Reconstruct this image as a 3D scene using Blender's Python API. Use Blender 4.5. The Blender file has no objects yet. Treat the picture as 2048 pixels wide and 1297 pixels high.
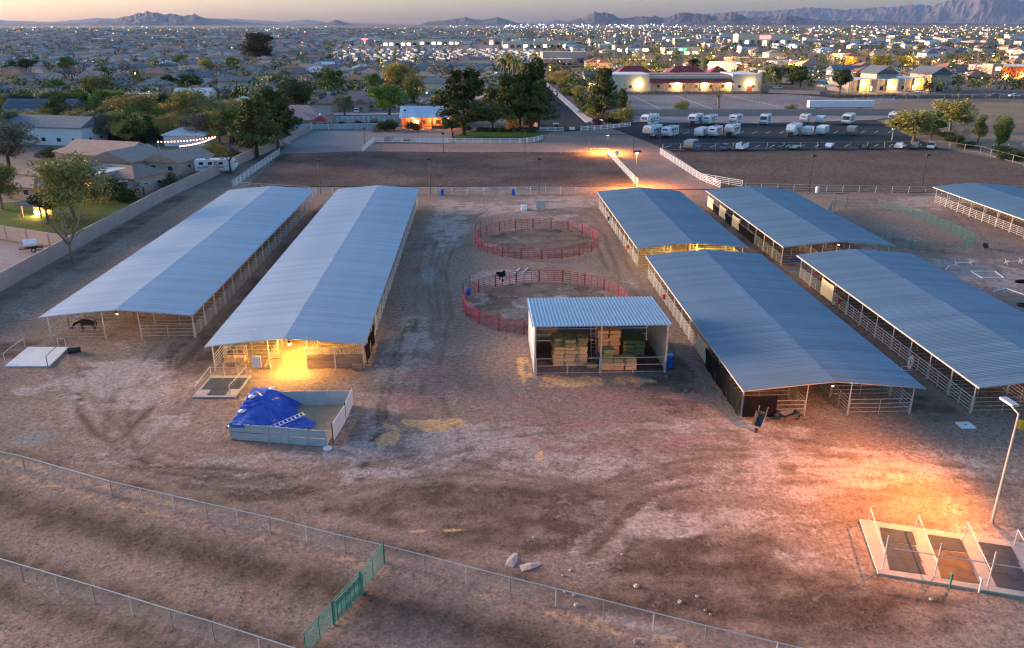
import bpy, math, random
import numpy as np
from mathutils import Vector, Matrix
R = math.radians
rnd = random.Random(7)
sc = bpy.context.scene
C = sc.collection

# ------------------------------------------------------------------ camera
CAM_H, FPX, PITCH, YAW = 32.0, 1600.0, R(20.572), R(2.3)
cam_d = bpy.data.cameras.new('camera'); cam = bpy.data.objects.new('camera', cam_d); C.objects.link(cam)
cam.location = (0, 0, CAM_H); cam.rotation_euler = (R(90) - PITCH, 0, -YAW)
cam_d.sensor_width = 36; cam_d.lens = 36 * FPX / 2048; cam_d.clip_start = 0.5; cam_d.clip_end = 120000
sc.camera = cam

# ------------------------------------------------------------------ dusk sky, last glow of the sun, exposure
SUN_AZ, SUN_EL = R(-66), R(2.5)          # azimuth measured from +Y towards +X
w = bpy.data.worlds.new('World'); sc.world = w; w.use_nodes = True
nt = w.node_tree; nt.nodes.clear()
sky = nt.nodes.new('ShaderNodeTexSky'); sky.sky_type = 'NISHITA'; sky.sun_disc = False
sky.sun_elevation = SUN_EL; sky.sun_rotation = SUN_AZ
sky.altitude = 0; sky.air_density = 0.86; sky.dust_density = 1.9; sky.ozone_density = 2.7
bg = nt.nodes.new('ShaderNodeBackground'); bg.inputs['Strength'].default_value = 0.15
wo = nt.nodes.new('ShaderNodeOutputWorld')
nt.links.new(sky.outputs[0], bg.inputs[0]); nt.links.new(bg.outputs[0], wo.inputs[0])
sun_d = bpy.data.lights.new('sun', 'SUN'); sun = bpy.data.objects.new('sun', sun_d); C.objects.link(sun)
sun_d.energy = 3.0; sun_d.angle = R(24); sun_d.color = (1.0, 0.69, 0.50)
sdir = Vector((math.sin(SUN_AZ) * math.cos(SUN_EL + R(3.6)), math.cos(SUN_AZ) * math.cos(SUN_EL + R(2.0)), math.sin(SUN_EL + R(2.0))))
sun.rotation_euler = sdir.to_track_quat('Z', 'Y').to_euler()
sc.view_settings.view_transform = 'Standard'; sc.view_settings.look = 'None'
sc.view_settings.gamma = 1; sc.view_settings.use_curve_mapping = False
sc.view_settings.exposure = 2.72
sc.render.engine = 'CYCLES'
sc.cycles.use_denoising = True; sc.cycles.pixel_filter_type = 'BLACKMAN_HARRIS'; sc.cycles.filter_width = 1.3
sc.cycles.max_bounces = 5; sc.cycles.diffuse_bounces = 2; sc.cycles.glossy_bounces = 2; sc.cycles.transparent_max_bounces = 8; sc.cycles.volume_bounces = 0
sc.cycles.sample_clamp_indirect = 4

# ------------------------------------------------------------------ a pixel of the 2048 px photograph -> the point of the plane z under it
def P(px, py, z=0.0):
    u = (px - 1024) / FPX; v = (py - 648.5) / FPX
    y = math.cos(PITCH) - v * math.sin(PITCH); dz = -math.sin(PITCH) - v * math.cos(PITCH)
    t = (z - CAM_H) / dz; x, y = u * t, y * t
    return Vector((x * math.cos(YAW) + y * math.sin(YAW), -x * math.sin(YAW) + y * math.cos(YAW), z))

# ------------------------------------------------------------------ mesh helpers
class MB:
    def __init__(s): s.v = []; s.f = []; s.m = []; s.cm = 0
    def add(s, vs, fs):
        n = len(s.v); s.v += [tuple(p) for p in vs]; s.f += [tuple(i + n for i in f) for f in fs]; s.m += [s.cm] * len(fs); return s
    def box(s, x0, y0, z0, x1, y1, z1):
        return s.add([(x0,y0,z0),(x1,y0,z0),(x1,y1,z0),(x0,y1,z0),(x0,y0,z1),(x1,y0,z1),(x1,y1,z1),(x0,y1,z1)],
                     [(3,2,1,0),(4,5,6,7),(0,1,5,4),(1,2,6,5),(2,3,7,6),(3,0,4,7)])
    def cbox(s, c, d, rz=0.0):
        ca, sa = math.cos(rz), math.sin(rz); out = []
        for z in (-1, 1):
            for x, y in ((-1,-1),(1,-1),(1,1),(-1,1)):
                X, Y = x*d[0]/2, y*d[1]/2
                out.append((c[0]+X*ca-Y*sa, c[1]+X*sa+Y*ca, c[2]+z*d[2]/2))
        return s.add(out, [(3,2,1,0),(4,5,6,7),(0,1,5,4),(1,2,6,5),(2,3,7,6),(3,0,4,7)])
    def tube(s, p, q, r, n=5, r2=None, caps=True):
        p, q = Vector(p), Vector(q); d = q - p
        if d.length < 1e-6: return s
        d.normalize(); a = d.orthogonal().normalized(); b = d.cross(a); r2 = r if r2 is None else r2; out = []
        for c, rr in ((p, r), (q, r2)):
            for i in range(n):
                t = 2*math.pi*(i+.5)/n; out.append(c + a*(rr*math.cos(t)) + b*(rr*math.sin(t)))
        fs = [(i, (i+1) % n, n+(i+1) % n, n+i) for i in range(n)]
        if caps: fs += [tuple(range(n-1, -1, -1)), tuple(range(n, 2*n))]
        return s.add(out, fs)
    def path(s, pts, r, n=5):
        for a, b in zip(pts, pts[1:]): s.tube(a, b, r, n)
        return s
    def lathe(s, prof, n=12, c=(0,0,0)):
        out = []
        for r, z in prof:
            for i in range(n):
                t = 2*math.pi*i/n; out.append((c[0]+r*math.cos(t), c[1]+r*math.sin(t), c[2]+z))
        fs = []
        for k in range(len(prof)-1):
            for i in range(n): fs.append((k*n+i, k*n+(i+1) % n, (k+1)*n+(i+1) % n, (k+1)*n+i))
        fs += [tuple(range(n-1, -1, -1)), tuple(range((len(prof)-1)*n, len(prof)*n))]
        return s.add(out, fs)
    def prism(s, poly, z0, z1):
        n = len(poly)
        return s.add([(x,y,z0) for x,y in poly] + [(x,y,z1) for x,y in poly],
                     [tuple(range(n-1,-1,-1)), tuple(range(n,2*n))] + [(i,(i+1)%n,n+(i+1)%n,n+i) for i in range(n)])
    def xprism(s, prof, x0, x1):          # profile in (y, z), extruded along x
        n = len(prof)
        return s.add([(x0,y,z) for y,z in prof] + [(x1,y,z) for y,z in prof],
                     [tuple(range(n)), tuple(range(2*n-1,n-1,-1))] + [(i,n+i,n+(i+1)%n,(i+1)%n) for i in range(n)])
    def mesh(s, name, mats):
        me = bpy.data.meshes.new(name); me.from_pydata(s.v, [], s.f)
        for m in (mats if isinstance(mats, (list, tuple)) else [mats]): me.materials.append(m)
        if isinstance(mats, (list, tuple)) and len(mats) > 1: me.polygons.foreach_set('material_index', s.m)
        me.update(); return me
    def build(s, name, mat, parent=None, loc=(0,0,0), rz=0.0, smooth=False):
        me = s.mesh(name, mat)
        if smooth: me.polygons.foreach_set('use_smooth', [True]*len(me.polygons))
        return put(name, me, parent, loc, rz)
def put(name, me, parent=None, loc=(0,0,0), rz=0.0, scale=None):
    o = bpy.data.objects.new(name, me); C.objects.link(o); o.location = loc; o.rotation_euler = (0, 0, rz)
    if scale is not None: o.scale = scale if isinstance(scale, (tuple, list)) else (scale,)*3
    if parent is not None: o.parent = parent
    return o
def tag(o, label, cat, group=None):
    o['label'] = label; o['category'] = cat
    if group: o['group'] = group
    return o
def thing(name, label, cat, loc=(0,0,0), rz=0.0, group=None):
    return tag(put(name, None, None, loc, rz), label, cat, group)
def struct(o): o['kind'] = 'structure'; return o
def stuff(o, label=None, cat=None):
    o['kind'] = 'stuff'
    if label: o['label'] = label; o['category'] = cat
    return o
def copy_tree(o, parent=None):
    c = o.copy(); C.objects.link(c); c.parent = parent
    for ch in list(o.children): copy_tree(ch, c)
    return c

# ------------------------------------------------------------------ materials
def mat(name, col, rough=0.8, metal=0.0, var=0.12, scale=3.0, bump=0.0, bscale=20.0, rand=0.0, emit=None, estr=0.0, coord='Object', spec=0.4, col2=None, stretch=None):
    m = bpy.data.materials.new(name); m.use_nodes = True; t = m.node_tree; N = t.nodes; L = t.links
    b = N['Principled BSDF']; b.inputs['Roughness'].default_value = rough; b.inputs['Metallic'].default_value = metal
    b.inputs['Specular IOR Level'].default_value = spec
    tc = N.new('ShaderNodeTexCoord'); src = tc.outputs[coord]
    if stretch:
        mp = N.new('ShaderNodeMapping'); mp.inputs['Scale'].default_value = stretch; L.new(src, mp.inputs[0]); src = mp.outputs[0]
    nz = N.new('ShaderNodeTexNoise'); nz.inputs['Scale'].default_value = scale; nz.inputs['Detail'].default_value = 5; nz.inputs['Roughness'].default_value = 0.65
    L.new(src, nz.inputs['Vector'])
    mx = N.new('ShaderNodeMix'); mx.data_type = 'RGBA'
    c2 = col2 if col2 else tuple(min(1, c*(1+var)) for c in col)
    c1 = col if col2 else tuple(c*(1-var) for c in col)
    rp = N.new('ShaderNodeMapRange'); rp.inputs[1].default_value = 0.3; rp.inputs[2].default_value = 0.7; L.new(nz.outputs[0], rp.inputs[0])
    mx.inputs[6].default_value = (*c1, 1); mx.inputs[7].default_value = (*c2, 1); L.new(rp.outputs[0], mx.inputs[0])
    out = mx.outputs[2]
    if rand:
        oi = N.new('ShaderNodeObjectInfo'); hs = N.new('ShaderNodeHueSaturation')
        r1 = N.new('ShaderNodeMapRange'); r1.inputs[3].default_value = 1-rand; r1.inputs[4].default_value = 1+rand; L.new(oi.outputs['Random'], r1.inputs[0])
        L.new(r1.outputs[0], hs.inputs['Value']); L.new(out, hs.inputs['Color']); out = hs.outputs[0]
    L.new(out, b.inputs['Base Color'])
    if bump:
        n2 = N.new('ShaderNodeTexNoise'); n2.inputs['Scale'].default_value = bscale; n2.inputs['Detail'].default_value = 4; L.new(src, n2.inputs['Vector'])
        bp = N.new('ShaderNodeBump'); bp.inputs['Strength'].default_value = bump; bp.inputs['Distance'].default_value = 0.05
        L.new(n2.outputs[0], bp.inputs['Height']); L.new(bp.outputs[0], b.inputs['Normal'])
    if emit:
        b.inputs['Emission Color'].default_value = (*emit, 1); b.inputs['Emission Strength'].default_value = estr
        m.cycles.emission_sampling = 'NONE'
    return m
def leaf_mat(name, col, col2, rand=0.25):
    m = mat(name, col, 0.9, 0, scale=0.9, col2=col2, rand=rand, spec=0.15)
    t = m.node_tree; b = t.nodes['Principled BSDF']; b.inputs['Subsurface Weight'].default_value = 0.0
    return m
M = {}
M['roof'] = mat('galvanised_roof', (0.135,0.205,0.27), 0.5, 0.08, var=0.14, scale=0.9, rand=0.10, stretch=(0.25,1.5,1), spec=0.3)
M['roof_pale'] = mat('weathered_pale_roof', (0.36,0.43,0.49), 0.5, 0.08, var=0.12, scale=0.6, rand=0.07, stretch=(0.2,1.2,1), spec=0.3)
M['hayroof'] = mat('corrugated_zinc', (0.27,0.38,0.50), 0.3, 0.55, var=0.1, scale=0.8)
M['pipe'] = mat('galvanised_pipe', (0.50,0.47,0.45), 0.5, 0.3, var=0.2, scale=2)
M['rust'] = mat('weathered_pipe', (0.36,0.29,0.24), 0.7, 0.1, var=0.3, scale=2)
M['redpipe'] = mat('red_painted_pipe', (0.25,0.014,0.03), 0.55, 0, var=0.25, scale=1.5)
M['greenpipe'] = mat('green_painted_pipe', (0.015,0.16,0.13), 0.5, 0, var=0.25, scale=1.5)
M['darkpipe'] = mat('dark_steel', (0.035,0.035,0.04), 0.5, 0.2, var=0.2)
M['whitewall'] = mat('white_metal_wall', (0.62,0.60,0.60), 0.55, 0.1, var=0.08, scale=1)
M['greywall'] = mat('grey_steel_panel', (0.38,0.44,0.47), 0.5, 0.2, var=0.15, scale=1.2)
M['tan'] = mat('tan_shade_cloth', (0.62,0.52,0.33), 0.9, 0, var=0.1, scale=1.5)
M['black'] = mat('black_shade_mesh', (0.014,0.014,0.016), 0.95, 0, var=0.3, scale=1.5, spec=0.05)
M['mat'] = mat('rubber_mat', (0.045,0.047,0.055), 0.75, 0, var=0.35, scale=1.5, bump=0.3)
M['rustmat'] = mat('muddy_rubber_mat', (0.06,0.04,0.03), 0.75, 0, scale=0.8, col2=(0.22,0.11,0.05))
M['concrete'] = mat('concrete', (0.40,0.335,0.285), 0.85, 0, var=0.14, scale=1.2, bump=0.2)
M['palecon'] = mat('pale_concrete', (0.66,0.63,0.62), 0.85, 0, var=0.1, scale=1.0)
M['white'] = mat('white_vinyl', (0.80,0.79,0.78), 0.5, 0, var=0.04)
M['wood'] = mat('weathered_board', (0.22,0.14,0.11), 0.85, 0, var=0.3, scale=1.5, stretch=(0.4,4,4), rand=0.15)
M['straw'] = mat('baled_straw', (0.55,0.33,0.13), 0.95, 0, scale=5, col2=(0.74,0.50,0.25), bump=0.6, bscale=30, rand=0.12)
M['hay'] = mat('baled_alfalfa', (0.14,0.15,0.06), 0.95, 0, scale=5, col2=(0.34,0.33,0.14), bump=0.6, bscale=30, rand=0.18)
M['tarp'] = mat('blue_tarp', (0.012,0.045,0.34), 0.42, 0, scale=1.1, col2=(0.03,0.085,0.42), bump=0.7, bscale=5, spec=0.5)
M['blueplastic'] = mat('blue_plastic', (0.01,0.10,0.42), 0.4, 0, var=0.15)
M['redplastic'] = mat('red_plastic', (0.45,0.03,0.03), 0.4, 0, var=0.15)
M['teal'] = mat('teal_plastic', (0.02,0.30,0.26), 0.4, 0, var=0.15)
M['greenhose'] = mat('green_hose', (0.02,0.30,0.16), 0.4, 0, var=0.15)
M['yellow'] = mat('yellow_plastic', (0.75,0.42,0.03), 0.4, 0, var=0.1)
M['rubber'] = mat('tyre_rubber', (0.02,0.02,0.02), 0.8, 0, var=0.2)
M['glass'] = mat('dark_glass', (0.02,0.03,0.05), 0.08, 0, var=0.1, spec=0.8)
M['horse'] = mat('dark_bay_coat', (0.035,0.018,0.012), 0.6, 0, var=0.3, scale=2)
M['chestnut'] = mat('chestnut_coat', (0.22,0.075,0.03), 0.6, 0, var=0.3, scale=2)
M['palomino'] = mat('palomino_coat', (0.50,0.34,0.16), 0.6, 0, var=0.2, scale=2)
M['block'] = mat('block_wall', (0.40,0.29,0.26), 0.9, 0, var=0.10, scale=1.0, bump=0.2, rand=0.05)
M['tanwall'] = mat('dusty_inner_wall', (0.46,0.38,0.32), 0.7, 0, var=0.15, scale=1)
M['sack'] = mat('dusty_sack', (0.36,0.30,0.26), 0.9, 0, var=0.2, scale=3)
M['tray'] = mat('scuffed_grey_tray', (0.13,0.14,0.15), 0.6, 0.2, var=0.3, scale=3)
M['rock'] = mat('pale_rock', (0.34,0.29,0.25), 0.9, 0, var=0.2, scale=4, rand=0.2)
def glow(name, col, s): return mat(name, col, 0.6, emit=col, estr=s)
M['lamp'] = glow('sodium_lamp', (1.0,0.62,0.22), 30)
M['lampw'] = glow('warm_lamp', (1.0,0.80,0.50), 25)
M['lit'] = glow('lit_window', (1.0,0.50,0.12), 1.6)
M['litw'] = glow('lit_panel', (1.0,0.78,0.45), 1.2)

def point_light(name, loc, energy, col, radius=0.15, parent=None, spot=None, rot=None, blend=0.6):
    l = bpy.data.lights.new(name, 'SPOT' if spot else 'POINT'); l.energy = energy; l.color = col; l.shadow_soft_size = radius
    if spot: l.spot_size = spot; l.spot_blend = blend
    o = bpy.data.objects.new(name, l); C.objects.link(o); o.location = loc
    if rot: o.rotation_euler = rot
    if parent is not None: o.parent = parent
    return o
SODIUM = (1.0, 0.38, 0.06); YELLOW = (1.0, 0.54, 0.08)

# ------------------------------------------------------------------ numpy noise
def vnoise(x, y, seed):
    g = np.random.RandomState(seed).rand(256, 256)
    xi = np.floor(x).astype(int); yi = np.floor(y).astype(int); fx = x - xi; fy = y - yi
    fx = fx*fx*(3-2*fx); fy = fy*fy*(3-2*fy)
    a = g[xi % 256, yi % 256]; b = g[(xi+1) % 256, yi % 256]; c = g[xi % 256, (yi+1) % 256]; d = g[(xi+1) % 256, (yi+1) % 256]
    return (a*(1-fx)+b*fx)*(1-fy) + (c*(1-fx)+d*fx)*fy
def fbm(x, y, seed, o=4):
    r = 0; a = 1; s = 0
    for k in range(o): r = r + a*vnoise(x*2**k, y*2**k, seed+k); s += a; a *= 0.55
    return r/s
# ------------------------------------------------------------------ the ground
def ground_mat(name, base, base2, rough=0.95, scale=0.08, fine=1.2, bump=0.5, attrs=False, finecol=0.25, grain=0.0):
    m = bpy.data.materials.new(name); m.use_nodes = True; t = m.node_tree; N = t.nodes; L = t.links
    b = N['Principled BSDF']; b.inputs['Roughness'].default_value = rough; b.inputs['Specular IOR Level'].default_value = 0.06
    tc = N.new('ShaderNodeTexCoord')
    def noise(sc_, det=6, ro=0.6):
        n = N.new('ShaderNodeTexNoise'); n.inputs['Scale'].default_value = sc_; n.inputs['Detail'].default_value = det; n.inputs['Roughness'].default_value = ro
        L.new(tc.outputs['Object'], n.inputs['Vector']); return n.outputs[0]
    def rng(x, a, bb, lo=0.0, hi=1.0):
        r = N.new('ShaderNodeMapRange'); r.inputs[1].default_value = a; r.inputs[2].default_value = bb; r.inputs[3].default_value = lo; r.inputs[4].default_value = hi
        L.new(x, r.inputs[0]); return r.outputs[0]
    def mix(fac, a, c):
        x = N.new('ShaderNodeMix'); x.data_type = 'RGBA'; L.new(fac, x.inputs[0])
        (L.new(a, x.inputs[6]) if not isinstance(a, tuple) else setattr(x.inputs[6], 'default_value', (*a, 1)))
        (L.new(c, x.inputs[7]) if not isinstance(c, tuple) else setattr(x.inputs[7], 'default_value', (*c, 1)))
        return x.outputs[2]
    col = mix(rng(noise(scale), 0.35, 0.65), base, base2)
    f = noise(fine, 8, 0.72)
    if attrs:
        def att(nm):
            a = N.new('ShaderNodeAttribute'); a.attribute_name = nm
            mm = N.new('ShaderNodeMath'); mm.operation = 'MULTIPLY_ADD'; L.new(f, mm.inputs[0]); mm.inputs[1].default_value = 0.9; mm.inputs[2].default_value = -0.45
            ad = N.new('ShaderNodeMath'); ad.operation = 'ADD'; L.new(a.outputs['Fac'], ad.inputs[0]); L.new(mm.outputs[0], ad.inputs[1])
            return rng(ad.outputs[0], 0.15, 0.75)
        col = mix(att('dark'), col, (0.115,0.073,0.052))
        col = mix(att('pale'), col, (0.385,0.285,0.24))
        col = mix(att('red'), col, (0.30,0.165,0.14))
        col = mix(att('straw'), col, (0.58,0.335,0.16))
        wa = N.new('ShaderNodeAttribute'); wa.attribute_name = 'water'
        col = mix(wa.outputs['Fac'], col, (0.20,0.20,0.19))
        L.new(rng(wa.outputs['Fac'], 0, 1, rough, 0.25), b.inputs['Roughness'])
    # clods and grain, and hoof sized darker spots in the colour
    g = rng(f, 0.3, 0.7, 1-finecol, 1+finecol)
    if attrs or grain:
        f2 = noise(grain or 5.5, 6, 0.75); g2 = rng(f2, 0.34, 0.66, 0.64, 1.36)
        vo = N.new('ShaderNodeTexVoronoi'); vo.inputs['Scale'].default_value = 2.3 if attrs else 1.2; vo.inputs['Randomness'].default_value = 1.0; L.new(tc.outputs['Object'], vo.inputs['Vector'])
        g3 = rng(vo.outputs['Distance'], 0.05, 0.42, 0.78, 1.06)
        for gg_ in (g2, g3):
            mm_ = N.new('ShaderNodeMath'); mm_.operation = 'MULTIPLY'; L.new(g, mm_.inputs[0]); L.new(gg_, mm_.inputs[1]); g = mm_.outputs[0]
    mu = N.new('ShaderNodeMix'); mu.data_type = 'RGBA'; mu.blend_type = 'MULTIPLY'; mu.inputs[0].default_value = 1
    cb = N.new('ShaderNodeCombineColor'); [L.new(g, cb.inputs[i]) for i in range(3)]
    L.new(col, mu.inputs[6]); L.new(cb.outputs[0], mu.inputs[7]); L.new(mu.outputs[2], b.inputs['Base Color'])
    bp = N.new('ShaderNodeBump'); bp.inputs['Strength'].default_value = bump; bp.inputs['Distance'].default_value = 0.12
    L.new(f, bp.inputs['Height']); L.new(bp.outputs[0], b.inputs['Normal'])
    return m
M['desert'] = ground_mat('far_ground', (0.16,0.125,0.10), (0.25,0.19,0.155), scale=0.02, fine=0.3)
M['yard'] = ground_mat('yard_dirt', (0.24,0.160,0.12), (0.295,0.20,0.152), scale=0.12, fine=2.2, attrs=True, finecol=0.42)
M['arena'] = ground_mat('harrowed_soil', (0.085,0.055,0.045), (0.165,0.11,0.09), scale=0.07, fine=1.3, bump=0.9, finecol=0.5, grain=4.0)
M['arena2'] = ground_mat('harrowed_soil_pale', (0.115,0.075,0.056), (0.165,0.112,0.084), scale=0.05, fine=1.0, bump=0.9, finecol=0.45, grain=4.0)
M['asphalt'] = ground_mat('asphalt', (0.040,0.040,0.045), (0.058,0.057,0.062), scale=0.05, fine=1.5, bump=0.1, finecol=0.12)
M['road'] = ground_mat('fresh_asphalt', (0.022,0.030,0.045), (0.032,0.040,0.055), scale=0.04, fine=1.5, bump=0.1, finecol=0.1)
M['gravel'] = ground_mat('grey_gravel', (0.30,0.255,0.24), (0.24,0.20,0.19), scale=0.05, fine=1.8, bump=0.3)
M['lot'] = ground_mat('worn_lot', (0.27,0.235,0.235), (0.19,0.16,0.155), scale=0.04, fine=0.8, bump=0.1)
M['orangedirt'] = ground_mat('lane_dirt', (0.34,0.225,0.18), (0.26,0.17,0.135), scale=0.07, fine=0.9, bump=0.3)
M['lawn'] = ground_mat('lawn', (0.035,0.075,0.015), (0.06,0.11,0.025), scale=0.3, fine=3, bump=0.6)
M['field'] = ground_mat('dry_field', (0.20,0.145,0.10), (0.27,0.20,0.14), scale=0.04, fine=0.7, bump=0.3)
M['walk'] = mat('sidewalk', (0.50,0.43,0.38), 0.9, 0, var=0.08, scale=0.3)
M['line'] = mat('road_paint', (0.75,0.73,0.70), 0.7, 0, var=0.1)

def sheet(name, pts, z, m, label=None):
    mb = MB(); mb.add([(x, y, z) for x, y in pts], [tuple(range(len(pts)))])
    me = mb.mesh(name, m)
    if me.polygons[0].normal.z < 0: me.flip_normals()
    return struct(put(name, me))
def px_poly(pts): return [tuple(P(*p)[:2]) for p in pts]

# one sheet to the horizon, with the yard cut out as a finer sheet 4 mm above it
g = MB(); g.add([(-39000,-2000,0),(39000,-2000,0),(39000,37000,0),(-39000,37000,0)], [(0,1,2,3)]); struct(g.build('ground', M['desert']))

xs = np.arange(-72, 136.01, 0.3); ys = np.concatenate([np.arange(22, 75, 0.27), np.arange(75, 168.1, 0.5)])
X, Y = np.meshgrid(xs, ys)
def seg_dist(pts):
    d = np.full(X.shape, 1e9)
    for (ax, ay), (bx, by) in zip(pts, pts[1:]):
        vx, vy = bx-ax, by-ay; t = np.clip(((X-ax)*vx+(Y-ay)*vy)/(vx*vx+vy*vy+1e-9), 0, 1)
        d = np.minimum(d, np.hypot(X-ax-t*vx, Y-ay-t*vy))
    return d
warp = (fbm(X*0.22, Y*0.22, 3)-0.5)*5
def line(pts, wdt, soft=1.0): return np.clip(1-(seg_dist(px_poly(pts))-wdt*0.5+warp*0.06)/soft, 0, 1)
def wline(pts, wdt, soft=1.0): return np.clip(1-(seg_dist(pts)-wdt*0.5+warp*0.06)/soft, 0, 1)
def blob(px, py, rx, ry, wob=0.35):          # ellipse given by pixel centre and pixel radii
    c = P(px, py); a = P(px+rx, py); b0 = P(px, py-ry); RX = abs(a.x-c.x); RY = abs(b0.y-c.y)
    d = np.hypot((X-c.x)/RX, (Y-c.y)/RY) + (fbm(X*0.35+7, Y*0.35, 11)-0.5)*wob*3
    return np.clip((1.25-d)/0.5, 0, 1)
n1 = fbm(X*0.09, Y*0.09, 21); n2 = fbm(X*0.35, Y*0.25, 31); n3 = fbm(X*0.05+9, Y*0.05, 41)
streak = fbm(X*0.10, Y*0.55, 51)
fence_d = seg_dist(px_poly([(0,930),(225,993),(415,1038),(691,1106),(850,1145),(1207,1237),(1409,1289),(1600,1340)]))
below = (Y - (57.7 + (X+38.6)*(34.6-57.7)/(11.7+38.6))) < 0           # the paddock side of the chain link fence
dark = np.clip((n1-0.54)*4, 0, 1)*0.6 + np.clip((streak-0.62)*5, 0, 1)*0.35
pale = np.clip((n1*0.6+n2*0.4-0.50)*4.5, 0, 1)*0.5
red = np.zeros(X.shape); straw = np.zeros(X.shape); water = np.zeros(X.shape)
for b_ in [(470,962,150,20),(560,985,110,18),(1000,1010,330,45),(1250,1020,150,40),(1450,1190,330,55),(1700,1240,250,60),(1060,1060,200,40),(120,1000,160,22),(400,700,60,40),(60,700,80,20),(1320,750,60,70),(1420,1120,250,50)]:
    dark = np.maximum(dark, blob(*b_)*0.85)
for b_ in [(270,775,130,40),(240,740,80,22),(120,770,80,18),(330,850,50,22),(640,915,190,16),(760,945,110,14),(720,905,60,20),(960,880,180,34),(1180,930,170,26),(1330,1050,90,24),(1480,1040,140,22),(1550,950,180,40),(1600,1120,60,24),(1450,870,200,22),(1700,930,260,40),(980,415,110,14),(1120,405,90,12),(900,440,40,40),(1010,555,80,12),(830,700,30,60),(1960,545,80,30),(1870,405,90,14),(300,1130,420,46),(760,1250,330,50),(500,1180,200,40),(1150,1270,200,40),(1330,860,150,20)]:
    pale = np.maximum(pale, blob(*b_)*0.75)
for b_ in [(1100,790,170,26),(980,800,60,30),(1300,810,150,26),(1180,850,200,24),(1240,880,200,30),(850,770,70,40)]:
    red = np.maximum(red, blob(*b_)*0.75)
for b_ in [(845,850,66,14),(900,845,40,10),(1180,764,100,9),(1260,764,60,8),(1090,758,30,8),(1081,912,6,10),(1121,936,9,12),(780,880,22,16),(1050,735,12,26),(880,1062,60,3)]:
    straw = np.maximum(straw, blob(*b_, 0.5)*0.8)
for b_ in [(60,877,38,15),(858,550,13,19)]: water = np.maximum(water, blob(*b_, 0.3)*0.6)
pale = np.maximum(pale, water*0.5)
# wheel ruts
rut = np.zeros(X.shape)
for pts in ([(400,690),(345,750),(300,820),(240,880),(235,905),(262,935),(340,948),(480,962),(590,955)],[(178,735),(156,770),(160,825),(188,868),(235,890)],[(262,885),(266,912),(310,934),(430,938),(560,950)],
            [(835,640),(800,720),(775,800),(770,850),(745,885),(720,960)],[(820,640),(785,720),(760,800),(752,850)],[(1420,965),(1290,990),(1210,1080),(1180,1110)]):
    rut = np.maximum(rut, line(pts, 0.16, 0.42)*0.85*(0.55+0.8*fbm(X*0.25, Y*0.25, 95, 3))); pale = np.maximum(pale, (line(pts, 1.6, 1.3)-line(pts, 0.5, 0.5))*0.5)
for pts in ([(880,640),(868,540),(900,450),(960,410)],[(905,640),(890,540),(925,450),(985,415)],[(1130,420),(1210,470),(1240,560),(1285,600)],[(1110,432),(1190,480),(1215,540)],[(870,880),(1100,930),(1400,940),(1750,935)],[(860,905),(1090,960),(1400,965),(1760,965)],[(700,930),(860,960),(1000,930)],[(1180,900),(1380,900),(1650,900)]):
    rut = np.maximum(rut, line(pts, 0.2, 0.5)*0.5)
# paired wheel tracks sweeping round the pens and across the yard
def offset(pts, o):
    out = []
    for i, p in enumerate(pts):
        a, b = pts[max(0,i-1)], pts[min(len(pts)-1,i+1)]; d = math.hypot(b[0]-a[0], b[1]-a[1])+1e-6; out.append((p[0]-(b[1]-a[1])/d*o, p[1]+(b[0]-a[0])/d*o))
    return out
def smooth(pts, n=6):
    out = []; L_ = len(pts)
    for i in range(L_-1):
        p0, p1, p2, p3 = pts[max(0,i-1)], pts[i], pts[i+1], pts[min(L_-1,i+2)]
        for k in range(n):
            t = k/n; out.append(tuple(0.5*((2*p1[j])+(-p0[j]+p2[j])*t+(2*p0[j]-5*p1[j]+4*p2[j]-p3[j])*t*t+(-p0[j]+3*p1[j]-3*p2[j]+p3[j])*t**3) for j in (0,1)))
    return out+[pts[-1]]
tread = 0.55+0.9*(fbm(X*0.5, Y*0.5, 91, 3)-0.2)
for pts, st in (([(900,880),(860,760),(880,640),(870,540),(905,455),(985,412),(1130,405)],.5),([(820,900),(830,780),(850,680),(845,560),(870,470),(930,405)],.4),([(700,1000),(900,960),(1150,985),(1400,930),(1700,925),(2040,960)],.6),([(600,960),(800,930),(1000,870),(1250,850),(1450,870),(1700,905)],.5),([(640,985),(860,990),(1100,1000),(1350,960),(1700,965),(2040,1010)],.45),([(1000,760),(1020,800),(1150,850),(1400,880),(1600,890)],.4),([(1290,610),(1250,540),(1220,470),(1190,430),(1130,415)],.4),([(1300,640),(1340,720),(1400,800),(1480,860),(1650,880)],.45),([(120,700),(160,790),(240,880),(420,945),(700,965)],.5),([(330,690),(250,790),(250,900),(400,960),(640,975)],.6),([(470,700),(400,800),(300,900),(120,900),(0,880)],.4),([(60,790),(150,800),(300,850),(460,900),(700,915)],.35),([(1900,410),(1960,480),(1990,560)],.4)):
    w_ = smooth(px_poly(pts))
    for o_ in (-0.85, 0.85): tr_ = wline(offset(w_, o_), 0.22, 0.42)*tread*st; rut = np.maximum(rut, tr_); pale = np.maximum(pale*(1-tr_*0.7), wline(offset(w_, o_*1.45), 0.12, 0.35)*0.35*st)
dark = np.maximum(dark, rut*0.95)
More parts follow.
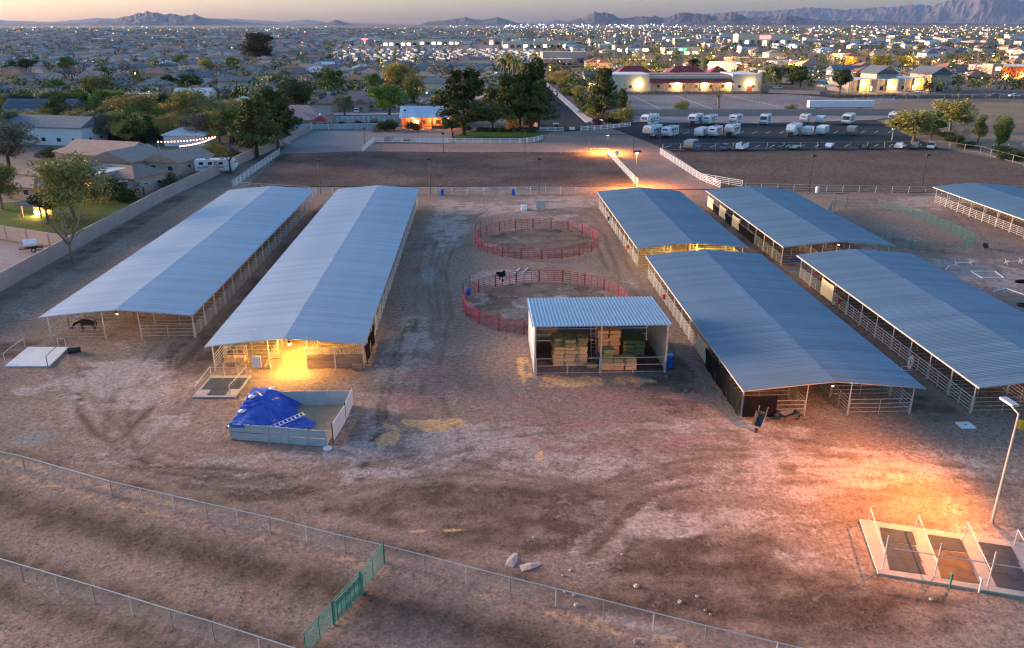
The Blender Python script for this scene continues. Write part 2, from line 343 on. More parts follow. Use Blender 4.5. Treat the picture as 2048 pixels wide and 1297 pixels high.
# trodden strips along fences, barn lanes part soil part painted shade, drier centres of the paddocks
fd = np.clip(1-np.abs(fence_d-3.4)/2.6, 0, 1)*below
dark = np.maximum(dark, fd*0.95); pale = np.where(fd > 0.3, pale*0.3, pale)
fd3 = np.clip(1-np.abs(fence_d-1.6)/1.8, 0, 1)*(~below); dark = np.maximum(dark, fd3*0.65); pale = pale*(1-0.6*fd3)
low = seg_dist(px_poly([(-100,1120),(48,1165),(191,1208),(346,1257),(429,1282),(600,1330)]))
dark = np.maximum(dark, np.clip(1-np.abs(low-1.2)/1.6, 0, 1)*0.7)
for x0, x1, y0, y1 in ((-30,-27.5,72,150),(38,41.5,60,146),(-60,-57.5,80,160)):  # barn lanes: dark soil, partly shade put into the colour; wall lane is soil
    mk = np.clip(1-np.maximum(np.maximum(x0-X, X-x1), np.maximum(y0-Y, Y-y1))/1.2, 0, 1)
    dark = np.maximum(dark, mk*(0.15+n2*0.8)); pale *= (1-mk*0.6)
for cx, cy, r in ((8.9,120.9,9.6),(7.6,91.0,10.1)):
    dd = np.hypot(X-cx, Y-cy); ins = np.clip((r-dd)/1.0, 0, 1)
    dark = np.where(ins > 0.2, 0.3+0.5*n2+0.5*np.clip(1-np.abs(dd-r*0.8)/1.6, 0, 1)*n2, dark); pale = np.where(ins > 0.2, np.clip((n2-0.5)*3, 0, 0.6), pale)
brk = fbm(X*0.9+5, Y*0.55, 71, 5); brk2 = fbm(X*0.28, Y*0.9, 81, 5); brk3 = fbm(X*2.0, Y*1.3, 83, 3)
pale = np.clip(pale*(0.15+1.75*np.clip((brk*0.5+brk2*0.5-0.34)*3.2, 0, 1)) + (brk3-0.5)*0.25*(pale > 0.05), 0, 1)*0.85
keep = np.clip(rut*0.9, 0, 1)
dark = np.clip(dark*(0.35+1.0*np.clip((brk2*0.6+brk*0.4-0.32)*3, 0, 1)) + (brk3-0.5)*0.2, 0, 1)
straw *= 0.85
dark = np.maximum(dark*0.88, keep)
red = np.clip(red*(0.2+1.4*np.clip((brk2-0.40)*3.5, 0, 1)), 0, 1)*0.75; straw = np.clip(straw*(0.2+1.6*np.clip((brk-0.38)*4, 0, 1)), 0, 1)
pad = below & (fence_d > 0.3)
pale = np.where(pad, np.clip((0.16+0.55*(brk2-0.35)+0.35*(brk3-0.5))*np.clip((fence_d-4.5)/4, 0, 1)*np.clip((low-2.0)/2.5, 0, 1), 0, 0.6), pale)
dark = np.where(pad, np.clip(np.maximum(fd*(0.35+0.9*brk), np.clip(1-np.abs(low-1.2)/1.6, 0, 1)*(0.2+0.8*brk)) + np.clip((brk3-0.55)*1.2, 0, 0.3), 0, 1), dark)
straw = np.maximum(straw, np.clip(1-np.abs(fence_d-0.7)/0.7, 0, 1)*below*np.clip((brk-0.35)*2, 0, 0.45))
Z = 0.02 + 0.05*(fbm(X*0.5, Y*0.5, 61)-0.5) - 0.07*rut + 0.12*(n3-0.5)*np.clip((30-np.abs(Y-45))/20, 0, 1) + 0.10*np.clip(fd, 0, 1)*n2
Z = np.maximum(Z, 0.006) - water*0.0
nx, ny = len(xs), len(ys)
co = np.stack([X, Y, Z], -1).reshape(-1, 3).astype(np.float32)
ii = (np.arange(ny-1)[:, None]*nx + np.arange(nx-1)[None, :]).reshape(-1)
fq = np.stack([ii, ii+1, ii+nx+1, ii+nx], -1).astype(np.int32)
me = bpy.data.meshes.new('yard'); me.vertices.add(len(co)); me.vertices.foreach_set('co', co.ravel())
me.loops.add(fq.size); me.loops.foreach_set('vertex_index', fq.ravel()); me.polygons.add(len(fq))
me.polygons.foreach_set('loop_start', np.arange(0, fq.size, 4, dtype=np.int32)); me.polygons.foreach_set('use_smooth', np.ones(len(fq), dtype=bool))
me.update(calc_edges=True); me.validate()
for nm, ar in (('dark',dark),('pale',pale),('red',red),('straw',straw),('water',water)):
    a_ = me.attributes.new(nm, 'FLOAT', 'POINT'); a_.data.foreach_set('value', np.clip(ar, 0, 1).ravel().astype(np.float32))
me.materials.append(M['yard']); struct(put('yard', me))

# beyond the yard: arenas, lane, lots, road, all sheets a few millimetres apart
sheet('arena_ground', px_poly([(492,374),(566,309),(735,303),(900,307),(1213,306),(1272,374)]), 0.10, M['arena'])
sheet('arena_ground', px_poly([(1322,305),(1870,296),(2048,331),(2300,380),(2300,392),(1442,381)]), 0.10, M['arena2'])
sheet('lane', px_poly([(725,304),(750,290),(1085,287),(1100,265),(1180,262),(1245,262),(1340,304),(1445,380),(1276,380),(1215,306),(900,306)]), 0.14, M['orangedirt'])
sheet('front_yard', px_poly([(560,309),(590,262),(905,262),(905,288),(752,286),(735,303)]), 0.09, M['gravel'])
sheet('parking_lot', px_poly([(1222,257),(1345,305),(1880,299),(1790,262),(1750,241),(1520,248),(1275,246)]), 0.18, M['asphalt'])
sheet('verge', px_poly([(1215,248),(1275,247),(1520,249),(1750,242),(1795,232),(1240,233)]), 0.16, M['gravel'])
sheet('lawn', px_poly([(905,274),(945,262),(1070,262),(1083,272),(1075,277),(910,279)]), 0.12, M['lawn'])
sheet('dry_field', px_poly([(1790,232),(1760,243),(1870,296),(2100,340),(2500,330),(2500,205),(1640,207)]), 0.12, M['field'])
# ------------------------------------------------------------------ panels, posts and barns
_cache = {}
def cached(key, fn):
    if key not in _cache: _cache[key] = fn()
    return _cache[key]
def panel_mesh(L, h, rails, m, r=0.03, mid=1, z0=0.25, along='x', key='rail_panel'):
    def mk():
        b = MB(); D = (lambda t, z: (t, 0, z)) if along == 'x' else (lambda t, z: (0, t, z))
        for k in range(rails): z = z0 + (h-z0)*k/(rails-1); b.tube(D(0, z), D(L, z), r)
        for t in [0.05, L-0.05] + [L*(i+1)/(mid+1) for i in range(mid)]: b.tube(D(t, 0.05), D(t, h), r)
        return b.mesh(key, m)
    return cached((round(L,2), h, rails, m.name, r, mid, along, z0), mk)
def post_mesh(h, r, m): return cached(('post', round(h,2), r, m.name), lambda: MB().tube((0,0,-0.1), (0,0,h), r, 6).mesh('post', m))
def roof_sheet_mesh(half, rise, wdt, ribs, rh, side, m, sag=0.05):
    def mk():
        b = MB(); nseg = 4; prof = []
        for k in range(ribs):
            y = wdt*k/ribs; s_ = wdt/ribs
            prof += [(y, 0), (y+s_*0.30, 0), (y+s_*0.45, rh), (y+s_*0.75, rh), (y+s_*0.9, 0)]
        prof.append((wdt+0.04, 0.003))
        rows = []
        for j in range(nseg+1):
            t = j/nseg; x = side*half*(1-t); z = rise*t + sag*math.sin(math.pi*t); rows.append([(x, y, z+dz) for y, dz in prof])
        n = len(prof); vs = [p for r_ in rows for p in r_]; fs = []
        for j in range(nseg):
            for i in range(n-1):
                q = (j*n+i, j*n+i+1, (j+1)*n+i+1, (j+1)*n+i); fs.append(q if side < 0 else q[::-1])
        b.add(vs, [f[::-1] for f in fs]); return b.mesh('roof_sheet', m)
    return cached(('sheet', half, rise, round(wdt,3), side, m.name), mk)

def barn(label, x0, x1, y0, y1, zone='', screens=(), black=(), front='rails', eave=3.0, rise=0.72, matl='roof', interior=True):
    """open sided mare motel: gable of long sheets, four rows of posts, pipe panels round every stall"""
    t = thing('horse_barn', label, 'barn', ((x0+x1)/2, y0, 0), 0)
    half = (x1-x0)/2; Lr = y1-y0; n = round(Lr/0.92); wd = Lr/n
    for s in (-1, 1):
        me = roof_sheet_mesh(round(half,2), rise, wd, 3, 0.024, s, M[matl])
        for k in range(n): put('roof_sheet', me, t, (0, k*wd, eave + rnd.uniform(-.008,.008)))
        MB().box(s*half-0.05, 0.05, eave-0.16, s*half+0.05, Lr-0.05, eave-0.02).build('eave_beam', M['pipe'], t)
    b = MB()
    for i in range(2):
        yy = 0.25 if i == 0 else Lr-0.25
        MB().add([(-half+.06,yy-.05,eave-.15),(0,yy-.05,eave+rise-.13),(half-.06,yy-.05,eave-.15),(half-.06,yy-.05,eave-.03),(0,yy-.05,eave+rise-.01),(-half+.06,yy-.05,eave-.03),
                  (-half+.06,yy+.05,eave-.15),(0,yy+.05,eave+rise-.13),(half-.06,yy+.05,eave-.15),(half-.06,yy+.05,eave-.03),(0,yy+.05,eave+rise-.01),(-half+.06,yy+.05,eave-.03)],
                 [(0,1,4,5),(1,2,3,4),(11,10,7,6),(10,9,8,7),(0,6,7,1),(1,7,8,2),(5,4,10,11),(4,3,9,10),(0,5,11,6),(2,8,9,3)]).build('end_truss', M['pipe'], t)
    bays = round((Lr-2.0)/3.66); bl = (Lr-2.0)/bays; ax = 1.9; sx = half-0.35
    pm_side = post_mesh(eave-0.1, 0.055, M['pipe']); pm_in = post_mesh(eave+rise*0.72, 0.05, M['pipe'])
    side = panel_mesh(bl-0.06, 1.55, 5, M['pipe'], 0.034, 1, 0.35, 'y'); ais = panel_mesh(bl-0.06, 1.55, 5, M['rust'], 0.028, 1, 0.35, 'y')
    div = panel_mesh(sx-ax-0.1, 1.55, 4, M['pipe'], 0.030, 1, 0.35, 'x')
    for k in range(bays+1):
        y = 1.0 + k*bl
        for s in (-1, 1):
            put('post', pm_side, t, (s*sx, y, 0)); put('post', pm_in, t, (s*ax, y, 0))
            if not (front == 'custom' and k == 0): put('stall_divider', div, t, (ax+0.05 if s > 0 else -sx+0.05, y, 0))
            if k < bays:
                put('side_panel', side, t, (s*(sx+0.07), y+0.03, 0)); put('aisle_panel', ais, t, (s*ax, y+0.03, 0))
    for (s, k, hh) in screens:        # tan shade cloth laced over one bay
        y = 1.0+k*bl; b = MB(); nn = 6
        vs = [(s*(sx+0.2)+s*0.04*math.sin(i*1.3)*(j%2), y+bl*0.98*i/nn, 0.35+(hh-0.35)*j/4 - (0.06*math.sin(math.pi*i/nn) if j == 4 else 0)) for j in range(5) for i in range(nn+1)]
        b.add(vs, [(j*(nn+1)+i, j*(nn+1)+i+1, (j+1)*(nn+1)+i+1, (j+1)*(nn+1)+i) for j in range(4) for i in range(nn)]); o = b.build('shade_screen', M['tan'], t, smooth=True)
    for (s, k, hh) in black:
        y = 1.0+k*bl; b = MB(); nn = 6
        vs = [(s*(sx+0.26)+s*0.07*math.sin(i*1.7+j), y+bl*i/nn, 0.15+(hh-0.15)*j/4 - (0.10*math.sin(math.pi*i/nn) if j == 4 else 0)) for j in range(5) for i in range(nn+1)]
        b.add(vs, [(j*(nn+1)+i, j*(nn+1)+i+1, (j+1)*(nn+1)+i+1, (j+1)*(nn+1)+i) for j in range(4) for i in range(nn)]); b.build('black_shade_mesh', M['black'], t, smooth=True)
    return t, bl, sx, ax
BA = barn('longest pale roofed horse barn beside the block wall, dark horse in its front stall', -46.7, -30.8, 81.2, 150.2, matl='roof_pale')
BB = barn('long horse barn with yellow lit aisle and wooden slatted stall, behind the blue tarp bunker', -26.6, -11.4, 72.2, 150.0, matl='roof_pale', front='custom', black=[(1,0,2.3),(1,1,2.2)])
BC = barn('short horse barn behind the round pens, yellow lit aisle at its near end', 21.6, 37.0, 106.2, 146.1)
BD = barn('horse barn with three tan shade screens on its side, beside the green oval pen', 42.0, 57.8, 106.1, 146.4, screens=[(-1,9,2.2),(-1,7,2.2),(-1,5,2.2)], black=[(-1,3,1.6),(-1,4,1.6),(-1,8,1.6),(-1,6,1.6)])
BE = barn('horse barn beside the hay shelter with black mesh on its front corner stall', 22.0, 37.6, 60.3, 102.6, screens=[(-1,3,2.3)], black=[(-1,0,2.3),(-1,1,2.2),(-1,2,2.1)])
BF = barn('horse barn with one tan screen and a coiled white hose, nearest the light pole', 42.3, 58.0, 60.2, 102.0, screens=[(-1,8,2.4)])
BG = barn('horse barn standing apart beyond the green oval pen with all its stalls open', 86.0, 101.5, 108.0, 148.2)
def local(B, x, y, z=0): o = B[0].location; return (x-o.x, y-o.y, z)
# ------------------------------------------------------------------ barn fittings
t, bl, sx, ax = BB
sf = put('stall_front', None, t, local(BB, -17.3, 73.15))
for k in range(4): MB().box(0.03, -0.03, 0.16+k*0.36, 2.74, 0.03, 0.50+k*0.36).build('plank', M['wood'], sf); MB().box(2.86, -0.03, 0.16+k*0.36, 5.55, 0.03, 0.50+k*0.36).build('plank', M['wood'], sf)
for x in (0, 2.8, 5.6): MB().box(x-0.06, -0.06, 0, x+0.06, 0.06, 2.45).build('post', M['pipe'], sf)
MB().box(0.06, -0.025, 1.66, 5.54, 0.025, 1.72).build('rail', M['pipe'], sf); MB().box(0.06, -0.025, 2.32, 5.54, 0.025, 2.38).build('rail', M['pipe'], sf)
slm = cached('slat', lambda: MB().box(-0.02, -0.015, 1.721, 0.02, 0.015, 2.319).mesh('slat', M['pipe']))
for k in range(30): put('slat', slm, sf, (0.2+k*0.18, 0, 0))
tr = MB(); tr.box(4.5, -0.6, 0.1, 5.4, -0.1, 0.65).build('feed_box', M['wood'], sf)
fr = thing('hay_feeder', 'pipe framed hay feeder crate in the front bay of the yellow lit barn', 'feeder', (-25.6, 74.2, 0))
for i, x in enumerate((0, 1.0, 2.0)):
    for y in (0, 1.0): MB().tube((x, y, 0), (x, y, 1.9), 0.03).build('post', M['pipe'], fr)
for z in (0.5, 1.0, 1.45, 1.9):
    for y in (0, 1.0): MB().tube((0, y, z), (2, y, z), 0.025).build('rail', M['pipe'], fr)
    for x in (0, 2.0): MB().tube((x, 0, z), (x, 1, z), 0.025).build('rail', M['pipe'], fr)
MB().box(0.1, 0.1, 0.5, 1.9, 0.9, 0.9).build('hay', M['straw'], fr)
cb = thing('control_cabinet', 'white metal cabinet on a pipe post beside the middle wash rack', 'cabinet', (-21.9, 72.3, 0))
MB().tube((0,0,0), (0,0,2.0), 0.05).build('post', M['pipe'], cb); MB().box(-0.42, -0.14, 0.75, 0.42, -0.051, 1.85).build('door', M['whitewall'], cb); MB().box(-0.45, -0.05, 0.7, 0.45, 0.06, 1.9).build('case', M['greywall'], cb)
tb = thing('work_table', 'wooden topped table in the front bay of the yellow lit barn', 'table', (-21.0, 74.6, 0))
MB().box(-0.9, -0.4, 0.78, 0.9, 0.4, 0.86).build('table_top', M['wood'], tb)
for x in (-0.8, 0.8):
    for y in (-0.3, 0.3): MB().box(x-0.04, y-0.04, 0, x+0.04, y+0.04, 0.78).build('leg', M['rust'], tb)
def bulb(nm, label, loc, energy, col, r=0.12, m='lamp', size=0.10, cone=None):
    o = thing(nm, label, 'lamp', loc)
    MB().lathe([(0.02,0.22),(0.10,0.20),(0.16,0.02),(0.17,0.0)], 10).build('lamp_shade', M['darkpipe'], o); MB().lathe([(0.02,-size),(size,-size*0.4),(size,size*0.3),(0.03,size*0.8)], 8).build('bulb', M[m], o, (0,0,-0.05))
    point_light('lamp_light', (0,0,-0.22), energy, col, r, o, spot=cone); return o
bulb('barn_lamp', 'glowing lamp hung at the ridge over the yellow lit barn front', (-18.6, 72.35, 3.18), 480, YELLOW, size=0.16)
bulb('barn_lamp', 'lamp hung inside the yellow lit aisle of the barn behind the round pens', (30.5, 109.5, 3.0), 900, (1.0,0.62,0.06))
bulb('barn_lamp', 'lamp hung deep in the aisle of the yellow lit barn', (-19.0, 77.0, 3.0), 420, YELLOW)
for s in (('small lamp under the end of the barn beside the green oval pen', (49.9, 106.5, 3.2)), ('small lamp under the end of the longest pale roofed barn', (-38.8, 81.7, 3.2)), ('small lamp under the ridge of the barn beside the hay shelter', (29.8, 60.8, 3.2))):
    bulb('barn_lamp', s[0], s[1], 14, (1.0,0.8,0.5), m='litw')

vs = [(-BE[2]+0.05+2.9*i/6, 0.86-0.05*math.sin(i*1.4), 0.15+2.0*j/3-(0.08*math.sin(math.pi*i/6) if j == 3 else 0)) for j in range(4) for i in range(7)]
MB().add(vs, [(j*7+i, j*7+i+1, (j+1)*7+i+1, (j+1)*7+i) for j in range(3) for i in range(6)]).build('black_shade_mesh', M['black'], BE[0], smooth=True)
# ------------------------------------------------------------------ horses
def horse(label, loc, rz, m, graze=False):
    o = thing('horse', label, 'horse', loc, rz)
    V = []; E = []; Rr = []
    def node(p, r, par=None):
        V.append(p); Rr.append(r if isinstance(r, tuple) else (r, r))
        if par is not None: E.append((par, len(V)-1))
        return len(V)-1
    pel = node((-0.55,0,1.22), (0.30,0.31)); bel = node((-0.1,0,1.16), (0.31,0.33), pel); che = node((0.4,0,1.18), (0.27,0.35), bel)
    wit = node((0.62,0,1.32), (0.2,0.28), che)
    if graze: nk = node((1.0,0,1.20), (0.12,0.2), wit); pol = node((1.42,0,0.95), (0.11,0.14), nk); mz = node((1.62,0,0.62), (0.09,0.10), pol); node((1.68,0,0.42), (0.07,0.075), mz)
    else: nk = node((0.95,0,1.6), (0.12,0.2), wit); pol = node((1.22,0,1.86), (0.11,0.14), nk); mz = node((1.48,0,1.66), (0.09,0.10), pol); node((1.62,0,1.5), (0.07,0.075), mz)
    for s in (-1, 1):
        node((V[pol][0]-0.06, s*0.08, V[pol][2]+0.2), 0.025, pol)
        a = node((0.52, s*0.17, 0.95), 0.13, che); b_ = node((0.54, s*0.18, 0.56), 0.065, a); c_ = node((0.52, s*0.18, 0.18), 0.045, b_); node((0.57, s*0.18, 0.03), 0.06, c_)
        a = node((-0.62, s*0.18, 0.98), (0.16,0.19), pel); b_ = node((-0.5, s*0.19, 0.78), 0.11, a); c_ = node((-0.74, s*0.19, 0.50), 0.065, b_); d_ = node((-0.68, s*0.19, 0.16), 0.045, c_); node((-0.63, s*0.19, 0.03), 0.06, d_)
    me = bpy.data.meshes.new('body'); me.from_pydata(V, E, []); me.materials.append(M[m]); bo = put('body', me, o)
    sk = bo.modifiers.new('skin', 'SKIN'); sd = bo.modifiers.new('sub', 'SUBSURF'); sd.levels = 1; sd.render_levels = 1
    for i, sv in enumerate(me.skin_vertices[0].data): sv.radius = Rr[i]; sv.use_root = (i == 0)
    tl = MB(); tl.tube((-0.82,0,1.36), (-0.98,0,1.0), 0.05, 6, 0.07); tl.tube((-0.98,0,1.0), (-0.96,0,0.5), 0.07, 6, 0.02); tl.build('tail', M['black'], o)
    mn = MB(); p0 = V[wit]; p1 = V[pol]
    for k in range(7):
        f = k/6; q = Vector(p0)*(1-f)+Vector(p1)*f; mn.tube(q+Vector((-0.05,0,0.2-0.08*f)), q+Vector((-0.10,0.13,-0.08)), 0.05, 4, 0.02)
    mn.build('mane', M['black'], o); return o
horse('dark bay horse standing in the front stall of the longest barn', (-43.6, 84.6, 0.02), R(185), 'horse', True)
horse('chestnut horse in the far stall beside the single tan screen', (44.6, 97.5, 0.02), R(150), 'chestnut')
horse('pale golden horse behind the slatted stall front', (-15.2, 75.2, 0.02), R(200), 'palomino')

# ------------------------------------------------------------------ hay shelter
HS = thing('hay_shelter', 'open fronted hay shelter with ribbed metal roof and white side walls', 'shelter', (0,0,0))
hx0, hx1, hy0, hy1, zf, zb = 5.1, 17.8, 71.0, 79.8, 5.15, 4.75
ribsN = 13; sw = (hx1-hx0+0.7)/ribsN
def hay_sheet():
    b = MB(); prof = []
    for k in range(3): s_ = sw/3; prof += [(k*s_, 0), (k*s_+s_*0.35, 0.0), (k*s_+s_*0.48, 0.11), (k*s_+s_*0.8, 0.11), (k*s_+s_*0.93, 0)]
    prof.append((sw, 0)); n = len(prof)
    vs = [(x, hy0-0.5, zf+dz) for x, dz in prof] + [(x, hy1+0.3, zb+dz) for x, dz in prof]
    return b.add(vs, [(i, i+1, n+i+1, n+i) for i in range(n-1)]).mesh('roof_sheet', M['hayroof'])
hsm = hay_sheet()
for k in range(ribsN): put('roof_sheet', hsm, HS, (hx0-0.35+k*sw, 0, 0))
for x in (hx0, (hx0+hx1)/2, hx1):
    for y in (hy0, hy1): MB().box(x-0.07, y-0.07, 0, x+0.07, y+0.07, (zf if y == hy0 else zb)-0.12).build('post', M['pipe'], HS)
MB().box(hx0-0.2, hy0-0.08, zf-0.115, hx1+0.2, hy0+0.08, zf-0.03).build('front_beam', M['pipe'], HS)
def ribwall(nm, p, q, h0, h1, m, z0=0.1):
    """upright ribbed steel wall from p to q, one sheet every metre"""
    p = Vector((*p, 0)); q = Vector((*q, 0)); L_ = (q-p).length; d = (q-p)/L_; nrm = Vector((-d.y, d.x, 0)); k = max(1, round(L_)); wq = L_/k
    for i in range(k):
        b = MB(); vs = []; prof = []
        for j in range(5): s_ = wq/5; prof += [(j*s_, 0), (j*s_+s_*0.5, 0.0), (j*s_+s_*0.6, 0.03), (j*s_+s_*0.9, 0.03)]
        prof.append((wq, 0)); n = len(prof)
        hs = [h0+(h1-h0)*((i*wq+t_)/L_) for t_, _ in prof]
        vs = [p+d*(i*wq+t_)+nrm*dz+Vector((0,0,z0)) for t_, dz in prof] + [p+d*(i*wq+t_)+nrm*dz+Vector((0,0,h)) for (t_, dz), h in zip(prof, hs)]
        b.add(vs, [(j, j+1, n+j+1, n+j) for j in range(n-1)]).build(nm, m, HS)
ribwall('wall_sheet', (hx0-0.1, hy0), (hx0-0.1, hy1), zf-0.1, zb-0.1, M['whitewall'])
ribwall('wall_sheet', (hx1+0.1, hy1), (hx1+0.1, hy0), zb-0.1, zf-0.1, M['tanwall'])
for k in range(7): MB().box(hx0+0.1, hy1-0.02, 0.1+k*0.66, hx1-0.1, hy1+0.04, 0.72+k*0.66).build('back_board', M['greywall'], HS)
for (xa, xb) in ((hx0+0.12, hx0+3.1), (hx0+3.16, hx0+6.25), (hx0+6.45, hx0+9.5), (hx0+9.56, hx1-0.12)):
    gt = MB()
    for z in (0.25, 1.0, 1.75): gt.tube((xa, hy0-0.14, z), (xb, hy0-0.14, z), 0.03)
    for x in (xa, xb): gt.tube((x, hy0-0.14, 0.1), (x, hy0-0.14, 1.78), 0.035)
    gt.build('gate', M['pipe'], HS)
bale_m = {}
def bale(m):
    def mk():
        b = MB(); L_, W_, H_ = 1.12, 0.56, 0.41; n = 5; vs = []
        rr = random.Random(3)
        for i in range(n+1):
            x = -L_/2+L_*i/n; e = 0.03 if i in (0, n) else 0
            for (y, z) in ((-W_/2+e,0.02+e),(0,0.0),(W_/2-e,0.02+e),(W_/2-0.01,H_/2),(W_/2-e,H_-e-.01),(0,H_),(-W_/2+e,H_-e-.01),(-W_/2+0.01,H_/2)): vs.append((x+rr.uniform(-.012,.012), y+rr.uniform(-.012,.012), z+rr.uniform(-.01,.01)))
        fs = [(i*8+j, i*8+(j+1)%8, (i+1)*8+(j+1)%8, (i+1)*8+j) for i in range(n) for j in range(8)] + [tuple(range(8)), tuple(range(n*8+7, n*8-1, -1))]
        b.add(vs, [f[::-1] for f in fs]); return b.mesh('hay_bale', M[m])
    return cached(('bale', m), mk)
ORD = ['bottom','second','third','fourth','fifth','sixth','seventh']
def stack(x0, y0, nx_, ny_, nz, m, label, group, top=None, jag=0.07, z0=0.03, rot=False, sides=('white wall','ladder'), lay=0):
    for k in range(nz):
        for i in range(nx_):
            for j in range(ny_):
                if 0 < i < nx_-1 and 0 < j < ny_-1 and k < nz-1: continue
                mm, ll, gg = (m, label, group) if not (top and k == nz-1) else top
                o = put('hay_bale', bale(mm), None, (x0+i*1.14+rnd.uniform(-jag,jag), y0+j*0.58+rnd.uniform(-jag,jag), z0+k*0.41), rnd.uniform(-.12,.12)); 
                cw = '' if nx_ == 1 else (f', {sides[0]} end' if i == 0 else (f', {sides[1]} end' if i == nx_-1 else ', mid row')); rw = '' if ny_ == 1 else (', gate side' if j == 0 else (', back' if j == ny_-1 else f', inner {j}'))
                tag(o, f'{ORD[k]} layer {ll}{cw}{rw}', 'hay bale', gg)
gl = 'straw bales of the left stack'; gg = 'green bales of the left stack'
stack(7.6, 73.3, 3, 3, 5, 'straw', 'straw bale of the tall stack', gl)
stack(7.6, 73.5, 3, 3, 2, 'hay', 'green bale topping the tall stack', gg, z0=2.09, jag=0.10)
stack(8.7, 73.0, 1, 1, 2, 'hay', 'green bale crowning the tall stack front', gg, z0=2.09)
stack(12.3, 75.4, 2, 3, 7, 'straw', 'straw bale of the high centre stack', 'straw bales behind the centre post')
stack(12.3, 72.0, 3, 2, 3, 'straw', 'straw bale of the low gate block', 'straw bales of the front block', top=('hay', 'green bale of the low gate block', 'green bales of the front block'))
stack(12.4, 72.3, 1, 2, 2, 'hay', 'green bale heaped by the post', 'green bales at the post', z0=1.27)
stack(15.0, 75.6, 2, 4, 4, 'hay', 'dull green bale of the barrel side stack', 'green bales by the right wall', jag=0.07)
stack(10.9, 72.6, 1, 1, 1, 'hay', 'lone green bale at the foot of the ladder', None)
def ladder(name, label, p, q, wdt, n, m):
    p, q = Vector(p), Vector(q); d = (q-p); up = d.normalized(); s = up.cross(Vector((0,0,1)))
    if abs(up.z) > 0.7: s = Vector((1,0,0))
    s.normalize(); o = thing(name, label, 'ladder', p)
    for k in (-1, 1): MB().tube(s*wdt/2*k, d+s*wdt/2*k, 0.035, 4).build('side_rail', m, o)
    rm = MB().tube(-s*wdt/2, s*wdt/2, 0.022, 4).mesh('rung', m)
    for i in range(n): put('rung', rm, o, tuple(d*((i+0.6)/n)))
    return o
ladder('ladder', 'aluminium ladder leaning between the hay stacks', (11.2, 73.6, 0.03), (11.2, 75.2, 4.3), 0.5, 13, M['pipe'])
def barrel(label, loc, m, group=None, s=1.0, lid=None):
    o = thing('barrel', label, 'barrel', loc, 0, group)
    prof = [(0.26,0),(0.29,0.03),(0.29,0.28),(0.305,0.30),(0.29,0.32),(0.29,0.58),(0.305,0.60),(0.29,0.62),(0.29,0.86),(0.27,0.9)]
    MB().lathe([(a*s, b*s) for a, b in prof], 14).build('drum', M[m], o); MB().lathe([(0.255*s,0.901*s),(0.255*s,0.915*s)], 14).build('lid', M[lid or m], o); return o
barrel('large blue barrel against the right wall of the hay shelter', (18.45, 72.3, 0.02), 'blueplastic', s=1.5)
for i, (px, py, m, lb) in enumerate(((884,391,'blueplastic','blue barrel by the arena fence beside the long barn end'),(1026,391,'blueplastic','blue barrel by the arena fence beyond the upper round pen'),(1634,386,'palecon','grey bin by the arena fence beyond the green oval pen'),(2040,858,'yellow','yellow barrel behind the tall light pole'))):
    barrel(lb, P(px, py), m, s=1.35 if py < 800 else 0.85)

# ------------------------------------------------------------------ round pens
def pen(label, cx, cy, r, n, m, gate=None, start=0.0):
    o = thing('round_pen', label, 'pen', (cx, cy, 0)); L_ = 2*r*math.sin(math.pi/n); me = panel_mesh(L_-0.07, 1.65, 6, m, 0.029, 2, 0.28, key='pen_panel')
    for k in range(n):
        a = start+2*math.pi*k/n; b_ = a+2*math.pi/n; p = Vector((r*math.cos(a), r*math.sin(a), 0)); q = Vector((r*math.cos(b_), r*math.sin(b_), 0)); d = q-p
        put('pen_panel', me, o, p+d*(0.035/L_), math.atan2(d.y, d.x))
        put('post', post_mesh(1.7, 0.04, m), o, p)
    if gate:
        g_ = MB(); p = Vector((r*math.cos(gate), r*math.sin(gate), 0)); q = Vector((r*math.cos(gate+2*math.pi/n), r*math.sin(gate+2*math.pi/n), 0))
        g_.tube(p, p+Vector((0,0,2.7)), 0.05); g_.tube(q, q+Vector((0,0,2.7)), 0.05); g_.tube(p+Vector((0,0,2.7)), q+Vector((0,0,2.7)), 0.05); g_.build('gate_frame', M['darkpipe'], o)
    return o
pen('red pipe round pen farther from the hay shelter', 8.75, 120.8, 9.6, 20, M['redpipe'], math.pi*0.87)
pen('red pipe round pen right behind the hay shelter', 7.65, 91.0, 9.9, 20, M['redpipe'], math.pi*0.87)
bk = thing('feed_tub', 'blue plastic feed tub hung on the red round pen panel', 'tub', (-1.65, 93.9, 0.62)); MB().lathe([(0.25,0),(0.38,0.5),(0.42,0.52),(0.42,0.56)], 12).build('tub', M['blueplastic'], bk); MB().path([(-0.4,0,0.5),(0,0,0.8),(0.4,0,0.5)], 0.02).build('handle', M['pipe'], bk)
MB().lathe([(0.2,0.56),(0.34,0.6),(0.32,0.95),(0.1,1.0)], 10).build('sack', M['blueplastic'], bk)
sd_ = thing('saddle', 'dark saddle thrown over the top rail of the red round pen', 'saddle', (2.55, 99.55, 1.62), R(25))
b = MB(); n = 10
vs = []
for i in range(7):
    x = -0.55+1.1*i/6; zz = 0.10*abs(x/0.55)**2
    for j in range(9): a = math.pi*j/8; vs.append((x, 0.42*math.cos(a)*(1 if 0 < i < 6 else 0.8), 0.12+zz+0.14*math.sin(a)-0.45*abs(math.cos(a))**2))
b.add(vs, [(i*9+j, i*9+j+1, (i+1)*9+j+1, (i+1)*9+j) for i in range(6) for j in range(8)]); b.build('seat', M['black'], sd_, smooth=True)
MB().lathe([(0.05,0.2),(0.04,0.42),(0.07,0.44),(0.06,0.47)], 8, (0.45,0,0)).build('horn', M['black'], sd_)
